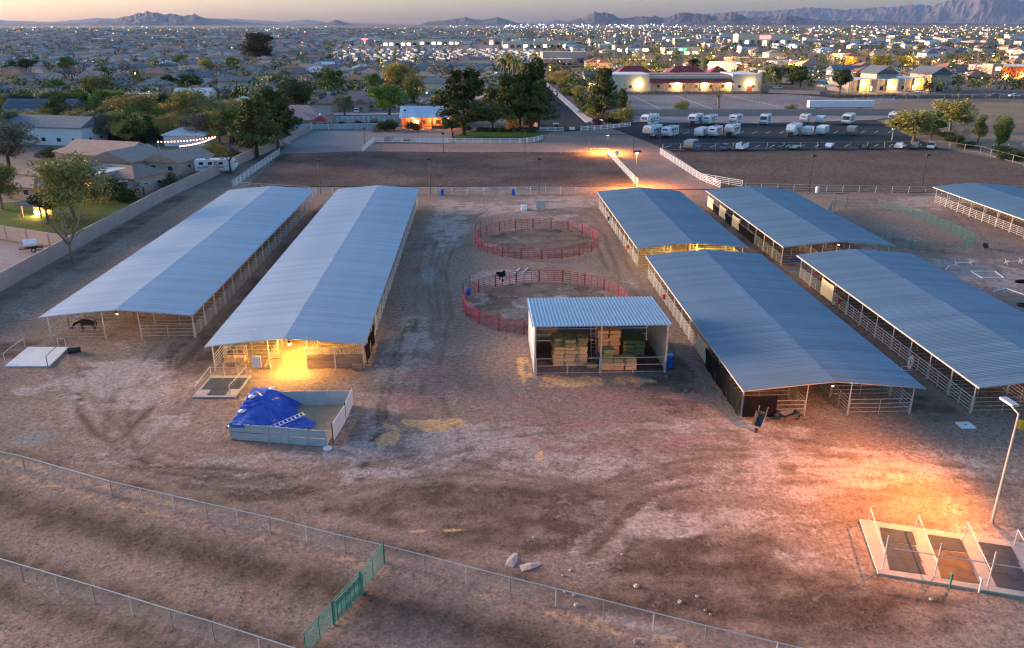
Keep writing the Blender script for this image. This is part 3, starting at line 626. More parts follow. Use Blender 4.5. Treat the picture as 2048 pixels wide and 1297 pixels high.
for s in (-1, 1): MB().path([(0,s*0.42,-0.3),(0.05,s*0.44,-0.75)], 0.03).cbox((0.05,s*0.45,-0.82), (0.2,0.14,0.12)).build('stirrup', M['black'], sd_)
def poly_pen(label, pts, m, gap=()):
    o = thing('oval_pen', label, 'pen')
    for i in range(len(pts)-1):
        p, q = Vector((*pts[i], 0)), Vector((*pts[i+1], 0)); L_ = (q-p).length; k = max(1, round(L_/3.2)); wq = L_/k; me = panel_mesh(wq-0.06, 1.65, 6, m, 0.03, 1, 0.28, key='pen_panel')
        for j in range(k): put('pen_panel', me, o, p+(q-p)*(j/k), math.atan2(q.y-p.y, q.x-p.x))
    return o
ov = poly_pen('green pipe oval pen between the barns at the far side', px_poly([(1690,417),(1752,417),(1800,427),(1850,445),(1900,467),(1945,490),(1928,503),(1885,507),(1820,500),(1750,485),(1690,462),(1655,435),(1662,420),(1690,417)]), M['greenpipe'])
gf = MB(); a_ = P(1668,420); b_ = P(1692,419)
for p in (a_, b_): gf.tube(p, p+Vector((0,0,3.0)), 0.05)
gf.tube(a_+Vector((0,0,3.0)), b_+Vector((0,0,3.0)), 0.05); gf.build('gate_frame', M['darkpipe'], ov)
for lb, px, py in (('white jump pole lying between the two round pens, nearer the saddle', 1034, 542), ('white jump pole lying between the two round pens, farther from the saddle', 1051, 541)):
    o = thing('jump_pole', lb, 'pole', P(px, py, 0.08), R(70)); MB().tube((-1.3,0,0), (1.3,0,0), 0.07, 8).build('shaft', M['white'], o)
    for e in (-1.3, 1.2): MB().tube((e,0,0), (e+0.1,0,0), 0.085, 8).build('end_cap', M['whitewall'], o)

# ------------------------------------------------------------------ shavings bunker with its tarp
BK = thing('shavings_bunker', 'grey steel panel bunker of shavings in front of the yellow lit barn', 'bunker')
cA, cB, cC, cD = Vector((-20.7,59.1,0)), Vector((-12.6,57.5,0)), Vector((-11.7,65.0,0)), Vector((-20.2,65.1,0))
def panel_wall(p, q, n, h, nm, m, rows=2):
    d = (q-p); L_ = d.length; rz = math.atan2(d.y, d.x)
    for i in range(n):
        for r_ in range(rows): MB().box(0.04, -0.03, 0.05+r_*(h/rows), L_/n-0.04, 0.03, (r_+1)*(h/rows)-0.012).build(nm, m, BK, p+d*(i/n), rz)
    for i in range(n+1): MB().box(-0.035, -0.07, 0, 0.035, 0.07, h+0.05).build('post', M['pipe'], BK, p+d*(i/n), rz)
panel_wall(cA, cB, 5, 1.5, 'wall_panel', M['greywall']); panel_wall(cD, cC, 4, 1.5, 'wall_panel', M['greywall'], 1); panel_wall(cA, cD, 3, 1.5, 'wall_panel', M['greywall'])
for p, q in ((Vector((-12.2,58.0,0)), Vector((-11.75,61.6,0))), (Vector((-11.75,61.7,0)), Vector((-11.6,64.9,0)))):
    d = q-p; MB().box(0.03, -0.03, 0.25, d.length-0.03, 0.03, 1.75).build('gate', M['whitewall'], BK, p, math.atan2(d.y, d.x))
    MB().tube((0,0,0), (0,0,1.95), 0.05).build('post', M['darkpipe'], BK, p)
b = MB(); nn = 24; vs = []
for j in range(nn+1):
    for i in range(nn+1):
        u, v_ = i/nn, j/nn; p = (cA*(1-u)+cB*u)*(1-v_)+(cD*(1-u)+cC*u)*v_; p = p*0.985 + (cA+cB+cC+cD)/4*0.015
        q_ = min(1, max(0, (0.50-u)/0.40)); q_ = q_*q_*(3-2*q_); b_ = min(1, max(0, (v_-0.15)/0.6)); h = 0.06+1.25*q_*(0.70+0.28*b_)+0.10*fbm(np.array([u*6.]), np.array([v_*6.]), 77)[0]; vs.append((p.x, p.y, h))
b.add(vs, [(j*(nn+1)+i, j*(nn+1)+i+1, (j+1)*(nn+1)+i+1, (j+1)*(nn+1)+i) for j in range(nn) for i in range(nn)])
M['shavings'] = ground_mat('wood_shavings', (0.33,0.24,0.15), (0.42,0.31,0.20), scale=0.6, fine=5, bump=0.5); stuff(b.build('shavings', M['shavings'], BK, smooth=True))
tp = thing('tarp', 'crumpled blue tarp draped over the heap in the bunker', 'tarp'); b = MB(); nx_, ny_ = 70, 60; vs = []
for j in range(ny_+1):
    for i in range(nx_+1):
        u, v_ = -0.035+0.79*i/nx_, -0.02+1.03*j/ny_
        lim = 0.50+0.26*math.exp(-((v_-0.42)/0.17)**2)-0.04*math.sin(v_*9); u = min(u, lim) if u > lim else u
        if u > 0.16: v_ = max(v_, 0.014)
        p = (cA*(1-u)+cB*u)*(1-v_)+(cD*(1-u)+cC*u)*v_
        q_ = min(1, max(0, (0.52-u)/0.40)); q_ = q_*q_*(3-2*q_); b_ = min(1, max(0, (v_-0.15)/0.6)); h = 0.24+1.66*q_*(0.74+0.28*b_)
        if u < -0.008: h = 1.45-(-u)*18
        if v_ > 1.0 and u < 0.42: h = min(h, 1.35)
        if v_ < -0.006 and u < 0.20: h = 1.2
        ang = math.atan2(v_-0.62, u-0.22); rr = math.hypot(u-0.22, v_-0.62)
        h += 0.12*math.sin(ang*11+3*vnoise(np.array([u*5.]), np.array([v_*5.]), 8)[0])*min(1, rr*3)*math.exp(-(rr/0.6)**2) + 0.24*(fbm(np.array([u*14.]), np.array([v_*14.]), 88, 3)[0]-0.5)
        vs.append((p.x, p.y, h))
b.add(vs, [(j*(nx_+1)+i, j*(nx_+1)+i+1, (j+1)*(nx_+1)+i+1, (j+1)*(nx_+1)+i) for j in range(ny_) for i in range(nx_)]); b.build('cloth', M['tarp'], tp, smooth=True)
for lb, u, v_ in (('white sandbag weighting the tarp near its upper left edge', 0.06, 0.66), ('white sandbag weighting the tarp near its lower left edge', 0.05, 0.30), ('pale sandbag on the crest of the blue tarp', 0.20, 0.93)):
    p = (cA*(1-u)+cB*u)*(1-v_)+(cD*(1-u)+cC*u)*v_; o = thing('sandbag', lb, 'sandbag', (p.x, p.y, 1.62 if v_ < .5 else 1.9), R(30))
    MB().lathe([(0.05,0),(0.24,0.03),(0.28,0.10),(0.24,0.17),(0.06,0.2)], 9).build('bag', M['palecon'], o, smooth=True); MB().tube((0.24,0,0.1),(0.36,0,0.12),0.05,6,0.08).build('neck', M['palecon'], o)
p0 = P(545, 853); ladder('ladder', 'metal ladder lying up the front of the blue tarp', (-17.5,58.95,1.05), (-14.9,60.6,1.55), 0.55, 9, M['whitewall'])
o = tag(MB().tube((-15.2,57.0,0.07),(-13.0,56.2,0.07),0.05,6).build('loose_pipe', M['rust']), 'loose rusty pipe lying in front of the bunker', 'pipe')
o = tag(MB().lathe([(0.3,0),(0.38,0.1),(0.3,0.2),(0.1,0.24)], 8).build('concrete_weight', M['palecon'], None, P(655,899)), 'lump of pale concrete at the bunker gate corner', 'rock')

# ------------------------------------------------------------------ wash racks
def slab_frame(nm, label, origin, rz): return thing(nm, label, 'wash rack', origin, rz)
W = slab_frame('wash_rack', 'concrete wash rack with three bays of dark rubber mats below the light pole', (24.3,40.0,0.02), R(-18))
MB().prism([(0,0),(13.5,0),(13.2,5.9),(-0.4,5.9)], 0.0, 0.15).build('slab', M['concrete'], W)
for k, m in enumerate(('mat','rustmat','mat','mat')):
    x = 0.75+k*2.95
    for j, (ya, yb) in enumerate(((0.55,1.9),(1.95,3.6),(3.65,5.2))): MB().prism([(x+rnd.uniform(-.05,.05),ya),(x+2.05,ya+rnd.uniform(-.1,.1)),(x+2.0+rnd.uniform(-.05,.05),yb),(x,yb)], 0.151, 0.175).build('mat', M[m if j < 2 else 'mat'], W)
for k in range(5):
    x = 0.3+k*2.95
    MB().tube((x,0.5,0.14),(x,0.5,2.6),0.045).build('post', M['pipe'], W); MB().tube((x-0.2,5.5,0.14),(x-0.2,5.5,1.35),0.04).build('post', M['pipe'], W)
    MB().tube((x-0.2,5.5,1.3),(x,0.5,1.2),0.035).build('side_rail', M['pipe'], W)
MB().tube((0.3,0.5,1.75),(12.1,0.5,1.75),0.035).build('tie_rail', M['pipe'], W)
for x, y in ((4.0,-0.12),(5.6,-0.12)): tag(MB().tube((0,0,0),(0,0,1.0),0.06).cbox((0,0.1,0.95),(0.12,0.25,0.1)).build('water_tap', M['whitewall' if x > 5 else 'greenpipe'], None, W.matrix_basis @ Vector((x,y,-0.02))), ('white' if x > 5 else 'green')+' standpipe tap at the edge of the three bay wash rack', 'tap')
hs = thing('garden_hose', 'coiled green hose hung on the wash rack post', 'hose', W.matrix_basis @ Vector((9.2,0.32,0.5)), R(-18))
for k in range(5): MB().path([(0.42*math.cos(2*math.pi*i/14)*(1+0.05*k), -0.03*k, 0.62+0.5*math.sin(2*math.pi*i/14)*(1-0.04*k)) for i in range(15)], 0.028, 5).build('coil', M['greenhose'], hs)
MB().path([(0.3,-0.1,0.1),(-1.2,-0.5,-0.44),(-3,-0.35,-0.46),(-3.4,-0.4,-0.46)], 0.025).build('tail', M['greenhose'], hs)
W2 = slab_frame('wash_rack', 'small concrete wash rack with black mats beside the bunker', (*P(384,797)[:2],0.02), R(-2)); c1 = P(420,754)-P(384,797); wd = 3.95
MB().prism([(0,0),(wd,0),(wd+0.1,c1.y),(0.1,c1.y)], 0, 0.12).build('slab', M['concrete'], W2)
for (xa, xb, ya, yb) in ((0.3,1.55,1.6,4.1),(1.6,2.9,1.6,4.1),(2.95,3.8,1.7,4.1),(1.25,2.9,0.35,1.55)): MB().box(xa, ya, 0.121, xb, yb, 0.145).build('mat', M['mat'], W2)
for (x, y, h) in ((0.25,0.3,1.0),(3.4,0.3,1.1),(0.3,4.3,1.3),(1.6,4.3,1.6),(2.9,4.3,1.6),(3.8,4.3,1.3)): MB().tube((x,y,0.1),(x,y,h),0.035).build('post', M['pipe'], W2)
MB().tube((3.4,0.3,1.1),(3.8,4.3,1.25),0.03).build('side_rail', M['pipe'], W2); MB().tube((0.25,0.3,1.0),(0.3,4.3,1.25),0.03).build('side_rail', M['pipe'], W2); MB().tube((0.3,4.3,1.15),(3.8,4.3,1.15),0.03).build('tie_rail', M['pipe'], W2)
W3 = slab_frame('wash_rack', 'bare pale concrete wash slab in front of the longest barn', (*P(10,735)[:2],0.02), R(0)); a_, b_, c_ = P(98,735)-P(10,735), P(138,697)-P(10,735), P(57,697)-P(10,735)
MB().prism([(0,0),(a_.x,a_.y),(b_.x,b_.y),(c_.x,c_.y)], 0, 0.14).build('slab', M['palecon'], W3)
p = a_*0.98; q = b_*0.96; zz = Vector((0,0,1.15))
for s in (p, q, q*0.8+c_*0.2): MB().tube(s, s+zz, 0.04).build('post', M['darkpipe' if s is p else 'pipe'], W3)
MB().tube(p+zz, q+zz, 0.035).build('side_rail', M['darkpipe'], W3); MB().tube(q+zz, q*0.8+c_*0.2+zz, 0.035).build('tie_rail', M['pipe'], W3)
p, q = c_*0.15+Vector((-0.3,0,0)), c_*1.0+Vector((-0.3,0,0))
for s in (p, q): MB().tube(s, s+zz, 0.04).build('post', M['pipe'], W3)
MB().tube(p+zz, q+zz, 0.035).build('side_rail', M['pipe'], W3)
o = thing('tyre_planter', 'black tub lying on its side by the pale wash slab', 'tub', P(148,701,0.3), R(20)); MB().tube((-0.55,0,0),(0.5,0,0.02),0.32,12,0.26).build('tub', M['rubber'], o); MB().tube((0.5,0,0.02),(0.6,0,0.02),0.3,12).build('rim', M['rubber'], o)

# ------------------------------------------------------------------ chain link fences
def fabric_mat():
    m = bpy.data.materials.new('chain_link_wire'); m.use_nodes = True; t_ = m.node_tree; b_ = t_.nodes['Principled BSDF']; b_.inputs['Base Color'].default_value = (0.42,0.40,0.40,1); b_.inputs['Roughness'].default_value = 0.6; b_.inputs['Alpha'].default_value = 0.16; return m
M['link'] = fabric_mat()
def chain_fence(label, pts, spacing, h, group=None):
    o = thing('chain_link_fence', label, 'fence')
    for p, q in zip(pts, pts[1:]):
        p, q = Vector((*p, 0.02)), Vector((*q, 0.02)); d = q-p; L_ = d.length; n = max(1, round(L_/spacing)); rz = math.atan2(d.y, d.x)
        for k in range(n+1): put('post', post_mesh(h+0.02, 0.04, M['pipe']), o, p+d*(k/n))
        MB().tube((0,0,h), (L_,0,h), 0.035, 6).build('top_rail', M['greywall'], o, p, rz)
        MB().add([(0,0,0.05),(L_,0,0.05),(L_,0,h),(0,0,h)], [(0,1,2,3)]).build('wire_mesh', M['link'], o, p, rz)
    return o
chain_fence('long chain link fence crossing the yard below the barns', px_poly([(-260,875),(51,942),(225,993),(415,1038),(542,1067),(691,1106),(769,1124),(850,1145),(1020,1190),(1207,1237),(1409,1289),(1700,1360)]), 3.0, 1.25)
chain_fence('chain link fence round the lower paddock with green panels at its end', px_poly([(-200,1090),(48,1165),(191,1208),(346,1257),(429,1282),(620,1345)]), 3.0, 1.3)
gp = thing('green_panel_run', 'row of three green pipe panels closing the paddock corner', 'fence')
pp = px_poly([(769,1128),(722,1190),(668,1250),(610,1318)])
for i in range(3):
    p, q = Vector((*pp[i],0)), Vector((*pp[i+1],0)); d = q-p; put('pipe_panel', panel_mesh(d.length-0.08, 1.6, 8, M['greenpipe'], 0.035, 1, 0.2, key='pipe_panel'), gp, p, math.atan2(d.y, d.x)); put('post', post_mesh(1.7, 0.05, M['greenpipe']), gp, p)
rg = thing('livestock_panel', 'second green panel leaning along the paddock corner row', 'panel', (pp[1][0]+0.15, pp[1][1]+0.1, 0)); d = Vector(pp[2])-Vector(pp[1]); rg.rotation_euler.z = math.atan2(d.y, d.x)
put('rails', panel_mesh(d.length-0.1, 1.5, 9, M['greenpipe'], 0.035, 5, 0.2, key='rails'), rg)
mm = MB().box(-0.2,-0.03,0.0,0.2,0.03,0.05).build('foot', M['greenpipe'], rg)

# ------------------------------------------------------------------ near light pole and loose yard things
bp_ = P(1984,1045); LP = thing('light_pole', 'tall light pole with flat orange lamp head above the three bay wash rack', 'light pole', bp_)
MB().tube((0,0,0),(0,0,8.3),0.11,8,0.07).build('pole', M['rust'], LP); hd = P(2014,803,8.6)-bp_
MB().tube((0,0,8.25),(hd.x,hd.y,8.6),0.05,6).build('arm', M['rust'], LP)
hx = MB(); dv = Vector((hd.x,hd.y,0)).normalized(); MB().cbox((hd.x-dv.x*0.2,hd.y-dv.y*0.2,8.66),(1.25,0.5,0.16), math.atan2(dv.y,dv.x)).build('lamp_head', M['greywall'], LP)
MB().cbox((hd.x-dv.x*0.1,hd.y-dv.y*0.1,8.565),(0.7,0.36,0.03), math.atan2(dv.y,dv.x)).build('lens', M['lamp'], LP)
point_light('lamp_light', (hd.x,hd.y,8.4), 4600, (1.0,0.31,0.02), 0.25, LP, spot=R(150), rot=Vector((-13,4,-8.4)).to_track_quat('-Z','Y').to_euler(), blend=1.0)
def wheelbarrow(label, loc, rz, tip=0.0):
    o = thing('wheelbarrow', label, 'wheelbarrow', loc, rz); o.rotation_euler = (0, tip, rz); o.scale = (1.25,)*3
    MB().add([(-0.35,-0.22,0.32),(0.45,-0.18,0.28),(0.45,0.18,0.28),(-0.35,0.22,0.32),(-0.55,-0.38,0.62),(0.72,-0.32,0.66),(0.72,0.32,0.66),(-0.55,0.38,0.62)],
             [(3,2,1,0),(0,1,5,4),(1,2,6,5),(2,3,7,6),(3,0,4,7),(0,3,2,1),(4,5,1,0),(5,6,2,1),(6,7,3,2),(7,4,0,3)]).build('tray', M['tray'], o)
    wh = MB(); wh.tube((0.8,-0.05,0.2),(0.8,0.05,0.2),0.2,12).build('wheel', M['rubber'], o)
    for s in (-1, 1): MB().path([(0.8,s*0.1,0.2),(0.1,s*0.2,0.28),(-1.0,s*0.3,0.55)],0.025).build('handle', M['wood'], o); MB().path([(-0.25,s*0.22,0.3),(-0.35,s*0.25,0.0)],0.022).build('leg', M['rust'], o)
    return o
wheelbarrow('wheelbarrow tipped up on its nose by the black mesh corner', P(1520,846,0.42), R(235), R(32)); wheelbarrow('flat dark wheelbarrow standing before the open barn front rails', P(1576,843,0.03), R(20))
wheelbarrow('far wheelbarrow by the light pole of the right yard', P(1970,500,0.03), R(60))
o = thing('drain_cover', 'square pale concrete drain cover on the orange lit ground', 'cover', P(1931,852,0.03)); MB().box(-0.6,-0.55,0,0.6,0.55,0.10).build('slab', M['palecon'], o); MB().box(-0.12,-0.1,0.101,0.12,0.1,0.13).build('lid', M['rust'], o)
o = thing('mounting_block', 'white stepped mounting block beyond the far round pen', 'block', P(1048,420)); MB().box(-0.55,-0.5,0,0.55,0.5,0.4).build('step', M['white'], o); MB().box(-0.55,0.0,0.401,0.55,0.5,0.85).build('step', M['white'], o)
o = thing('board_panel', 'grey upright board panel on feet beyond the far round pen', 'panel', P(1081,418)); MB().box(-0.85,-0.05,0.15,0.85,0.05,1.5).build('board', M['greywall'], o); [MB().box(x-0.05,-0.35,0,x+0.05,0.35,0.148).build('foot', M['rust'], o) for x in (-0.7,0.7)]
def bucket(label, loc, m, h=0.42): o = thing('bucket', label, 'bucket', loc); MB().lathe([(0.16,0),(0.2,h-0.03),(0.22,h)], 10).build('pail', M[m], o); MB().path([(-0.2,0,h),(0,0,h+0.2),(0.2,0,h)],0.012).build('handle', M['pipe'], o)
for lb, x, y, m, z in (('red bucket hung on the far rail of the barn beside the hay shelter', 21.95,90.6,'redplastic',0.9),('red bucket on the rail next to the single tan screen', 42.2,87.8,'redplastic',1.0),('blue bucket on the ground below the single tan screen', 43.0,86.6,'blueplastic',0.4),('blue bucket tied near the coiled white hose', 42.9,72.6,'blueplastic',0.9),('red bucket tied near the coiled white hose', 42.9,72.0,'redplastic',0.8),('teal muck bucket behind the side rails past the white hose', 43.3,69.6,'teal',0.1),('blue bucket on the rail of the barn behind the round pens', 21.6,132.0,'blueplastic',0.9),('red bucket on the rail of the barn behind the round pens', 21.6,113.5,'redplastic',0.9)):
    bucket(lb, (x,y,z), m, 0.6)
hs = thing('garden_hose', 'coiled white hose hung on the barn post beside the teal bucket', 'hose', (42.35,70.95,0.02))
for k in range(4): MB().path([(-0.05*k-0.05, 0.34*math.cos(2*math.pi*i/12), 0.85+0.55*math.sin(2*math.pi*i/12)-0.1*k) for i in range(13)],0.025,5).build('coil', M['white'], hs)
MB().path([(-0.4+0.5*math.cos(i*0.5),0.5*math.sin(i*0.5),0.04) for i in range(13)],0.025,5).build('floor_coil', M['white'], hs)
for lb, px, py in (('blue tarp bundle under the near end of the barn by the oval pen',1600,522),):
    o = thing('tarp_bundle', lb, 'tarp', P(px,py,0.02)); b = MB(); b.lathe([(1.3,0),(1.35,0.25),(1.0,0.55),(0.3,0.75),(0.05,0.78)], 11); b.v = [(x*1.2+0.15*math.sin(y*4), y*0.6+0.1*math.sin(x*5), z*(1+0.2*math.sin(x*3+y*2))) for x,y,z in b.v]; b.build('cloth', M['tarp'], o); MB().box(-1.5,-0.2,0,-1.35,0.2,0.5).build('block', M['wood'], o)
def frame_poles(label, pts, closed=True):
    o = thing('ground_pole_square', label, 'ground poles'); n = len(pts)
    for i in range(n if closed else n-1): a_, b_ = P(*pts[i],0.06), P(*pts[(i+1)%n],0.06); MB().tube(a_+(b_-a_)*0.02, b_-(b_-a_)*0.02, 0.06, 6).build('pole', M['white'], o)
frame_poles('square of white ground poles on the pale yard right of the barns', [(1941,543),(1990,543),(2008,556),(1964,556)]); frame_poles('open triangle of white ground poles at the yard edge past the roof', [(1987,583),(2012,577),(2060,594),(2060,603)], False); frame_poles('single white ground pole sticking out beyond the barn roof', [(1891,540),(1898,531)], False)
for lb, px, py in (('low white cavaletti jump right of the ground pole square',2026,528),('white cavaletti jump lying left of the ground pole square',1926,531)):
    o = thing('cavaletti', lb, 'jump', P(px,py), R(10)); MB().tube((-1.3,0,0.4),(1.3,0,0.4),0.05,6).build('pole', M['white'], o)
    for e in (-1.2,1.2): MB().tube((e,-0.35,0),(e,0.35,0.7),0.04,4).tube((e,0.35,0),(e,-0.35,0.7),0.04,4).build('cross_foot', M['white'], o)
o = thing('tyre', 'black tyre lying at the yard edge below the ground poles', 'tyre', P(2045,612,0.02)); MB().lathe([(0.42,0),(0.62,0.03),(0.66,0.12),(0.62,0.22),(0.42,0.24),(0.40,0.12)],14).build('tread', M['rubber'], o)
o = thing('sack', 'dark feed sack lying near the ground pole square', 'sack', P(2042,566,0.02)); b = MB(); b.lathe([(0.3,0),(0.5,0.1),(0.5,0.3),(0.2,0.42)],10); b.v=[(x*1.8,y*0.7,z) for x,y,z in b.v]; b.build('bag', M['black'], o)
# scattered stones on the yard, pale lumps by the fence, clods of the paddock
def rock_mesh(seed):
    rr = random.Random(seed); b = MB(); b.lathe([(0.3,0),(0.5,0.12),(0.42,0.3),(0.15,0.4)],7); b.v=[(x*rr.uniform(.7,1.3),y*rr.uniform(.7,1.2),z*rr.uniform(.7,1.2)) for x,y,z in b.v]; return b.mesh('rock', M['rock'])
rks = [rock_mesh(i) for i in range(4)]
for px, py, s in ((1273,1174,0.4),(1359,1205,0.3),(1141,1142,0.25),(1126,1152,0.22),(1421,1230,0.2),(1410,1222,0.2),(1148,1191,0.3),(1153,1212,0.35),(1067,1076,0.18),(1057,1082,0.18),(1244,1110,0.2),(1862,1200,0.3),(1130,1185,0.2),(1395,1194,0.25),(1270,1285,0.3)):
    tag(put('rock', rks[int(px)%4], None, P(px,py,0.02), px*1.0, s), 'small pale stone lying on the dark dirt by the fence', 'rock', 'stones scattered by the fence')
for lb, px, py, rz in (('flat pale sack spread on the dirt at the fence crack',1025,1120,1.2),('smaller flat pale sack right of the fence crack',1062,1133,0.3)):
    o = put('feed_sack', MB().add([(-0.75,-0.3,0.02),(-0.1,-0.36,0.07),(0.7,-0.12,0.03),(0.75,0.1,0.02),(0,0.3,0.08),(-0.7,0.28,0.03),(0,0,0.13),(-0.75,-0.3,-0.02),(0.7,-0.12,-0.02),(0.75,0.1,-0.02),(-0.7,0.28,-0.02)],[(0,1,6),(1,2,6),(2,3,6),(3,4,6),(4,5,6),(5,0,6)]).mesh('feed_sack', M['sack']), None, P(px,py,0.02), rz); tag(o, lb, 'sack')
b = MB(); rc = random.Random(5)
for k in range(3200):
    yy = rc.uniform(30,58) if k % 3 else rc.uniform(30,46); xx = rc.uniform(-40,42); s = rc.uniform(0.02,0.06)*(1.4 if rc.random() < .1 else 1)
    a0 = rc.uniform(0,6.28); b.add([(xx+s*math.cos(a0),yy+s*math.sin(a0),0.02),(xx+s*math.cos(a0+2.1),yy+s*math.sin(a0+2.1),0.02),(xx+s*math.cos(a0+4.2),yy+s*math.sin(a0+4.2),0.02),(xx,yy,0.04+s*0.9)],[(0,1,3),(1,2,3),(2,0,3)])
M['clod'] = mat('dirt_clod', (0.19,0.13,0.10), 0.95, 0, var=0.35, scale=0.6); stuff(b.build('dirt_clods', M['clod']))
# ------------------------------------------------------------------ road, kerbs and pavements beyond the gate
def strip(nm, x0, y0, x1, y1, z, m, h=0.0):
    if h: return struct(MB().box(x0,y0,0,x1,y1,z+h).build(nm, m))
    return sheet(nm, [(x0,y0),(x1,y0),(x1,y1),(x0,y1)], z, m)
strip('road', 19.5, 262, 36.6, 640, 0.20, M['road']); strip('road', -75, 300, 19.45, 309, 0.20, M['asphalt'])
sheet('road', px_poly([(1040,243),(1075,262),(1128,263),(1165,261),(1225,256),(1180,243)]), 0.204, M['asphalt'])
sheet('kerb', [(19.4,262),(36.7,262)], 0.2, M['walk']) if False else None
struct(MB().prism([(36.65,280),(36.95,280),(36.95,640),(36.65,640)],0.05,0.33).build('kerb', M['walk'])); struct(MB().prism([(36.96,282),(40.5,275),(41.5,282),(39.6,300),(39.6,640),(36.96,640)],0.04,0.32).build('pavement', M['walk']))
struct(MB().prism([(-75,296),(18.5,296),(18.5,299.9),(-75,299.9)],0.04,0.32).build('pavement', M['walk'])); struct(MB().prism([(-75,309.1),(18.5,309.1),(18.5,312),(-75,312)],0.04,0.32).build('pavement', M['walk']))
sheet('front_verge', [(-75,312),(18.5,312),(18.5,322),(-75,322)], 0.1, M['gravel'])
sheet('church_lot', [(52,305),(165,305),(190,372),(190,396),(52,396)], 0.10, M['lot']); sheet('church_drive', [(50,396.5),(170,396.5),(172,414),(50,414)], 0.12, M['asphalt']); sheet('field_road', [(165,372),(420,360),(420,378),(190,390),(150,396),(160,380)], 0.18, M['asphalt'])
sheet('side_lot', [(46,400),(63,400),(63,560),(46,560)], 0.11, M['asphalt'])
lm = cached('dash', lambda: MB().box(-0.9,-0.25,0,0.9,0.25,0.012).mesh('paint_line', M['line']))
for (a, bq) in (((1265,192),(1325,221)),((1355,193),(1428,219)),((1448,190),(1560,214)),((1568,180),(1630,196))):
    p, q = P(*a,0.124), P(*bq,0.124); n = int((q-p).length/3.2)
    for k in range(n):
        o = put('paint_line', lm, None, p+(q-p)*(k/n), math.atan2(q.y-p.y,q.x-p.x)); o['kind'] = 'structure'
sl = cached('stall', lambda: MB().box(-0.08,-2.6,0,0.08,2.6,0.012).mesh('paint_line', M['line']))
for k in range(26): o = put('paint_line', sl, None, (52+k*4.2, 222.5, 0.185), R(-35)); o['kind'] = 'structure'
for k in range(22): o = put('paint_line', sl, None, (56+k*4.3, 252, 0.185), R(-35)); o['kind'] = 'structure'
for k in range(20): o = put('paint_line', sl, None, (68+k*3.2, 411, 0.125), R(-20)); o['kind'] = 'structure'

# ------------------------------------------------------------------ arena fences
def rail_fence(nm, label, pts, spacing, h, rails, m, r=0.04, post_r=0.05, postbox=None, group=None):
    o = thing(nm, label, 'fence')
    for p, q in zip(pts, pts[1:]):
        p, q = Vector((*p,0.05)), Vector((*q,0.05)); d = q-p; L_ = d.length; n = max(1, round(L_/spacing)); rz = math.atan2(d.y, d.x)
        for k in range(n):
            if postbox: put('post', cached(('pb',postbox,h,m.name), lambda: MB().box(-postbox,-postbox,0,postbox,postbox,h+0.12).mesh('post', m)), o, p+d*(k/n), rz)
            else: put('post', post_mesh(h, post_r, m), o, p+d*(k/n))
            def rails_mesh():
                b = MB()
                for j in range(rails):
                    z = h-0.05-(h-0.35)*j/max(1,rails-1)
                    (b.box(0.0,-0.035,z-0.08,L_/n,0.035,z+0.08) if postbox else b.tube((0,0,z),(L_/n,0,z),r))
                return b.mesh('rails', m)
            put('rails', cached(('rf',round(L_/n,2),h,rails,m.name,postbox), rails_mesh), o, p+d*(k/n), rz)
        put('post', post_mesh(h, post_r, m), o, q)
    return o
rail_fence('pipe_fence', 'pale pipe fence along the left side of the dark arena', px_poly([(466,377),(560,310)]), 3.2, 1.6, 5, M['white'], 0.05)
rail_fence('pipe_fence', 'short pale pipe fence at the arena corner behind the longest barn', px_poly([(466,377),(500,380),(620,388)]), 3.0, 1.4, 4, M['pipe'])
rail_fence('pipe_fence', 'grey pipe fence between the long barn end and the dark arena', px_poly([(632,392),(840,390),(1000,389),(1212,387)]), 3.2, 1.5, 4, M['pipe'], 0.045, 0.06)
rail_fence('pipe_fence', 'white pipe fence on the arena side of the lit lane', px_poly([(1214,309),(1275,374)]), 3.0, 1.6, 5, M['white'], 0.05)
rail_fence('pipe_fence', 'white pipe fence on the far side of the lit lane', px_poly([(1318,309),(1400,362),(1440,378)]), 3.0, 1.6, 5, M['white'], 0.05)
rail_fence('pipe_fence', 'short white pipe fence behind the barn with the three screens', px_poly([(1405,362),(1484,376)]), 3.0, 1.5, 4, M['white'], 0.045)
rail_fence('pipe_fence', 'grey pipe fence along the near edge of the pale arena', px_poly([(1490,380),(1620,384),(1850,388),(2080,386)]), 3.4, 1.4, 3, M['pipe'], 0.035)
rail_fence('pipe_fence', 'wire fence with pale posts between the trailers and the pale arena', px_poly([(1325,303),(1500,300),(1700,299),(1868,296),(1960,308),(2048,333),(2150,360)]), 4.6, 1.9, 2, M['pipe'], 0.025, 0.07)
rail_fence('pipe_fence', 'thin wire fence across the top of the dark arena', px_poly([(735,304),(900,308),(1060,309),(1212,308)]), 4.4, 1.4, 2, M['pipe'], 0.02, 0.04)
rail_fence('vinyl_fence', 'white three rail vinyl fence along the drive ending in a curve', px_poly([(725,305),(747,285),(860,286.5),(980,287),(1040,287),(1068,284.5),(1085,280)]), 2.6, 1.25, 3, M['white'], postbox=0.08)
rail_fence('vinyl_fence', 'short white vinyl fence left of the entrance gap', px_poly([(1080,263),(1127,264)]), 2.4, 1.25, 3, M['white'], postbox=0.08)
rail_fence('vinyl_fence', 'white vinyl fence right of the entrance running to the trailer lot', px_poly([(1162,262),(1215,259),(1261,254)]), 2.5, 1.3, 3, M['white'], postbox=0.08)
rail_fence('vinyl_fence', 'small white vinyl fence at the road corner', px_poly([(1189,244),(1205,248)]), 2.4, 1.2, 3, M['white'], postbox=0.08)
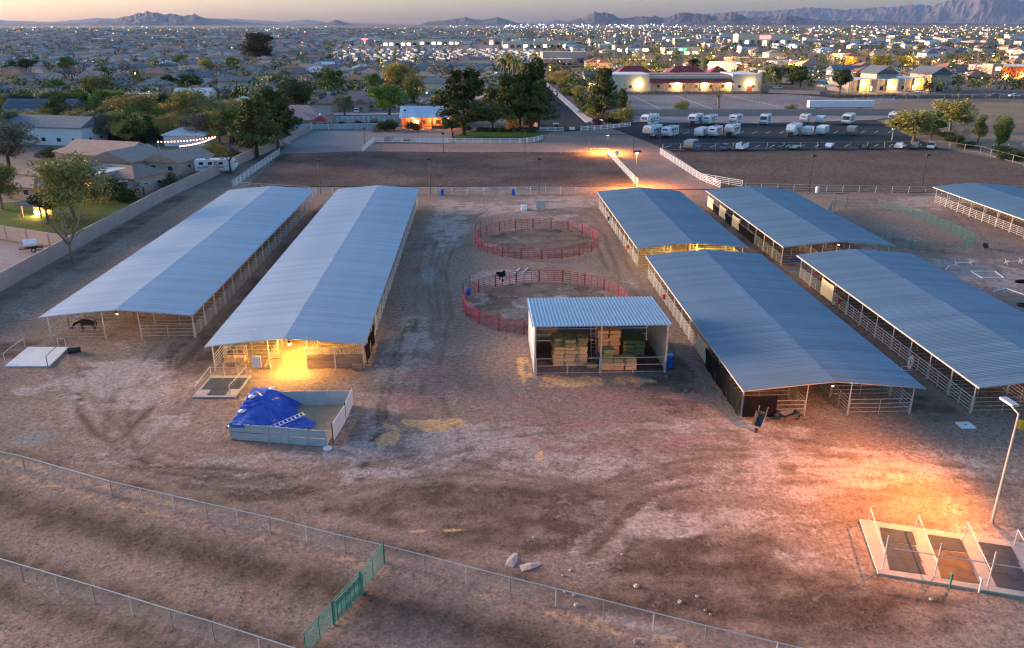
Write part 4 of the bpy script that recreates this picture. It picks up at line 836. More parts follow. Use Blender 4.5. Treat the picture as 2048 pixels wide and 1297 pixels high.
def picket(label, pts, h=1.7):
    o = thing('privacy_fence', label, 'fence'); pk = cached(('picket',h), lambda: MB().box(0.01,-0.02,0.08,1.58,0.02,h).mesh('fence_panel', M['pale_glass']))
    for p, q in zip(pts, pts[1:]):
        p, q = Vector((*p,0.09)), Vector((*q,0.09)); d = q-p; n = max(1, round(d.length/1.75)); rz = math.atan2(d.y,d.x)
        for k in range(n): put('fence_panel', pk, o, p+d*(k/n), rz); put('post', cached(('pkp',h), lambda: MB().box(-0.07,-0.07,0,0.07,0.07,h+0.15).mesh('post', M['white'])), o, p+d*(k/n), rz)
        MB().box(0,-0.05,h,d.length,0.05,h+0.08).build('top_rail', M['white'], o, p, rz)
M['pale_glass'] = mat('pale_lattice', (0.34,0.42,0.44), 0.7, 0, var=0.15)
picket('white framed fence in front of the red roofed gazebo', px_poly([(590,261),(757,259)])); picket('white framed fence behind the red roofed gazebo', px_poly([(612,246),(800,244)]), 1.9)
gzb = thing('gazebo', 'small gazebo with red hip roof and white posts inside the fence', 'gazebo', P(643,258,0.09)); w_ = 2.7
b = MB(); b.add([(-w_-.3,-w_-.3,2.5),(w_+.3,-w_-.3,2.5),(w_+.3,w_+.3,2.5),(-w_-.3,w_+.3,2.5),(0,0,4.3)],[(0,1,4),(1,2,4),(2,3,4),(3,0,4),(3,2,1,0)])
M['redroof'] = mat('red_metal_roof', (0.30,0.035,0.04), 0.5, 0.1, var=0.12, scale=0.5); b.build('roof', M['redroof'], gzb); MB().lathe([(0.3,4.2),(0.35,4.6),(0.05,5.0)],6).build('finial', M['white'], gzb)
for x in (-w_,w_):
    for y in (-w_,w_): MB().box(x-.09,y-.09,0,x+.09,y+.09,2.5).build('post', M['white'], gzb)
for a_ in range(4): MB().box(-w_,-w_-.05,2.3,w_,-w_+.05,2.499).build('beam', M['white'], gzb, (0,0,0), a_*math.pi/2)

# light standards round the arenas and the lane gate
def standard(label, bx, top_y, arms=1, lit=0, m='darkpipe'):
    base = P(*bx); d = math.hypot(base.x, base.y); h = 8.5
    for _ in range(40):           # height whose top lands where the photo shows it
        q = P(bx[0], top_y, h); h += (d-math.hypot(q.x,q.y))*-0.3*(CAM_H-h)/d*-1 if False else ((math.hypot(q.x,q.y)-d)*(CAM_H-h)/d)*0.5
    o = thing('arena_light', label, 'light pole', base); MB().tube((0,0,0),(0,0,h),0.09,6,0.06).build('pole', M[m], o)
    for k in range(arms): s = (-1 if k else 1); MB().cbox((s*0.4*(arms > 1),-0.15,h+0.1),(0.75,0.5,0.4)).build('lamp_head', M[m], o)
    if arms > 1: MB().tube((-0.6,0,h-0.1),(0.6,0,h-0.1),0.05).build('cross_arm', M[m], o)
    if lit: MB().cbox((0,-0.2,h-0.115),(0.5,0.3,0.03)).build('lens', M['lamp'], o); point_light('lamp_light', (0,-0.2,h-0.3), lit, SODIUM, 0.3, o, spot=R(165), blend=1.0)
    return o
standard('dark light standard at the arena fence between the two long barns', (642,389), 322); standard('dark light standard at the arena fence beside the first blue barrel', (861,388), 319); standard('dark light standard at the arena fence beside the second blue barrel', (1078,387), 319)
standard('lit light standard at the corner of the lane and the arena', (1270,378), 304, 2, 5500); standard('thin light standard on the lit apron before the entrance', (1177,303), 246, 1, 0)
standard('dark light standard at the pale arena fence beside the grey bin', (1618,384), 312); standard('dark light standard near the barn standing apart', (1844,374), 310); standard('slim light standard at the top fence of the dark arena', (887,308), 268); standard('slim light standard before the curved vinyl fence', (1050,308), 262); standard('dark light standard in front of the white roofed office', (812,271), 222); standard('pale camera pole at the edge of the trailer lot', (1783,283), 259, 1, 0, 'white'); standard('thin pole by the gravel yard before the gazebo fence', (730,288), 258)
gt = thing('lane_gate', 'dark overhead pipe frame and gate across the lit lane', 'gate'); tops = []
for bx in ((1214,309),(1266,314),(1318,311)):
    p = P(*bx); MB().tube(p, p+Vector((0,0,5.2)), 0.11, 6).build('post', M['darkpipe'], gt); tops.append(p+Vector((0,0,5.2)))
MB().tube(tops[0]+Vector((-2.5,0,0)), tops[2], 0.08).build('beam', M['darkpipe'], gt)
for i in range(2): p, q = P((1214,1266)[i],311.5), P((1264,1316)[i],312.5); d = q-p; put('gate_leaf', panel_mesh(d.length-0.3,1.5,5,M['rust'],0.05,2,0.3,key='gate_leaf'), gt, p+Vector((0.15,0,0)), math.atan2(d.y,d.x))
o = thing('gate_sign', 'round white sign fixed on the lane gate', 'sign', P(1234,308,1.0)); MB().tube((0,-0.12,0.2),(0,-0.08,0.2),0.6,14).build('plate', M['white'], o); MB().tube((0,-0.10,-1),(0,-0.10,-0.2),0.03).build('bracket', M['pipe'], o)
lampp = P(1213,300); o = thing('gate_lamp', 'glowing orange lamp on the lane gate post', 'lamp', tops[0]+Vector((0.1,0.3,-0.3))); MB().cbox((0,0,0),(0.5,0.4,0.2)).build('lamp_head', M['darkpipe'], o); MB().cbox((0,0,-0.12),(0.4,0.3,0.03)).build('lens', M['lamp'], o); point_light('lamp_light', (0,0.2,-0.4), 8500, SODIUM, 0.3, o, spot=R(168), blend=1.0)
o = thing('gate_sign', 'small white square signs at the entrance gap', 'sign', P(1144,263)); MB().box(-0.9,-0.03,0.5,-0.05,0.03,1.4).build('plate', M['white'], o); MB().box(0.05,-0.03,0.5,0.9,0.03,1.4).build('plate', M['white'], o); MB().tube((0,0,0),(0,0,1.5),0.05).build('post', M['pipe'], o)
o = thing('guard_box', 'small white roofed letter box shelter by the entrance fence', 'shelter', P(1112,258)); MB().box(-0.6,-0.5,0,0.6,0.5,1.5).build('case', M['darkpipe'], o); MB().box(-0.9,-0.8,1.502,0.9,0.8,1.75).build('roof', M['white'], o)
o = thing('satellite_dish', 'large white dish lying on the gravel below the pines', 'dish', P(570,288,0.9)); o.rotation_euler = (R(-40),R(15),0); MB().lathe([(0.1,0),(0.8,0.12),(1.25,0.38),(1.27,0.4),(0.8,0.18),(0.1,0.06)],16).build('bowl', M['white'], o); MB().tube((0,0,0),(0.2,-0.3,-1.2),0.08).build('mast', M['pipe'], o)

# ------------------------------------------------------------------ white roofed office
p = P(799,257); q = P(930,257); OF = thing('ranch_office', 'low office with white metal roof, red cupola and lit red brown porch', 'building', (p.x,p.y,0.1)); ow = q.x-p.x; od = 15.0
M['rustwall'] = mat('red_brown_wall', (0.30,0.10,0.07), 0.85, 0, var=0.15, scale=0.5); M['whiteroof'] = mat('white_metal_roof', (0.60,0.68,0.74), 0.45, 0.2, var=0.06, scale=0.5, rand=0.03); M['pinkstucco'] = mat('pink_stucco', (0.50,0.33,0.28), 0.9, 0, var=0.1, scale=0.5)
MB().box(0.3,2.5,0,ow-0.3,od-0.5,3.2).build('wall', M['rustwall'], OF)
nS = 24; sw_ = ow/nS; pr = MB().add([(0,-0.4,3.25),(sw_-0.06,-0.4,3.25),(sw_-0.06,-0.4,3.33),(sw_,-0.4,3.33),(0,od/2,6.2),(sw_-0.06,od/2,6.2),(sw_-0.06,od/2,6.28),(sw_,od/2,6.28)],[(0,1,5,4),(1,2,6,5),(2,3,7,6)]).mesh('roof_panel', M['whiteroof']); pb = MB().add([(0,od+0.2,3.25),(sw_,od+0.2,3.25),(0,od/2,6.2),(sw_,od/2,6.2)],[(1,0,2,3)]).mesh('roof_panel', M['whiteroof'])
for k in range(nS): put('roof_panel', pr, OF, (k*sw_,0,0)); put('roof_panel', pb, OF, (k*sw_,0,0))
for x in (0.3,ow-0.42): MB().xprism([(2.5,3.2),(od-0.5,3.2),(od/2,6.0)],x,x+0.12).build('gable', M['pinkstucco'], OF)
MB().box(0,-0.35,3.12,ow,-0.25,3.24).build('fascia', M['white'], OF)
cu = MB().box(ow*0.66,od/2-0.8,6.1,ow*0.66+1.5,od/2+0.7,7.2).build('cupola', M['pinkstucco'], OF); MB().add([(ow*.66-.3,od/2-1.1,7.2),(ow*.66+1.8,od/2-1.1,7.2),(ow*.66+1.8,od/2+1,7.2),(ow*.66-.3,od/2+1,7.2),(ow*.66+.75,od/2,8.0)],[(0,1,4),(1,2,4),(2,3,4),(3,0,4),(3,2,1,0)]).build('cap', M['redroof'], cu)
for k in range(7): MB().box(0.6+k*(ow-1.2)/6-0.25,-0.1,0,0.6+k*(ow-1.2)/6+0.25,0.35,3.1).build('porch_post', M['pinkstucco'], OF)
for k in (0.12,0.42,0.7): MB().box(ow*k,2.42,0.1,ow*k+1.1,2.5,2.3).build('door', M['wood'], OF)
for k in (0.22,0.32,0.55,0.82): MB().box(ow*k,2.43,1.0,ow*k+1.5,2.5,2.2).build('window', M['lit' if k in (0.22,) else 'glass'], OF)
for k in (0.2,0.5,0.78): lo = MB().cbox((ow*k,1.2,2.95),(0.3,0.3,0.15)).build('porch_lamp', M['lamp'], OF); point_light('lamp_light', (ow*k,1.0,2.7), 260, SODIUM, 0.2, OF)
MB().box(ow*0.5,-1.2,0,ow*0.5+5.5,-0.2,0.9).build('deck_rail', M['rustwall'], OF)

# ------------------------------------------------------------------ trailers and motor homes in the lot
M['rvwhite'] = mat('rv_fibreglass', (0.66,0.66,0.67), 0.4, 0, var=0.05, scale=0.5, rand=0.06); M['rvgrey'] = mat('rv_grey_panel', (0.22,0.23,0.25), 0.4, 0, var=0.1); M['rvblue'] = mat('rv_blue_graphic', (0.05,0.09,0.20), 0.4, 0, var=0.1); M['rvtan'] = mat('rv_tan_panel', (0.45,0.38,0.30), 0.5, 0, var=0.1)
def wheel(par, x, y, r=0.38):
    wm = cached(('wheel',r), lambda: MB().tube((0,-0.12,0),(0,0.12,0),r,12).mesh('tyre', M['rubber'])); rm = cached(('rim',r), lambda: MB().tube((0,-0.13,0),(0,0.13,0),r*0.55,10).mesh('rim', M['pipe']))
    o = put('wheel', None, par, (x,y,r)); put('tyre', wm, o); put('rim', rm, o)
def rv(label, base, ang, L_=8.5, kind='fifth', m='rvwhite', group=None, gm='rvgrey'):
    """local +x is the front; body width 2.5"""
    cat = {'motor':'motor home','box':'trailer','horse':'trailer'}.get(kind,'caravan'); o = thing({'motor':'motor_home','box':'cargo_trailer','horse':'horse_trailer','fifth':'fifth_wheel_trailer','travel':'travel_trailer'}[kind], label, cat, base, ang)
    W_ = 1.25; h = {'fifth':3.7,'travel':3.2,'motor':3.4,'box':2.6,'horse':2.5}[kind]; z0 = 0.7
    if kind == 'fifth': prof = [(0,z0),(L_-2.6,z0),(L_-2.4,1.6),(L_-0.3,1.65),(L_,2.2),(L_-0.35,3.2),(L_-1.2,h),(0,h-0.15)]
    elif kind == 'travel': prof = [(0,z0),(L_-0.6,z0),(L_-0.1,1.3),(L_,1.8),(L_-0.5,2.9),(L_-1.0,h),(0,h-0.1)]
    elif kind == 'motor': prof = [(0,0.55),(L_-0.1,0.55),(L_,1.3),(L_-0.15,1.6),(L_-0.55,h-0.3),(L_-1.0,h),(0,h)]
    else: prof = [(0,0.55),(L_-0.3,0.55),(L_,1.2),(L_-0.1,h-0.3),(L_-0.4,h),(0,h)]
    n = len(prof); b = MB(); b.add([(x,-W_,z) for x,z in prof]+[(x,W_,z) for x,z in prof],[tuple(range(n)),tuple(range(2*n-1,n-1,-1))]+[(i,n+i,n+(i+1)%n,(i+1)%n) for i in range(n)]); body = b.build('body', M[m], o)
    for s in (-1,1):
        y = s*(W_+0.012); yy = s*(W_-0.02)
        def side(nm, x0, za, x1, zb, mm, par=body): MB().box(x0,min(y,yy),za,x1,max(y,yy),zb).build(nm, M[mm], par)
        if kind in ('fifth','travel','motor'):
            for x in (0.9, L_*0.32, L_*0.58): side('window', x, 2.0, x+0.95, 2.65, 'glass')
            side('door', L_*0.46, 0.85, L_*0.46+0.75, 2.75, 'rvgrey'); side('stripe', 0.3, 1.25, L_-2.7, 1.5, gm); side('stripe', L_*0.2, 1.6, L_*0.75, 1.72, 'rvblue')
        elif kind == 'horse':
            for x in (0.5,1.5,2.5): side('window', x, 1.7, x+0.7, 2.1, 'glass')
        else: side('door', L_*0.6, 0.7, L_*0.6+0.8, 2.3, 'rvgrey')
        for x in ((1.6,2.5) if kind != 'motor' else (1.4,L_-1.5)): wheel(o, x+(L_*0.18 if kind != 'motor' else 0), s*(W_-0.1))
    if kind == 'fifth':
        MB().add([(L_-0.03,-1.0,2.3),(L_-0.03,1.0,2.3),(L_-0.36,1.0,3.1),(L_-0.36,-1.0,3.1),(L_+0.03,-1.0,2.32),(L_+0.03,1.0,2.32),(L_-0.30,1.0,3.12),(L_-0.30,-1.0,3.12)],[(4,5,6,7),(0,4,7,3),(1,2,6,5),(3,7,6,2),(0,1,5,4)]).build('front_cap', M[gm], body)
        MB().cbox((L_-1.2,0,0.8),(0.2,1.6,1.6)).build('landing_leg', M['darkpipe'], o)
    elif kind == 'motor': MB().add([(L_-0.1,-1.1,1.75),(L_-0.1,1.1,1.75),(L_-0.5,1.1,2.85),(L_-0.5,-1.1,2.85),(L_-0.04,-1.1,1.75),(L_-0.04,1.1,1.75),(L_-0.44,1.1,2.88),(L_-0.44,-1.1,2.88)],[(4,5,6,7),(0,4,7,3),(1,2,6,5),(3,7,6,2),(0,1,5,4)]).build('windscreen', M['glass'], body); MB().box(L_-0.08,-1.2,0.6,L_+0.05,1.2,1.1).build('bumper', M['rvgrey'], body)
    elif kind == 'travel': MB().cbox((L_-0.25,0,2.3),(0.1,1.5,0.6)).build('front_window', M['glass'], body); MB().tube((L_-0.5,0,0.6),(L_+1.0,0,0.55),0.07).build('hitch', M['darkpipe'], o)
    else: MB().tube((L_-0.5,0,0.6),(L_+1.0,0,0.55),0.07).build('hitch', M['darkpipe'], o); MB().box(-0.05,-1.1,0.65,0.02,1.1,h-0.2).build('rear_door', M['rvgrey'], body)
    if kind in ('fifth','travel','motor'):
        for x in (L_*0.3,L_*0.65): MB().cbox((x,0,h+0.1),(0.9,0.7,0.3)).build('roof_unit', M['rvgrey'], body)
    return o
RA = R(180+90-35)      # fronts point left and towards the stables
RVs = [(1303,252,'fifth',9.0,'white fifth wheel trailer with dark nose at the corner by the entrance fence','rvblue'),(1308,276,'fifth',8.5,'tan striped fifth wheel trailer at the lane end of the near row','rvtan'),(1343,275,'travel',7.5,'wedge nosed white travel trailer beside the tan striped fifth wheel','rvgrey'),(1393,251,'fifth',8.5,'fifth wheel trailer with blue side parked against a rounded white one','rvblue'),(1422,250,'travel',8.0,'rounded white travel trailer against the block wall','rvgrey'),(1474,249,'travel',7.0,'white travel trailer standing alone in the back row','rvtan'),(1405,274,'box',6.5,'white cargo trailer with a black end door','rvgrey'),(1433,275,'travel',6.0,'small grey striped caravan next to the cargo trailer','rvblue'),(1467,274,'fifth',7.5,'fifth wheel with tan skirt at the end of the near row','rvtan'),(1533,250,'motor',5.5,'small square motor home standing alone by the wall','rvgrey'),(1590,273,'fifth',10.0,'long all white fifth wheel trailer in the middle of the lot','rvwhite'),(1612,248,'travel',6.0,'white rounded trailer half hidden behind the long fifth wheel','rvgrey'),(1643,248,'horse',4.5,'small white horse trailer by the wall','rvgrey'),(1618,272,'box',5.0,'low white utility trailer beside the long fifth wheel','rvgrey'),(1648,270,'box',6.5,'tall white cargo trailer beside the low utility trailer','rvgrey'),(1700,249,'motor',8.0,'motor home with a big black windscreen','rvblue'),(1706,271,'box',4.5,'small grey camping trailer standing alone in the near row','rvtan'),(1790,247,'fifth',11.0,'large fifth wheel with swooping graphics half behind the shrubs','rvblue'),(1384,300,'horse',4.5,'grey horse trailer by the wire fence','rvgrey')]
for px, py, k, L_, lb, gm in RVs:
    c = P(px, py, 0.19); d = Vector((math.cos(RA),math.sin(RA),0)); rv(lb, c-d*L_*0.42+Vector((0,1.2,0)), RA+rnd.uniform(-.04,.04), L_, k, 'rvwhite' if 'grey' not in lb or 'striped' in lb else 'rvgrey', gm=gm)
def flatbed(label, px, py, m, L_=4.5, sides=0.5, load=None, ang=None):
    o = thing('utility_trailer', label, 'trailer', P(px,py,0.19), RA if ang is None else ang); MB().box(-L_/2,-1,0.55,L_/2,1,0.66).build('deck', M[m], o)
    for s in (-1,1):
        MB().box(-L_/2,s*1.0-0.03,0.661,L_/2,s*1.0+0.03,0.66+sides).build('side_board', M[m], o); wheel(o,0,s*1.12,0.33)
    MB().tube((L_/2,0,0.55),(L_/2+1.2,0,0.5),0.06).build('hitch', M['darkpipe'], o)
    if load: MB().box(-L_*0.35,-0.8,0.662,L_*0.2,0.8,1.5).build('load', M[load], o)
flatbed('white stake sided flatbed trailer by the wire fence',1484,300,'white',5.0,1.2); flatbed('dark empty flatbed by the wire fence beside the covered car',1560,298,'darkpipe',4.0,0.3); flatbed('long dark flatbed trailer lying by the wire fence',1590,298,'rvgrey',6.0,0.2); flatbed('flatbed trailer carrying a white load with blue base',1657,299,'blueplastic',4.5,0.4,'white'); flatbed('dark flatbed trailer right of the blue based one',1728,298,'darkpipe',5.0,0.4); flatbed('flatbed with a white hood by the wire fence bend',1798,298,'white',4.0,0.5,'rvwhite'); flatbed('grey tarped flatbed by the wire fence bend',1829,297,'rvgrey',5.5,0.5,'rvgrey')
M['carred']=mat('red_car_paint',(0.35,0.02,0.02),0.3,0,var=0.05); M['carwhite']=mat('white_car_paint',(0.7,0.7,0.7),0.3,0,var=0.05); M['cargrey']=mat('grey_car_paint',(0.12,0.13,0.15),0.3,0.2,var=0.05)
def car(label, loc, rz, m, L_=4.6, pickup=False, group=None):
    o = thing('parked_car', label, 'car', loc, rz, group); h = L_/2
    prof = [(-h,0.35),(h,0.35),(h,0.75),(h-0.9,0.95),(-h+0.3,1.0),(-h,0.85)]; n = 6
    def body(): b = MB(); b.add([(x,-0.9,z) for x,z in prof]+[(x,0.9,z) for x,z in prof],[tuple(range(n)),tuple(range(2*n-1,n-1,-1))]+[(i,n+i,n+(i+1)%n,(i+1)%n) for i in range(n)]); return b.mesh('body', M[m])
    put('body', cached(('car',m,L_), body), o)
    p2 = [(-h+0.5,0.98),(h-1.1,0.95),(h-1.9,1.48),(-h+1.2,1.5)] if not pickup else [(-0.2,0.98),(h-1.1,0.95),(h-1.8,1.7),(0.0,1.7)]
    def cab(): b = MB(); b.add([(x,-0.8,z) for x,z in p2]+[(x,0.8,z) for x,z in p2],[(0,1,2,3),(7,6,5,4)]+[(i,4+i,4+(i+1)%4,(i+1)%4) for i in range(4)]); return b.mesh('cabin', M['glass'])
    put('cabin', cached(('cab',L_,pickup), cab), o); put('roof', cached(('croof',m,L_,pickup), lambda: MB().box(p2[3][0],-0.78,p2[2][1]-0.02,p2[2][0],0.78,p2[2][1]+0.05).mesh('roof', M[m])), o)
    for x in (-h+0.85,h-0.9):
        for s in (-1,1): wheel(o,x,s*0.82,0.33)
    return o
car('car under a silver dome cover by the wire fence', P(1450,300,0.19), RA, 'cargrey', 4.4); car('white pickup at the end of the trailer row by the fence bend', P(1862,297,0.19), RA, 'carwhite', 5.2, True)
car('red car on the field road before the tan building', P(1988,194,0.19), R(175), 'carred'); car('white sedan behind the red car on the field road', P(2028,194,0.19), R(175), 'carwhite'); car('white pickup parked on the drive left of the tan wall', P(1555,178,0.13), R(10), 'carwhite', 5.2, True); car('silver car in the driveway of the lit garage house', (-46.5,316,0.3), R(95), 'carwhite'); car('white sedan parked at the kerb of the dark road', (35.2,440,0.2), R(90), 'carwhite')
for k in range(9): car('parked car in the side lot left of the red awning building', (49+4.0*(k%3)+rnd.uniform(-.3,.3),428+k*9,0.12), R(90+rnd.uniform(-8,8)), ('carwhite','cargrey','carred','carwhite')[k%4] if k%4 != 2 else 'carwhite', group='cars in the side lot')
# ------------------------------------------------------------------ trees and shrubs
M['lf_green'] = leaf_mat('leaf_green', (0.051,0.087,0.020), (0.128,0.180,0.045)); M['lf_bright'] = leaf_mat('leaf_bright', (0.102,0.174,0.026), (0.210,0.285,0.045)); M['lf_olive'] = leaf_mat('leaf_olive', (0.154,0.154,0.045), (0.319,0.281,0.085)); M['lf_gold'] = leaf_mat('leaf_gold', (0.271,0.209,0.054), (0.488,0.356,0.112)); M['lf_pine'] = leaf_mat('pine_needles', (0.051,0.070,0.023), (0.150,0.143,0.048)); M['lf_dark'] = leaf_mat('leaf_dark', (0.029,0.049,0.020), (0.075,0.098,0.038)); M['lf_twig'] = leaf_mat('bare_twigs', (0.217,0.145,0.123), (0.360,0.247,0.210)); M['lf_grey'] = leaf_mat('leaf_grey', (0.123,0.123,0.087), (0.225,0.210,0.150)); M['lf_euc'] = leaf_mat('eucalyptus_leaf', (0.045,0.038,0.020), (0.11,0.085,0.045)); M['lf_plum'] = leaf_mat('leaf_plum', (0.087,0.029,0.043), (0.180,0.068,0.090)); M['lf_orange_and_lit'] = leaf_mat('leaf_orange_and_lit', (0.435,0.189,0.029), (0.630,0.300,0.045))  # orange leaf colour also holds the lamp glow painted on two lawn trees
M['bark'] = mat('bark', (0.075,0.05,0.038), 0.95, 0, var=0.3, scale=3, bump=0.5); M['palebark'] = mat('pale_bark', (0.17,0.14,0.10), 0.95, 0, var=0.3, scale=3)
def leaf(vs, fs, p, s, rr, lengthen=1.0):
    a = Vector((rr.gauss(0,1),rr.gauss(0,1),rr.gauss(0,1))).normalized(); c = a.orthogonal().normalized(); d = a.cross(c); th = rr.uniform(0,6.28); e = c*math.cos(th)+d*math.sin(th); g_ = a.cross(e); n = len(vs); e = e*s*lengthen; g_ = g_*s*0.6
    vs += [tuple(p-e), tuple(p+g_), tuple(p+e), tuple(p-g_)]; fs.append((n,n+1,n+2,n+3))
def crown_mesh(kind, seed, m, nleaf=2600, ls=0.20):
    """crown for a tree 8 m tall"""
    rr = random.Random(seed); vs = []; fs = []
    if kind in ('broad','wispy','shrub','column'):
        lobes = []
        for k in range(16 if kind != 'shrub' else 9):
            a = rr.uniform(0,6.28); r = rr.uniform(0.3,2.4)*(1 if kind != 'column' else 0.4); z = rr.uniform(3.2,6.6)-0.25*r if kind != 'shrub' else rr.uniform(0.7,2.0)
            if kind == 'column': z = rr.uniform(2.0,6.9)
            s = rr.uniform(0.7,1.4) if kind != 'wispy' else rr.uniform(0.8,1.7); lobes.append((Vector((r*math.cos(a),r*math.sin(a),z)), s, rr.uniform(0.6,1.0)))
        for k in range(nleaf):
            c, s, fl = rr.choice(lobes); d = Vector((rr.gauss(0,1),rr.gauss(0,1),rr.gauss(0,1))).normalized(); q = s*(rr.uniform(0.55,1.08) if kind != 'wispy' else rr.uniform(0.2,1.25))
            p = c+Vector((d.x*q,d.y*q,d.z*q*fl)); p.z = max(p.z,0.15); leaf(vs,fs,p,ls*rr.uniform(0.6,1.4),rr, 1.0 if kind != 'wispy' else 1.7)
    elif kind == 'pine':
        br = []
        for k in range(44):
            z = 1.7+6.2*(k/44)**0.95; L_ = (1-((z-1.2)/8.6))*3.2*rr.uniform(0.5,1.15)+0.35; a = rr.uniform(0,6.28); br.append((z,L_,a))
        for k in range(nleaf):
            z,L_,a = rr.choice(br); t_ = rr.uniform(0.12,1)**0.8; aa = a+rr.gauss(0,0.28); p = Vector((L_*t_*math.cos(aa),L_*t_*math.sin(aa),z+0.35*t_*L_*0.5+rr.gauss(0,0.2))); leaf(vs,fs,p,ls*rr.uniform(0.6,1.4),rr,1.5)
    elif kind == 'weep':
        for k in range(120):
            a = rr.uniform(0,6.28); r = rr.uniform(0.5,2.4); z1 = rr.uniform(4.8,7.4)-r*0.5; z0 = rr.uniform(0.8,2.6)
            for j in range(nleaf//120): f = rr.random(); leaf(vs,fs,Vector((r*math.cos(a)*(1+0.15*f)+rr.gauss(0,.12),r*math.sin(a)*(1+0.15*f)+rr.gauss(0,.12),z1+(z0-z1)*f)),ls*rr.uniform(.6,1.3),rr,1.6)
    elif kind == 'bare':
        def grow(p, d, L_, depth):
            q = p+d*L_
            if depth >= 2: a = d.orthogonal().normalized()*0.016*(5-depth); n = len(vs); vs.extend([tuple(p-a),tuple(p+a),tuple(q+a*0.5),tuple(q-a*0.5)]); fs.append((n,n+1,n+2,n+3)); a2 = d.cross(a); n = len(vs); vs.extend([tuple(p-a2),tuple(p+a2),tuple(q+a2*0.5),tuple(q-a2*0.5)]); fs.append((n,n+1,n+2,n+3))
            if depth < 6:
                for _ in range(3 if depth < 5 else 3): grow(q, (d+Vector((rr.gauss(0,.5),rr.gauss(0,.5),rr.gauss(0.12,.4)))).normalized(), L_*rr.uniform(.6,.8), depth+1)
        for _ in range(3): grow(Vector((0,0,1.6)), Vector((rr.gauss(0,.45),rr.gauss(0,.45),1)).normalized(), 1.7, 1)
    elif kind == 'palm':
        for k in range(26):
            a = rr.uniform(0,6.28); up = rr.uniform(-0.6,1.0); pts = [Vector((0,0,7.4))]
            for j in range(1,7): pts.append(pts[-1]+Vector((math.cos(a)*0.34,math.sin(a)*0.34,up*0.34-0.09*j)))
            s_ = Vector((-math.sin(a),math.cos(a),0))
            for j in range(6):
                wd = 0.28*math.sin(math.pi*(j+0.8)/7); w2 = 0.28*math.sin(math.pi*(j+1.8)/7.5); n = len(vs); vs.extend([tuple(pts[j]-s_*wd-Vector((0,0,wd*.5))),tuple(pts[j]),tuple(pts[j]+s_*wd-Vector((0,0,wd*.5))),tuple(pts[j+1]-s_*w2-Vector((0,0,w2*.5))),tuple(pts[j+1]),tuple(pts[j+1]+s_*w2-Vector((0,0,w2*.5)))]); fs += [(n,n+1,n+4,n+3),(n+1,n+2,n+5,n+4)]
    b = MB(); b.add(vs, fs); return b.mesh('crown', m)
def trunk_mesh(kind, seed, m):
    rr = random.Random(seed+99); b = MB()
    if kind == 'palm': b.tube((0,0,-.1),(0.1,0,7.4),0.22,7,0.17); return b.mesh('trunk', m)
    if kind == 'pine': b.tube((0,0,-.1),(0.05,0.05,7.6),0.22,7,0.04); [b.tube((0,0,2+k*0.5),(1.6*math.cos(k*2.4)*(1-k/13),1.6*math.sin(k*2.4)*(1-k/13),2.4+k*0.5),0.05,4,0.02) for k in range(10)]; return b.mesh('trunk', m)
    if kind == 'shrub': [b.tube((0,0,-.05),(0.8*math.cos(k),0.8*math.sin(k),1.4),0.06,4,0.03) for k in range(5)]; return b.mesh('trunk', m)
    top = Vector((rr.uniform(-.2,.2),rr.uniform(-.2,.2),2.2)); b.tube((0,0,-.1),top,0.22,7,0.16)
    for k in range(6):
        a = k*1.05+rr.uniform(-.3,.3); q = top+Vector((1.3*math.cos(a),1.3*math.sin(a),rr.uniform(1.2,2.4))); b.tube(top,q,0.10,5,0.06); b.tube(q,q+Vector((0.7*math.cos(a+.4),0.7*math.sin(a+.4),1.1)),0.06,4,0.02); b.tube(q,q+Vector((0.5*math.cos(a-.8),0.5*math.sin(a-.8),1.2)),0.05,4,0.02)
    return b.mesh('trunk', m)
KINDS = {'palo':('bare','lf_gold','pale bare'),'green':('broad','lf_green','leafy green'),'bright':('broad','lf_bright','bright green'),'olive':('wispy','lf_olive','wispy olive'),'gold':('wispy','lf_gold','golden wispy'),'pine':('pine','lf_pine','dark pine'),'dark':('broad','lf_dark','dense dark green'),'twig':('bare','lf_twig','bare reddish'),'weep':('weep','lf_olive','weeping olive'),'palm':('palm','lf_olive','fan palm'),'shrub':('shrub','lf_dark','round dark'),'grey':('broad','lf_grey','grey green'),'column':('column','lf_green','slim upright'),'plum':('shrub','lf_plum','plum leaved'),'oshrub':('shrub','lf_olive','olive'),'euc':('column','lf_euc','huge dark'),'orange':('broad','lf_orange_and_lit','orange leaved and lit')}
SIZE = {'palo':0.2,'green':0.2,'bright':0.2,'olive':0.16,'gold':0.16,'pine':0.19,'dark':0.2,'twig':0.2,'weep':0.13,'palm':0.2,'shrub':0.15,'grey':0.18,'column':0.17,'plum':0.16,'oshrub':0.16,'orange':0.2,'euc':0.2}
def tree_meshes(k, v, lo=False):
    kd, m, _ = KINDS[k]; n = (10500 if kd in ('pine','wispy','weep') else 8000) if not lo else 420
    return cached(('crown',k,v,lo), lambda: crown_mesh(kd, hash_(k)+v*7, M[m], n if kd != 'shrub' else n//2, SIZE[k]*(0.68 if not lo else 2.3))), cached(('trunk',k,v), lambda: trunk_mesh(kd, hash_(k)+v*7, M['bark' if k not in ('olive','twig','palm') else 'palebark']))
def hash_(s): return sum(ord(c)*(i+3) for i, c in enumerate(s)) % 997
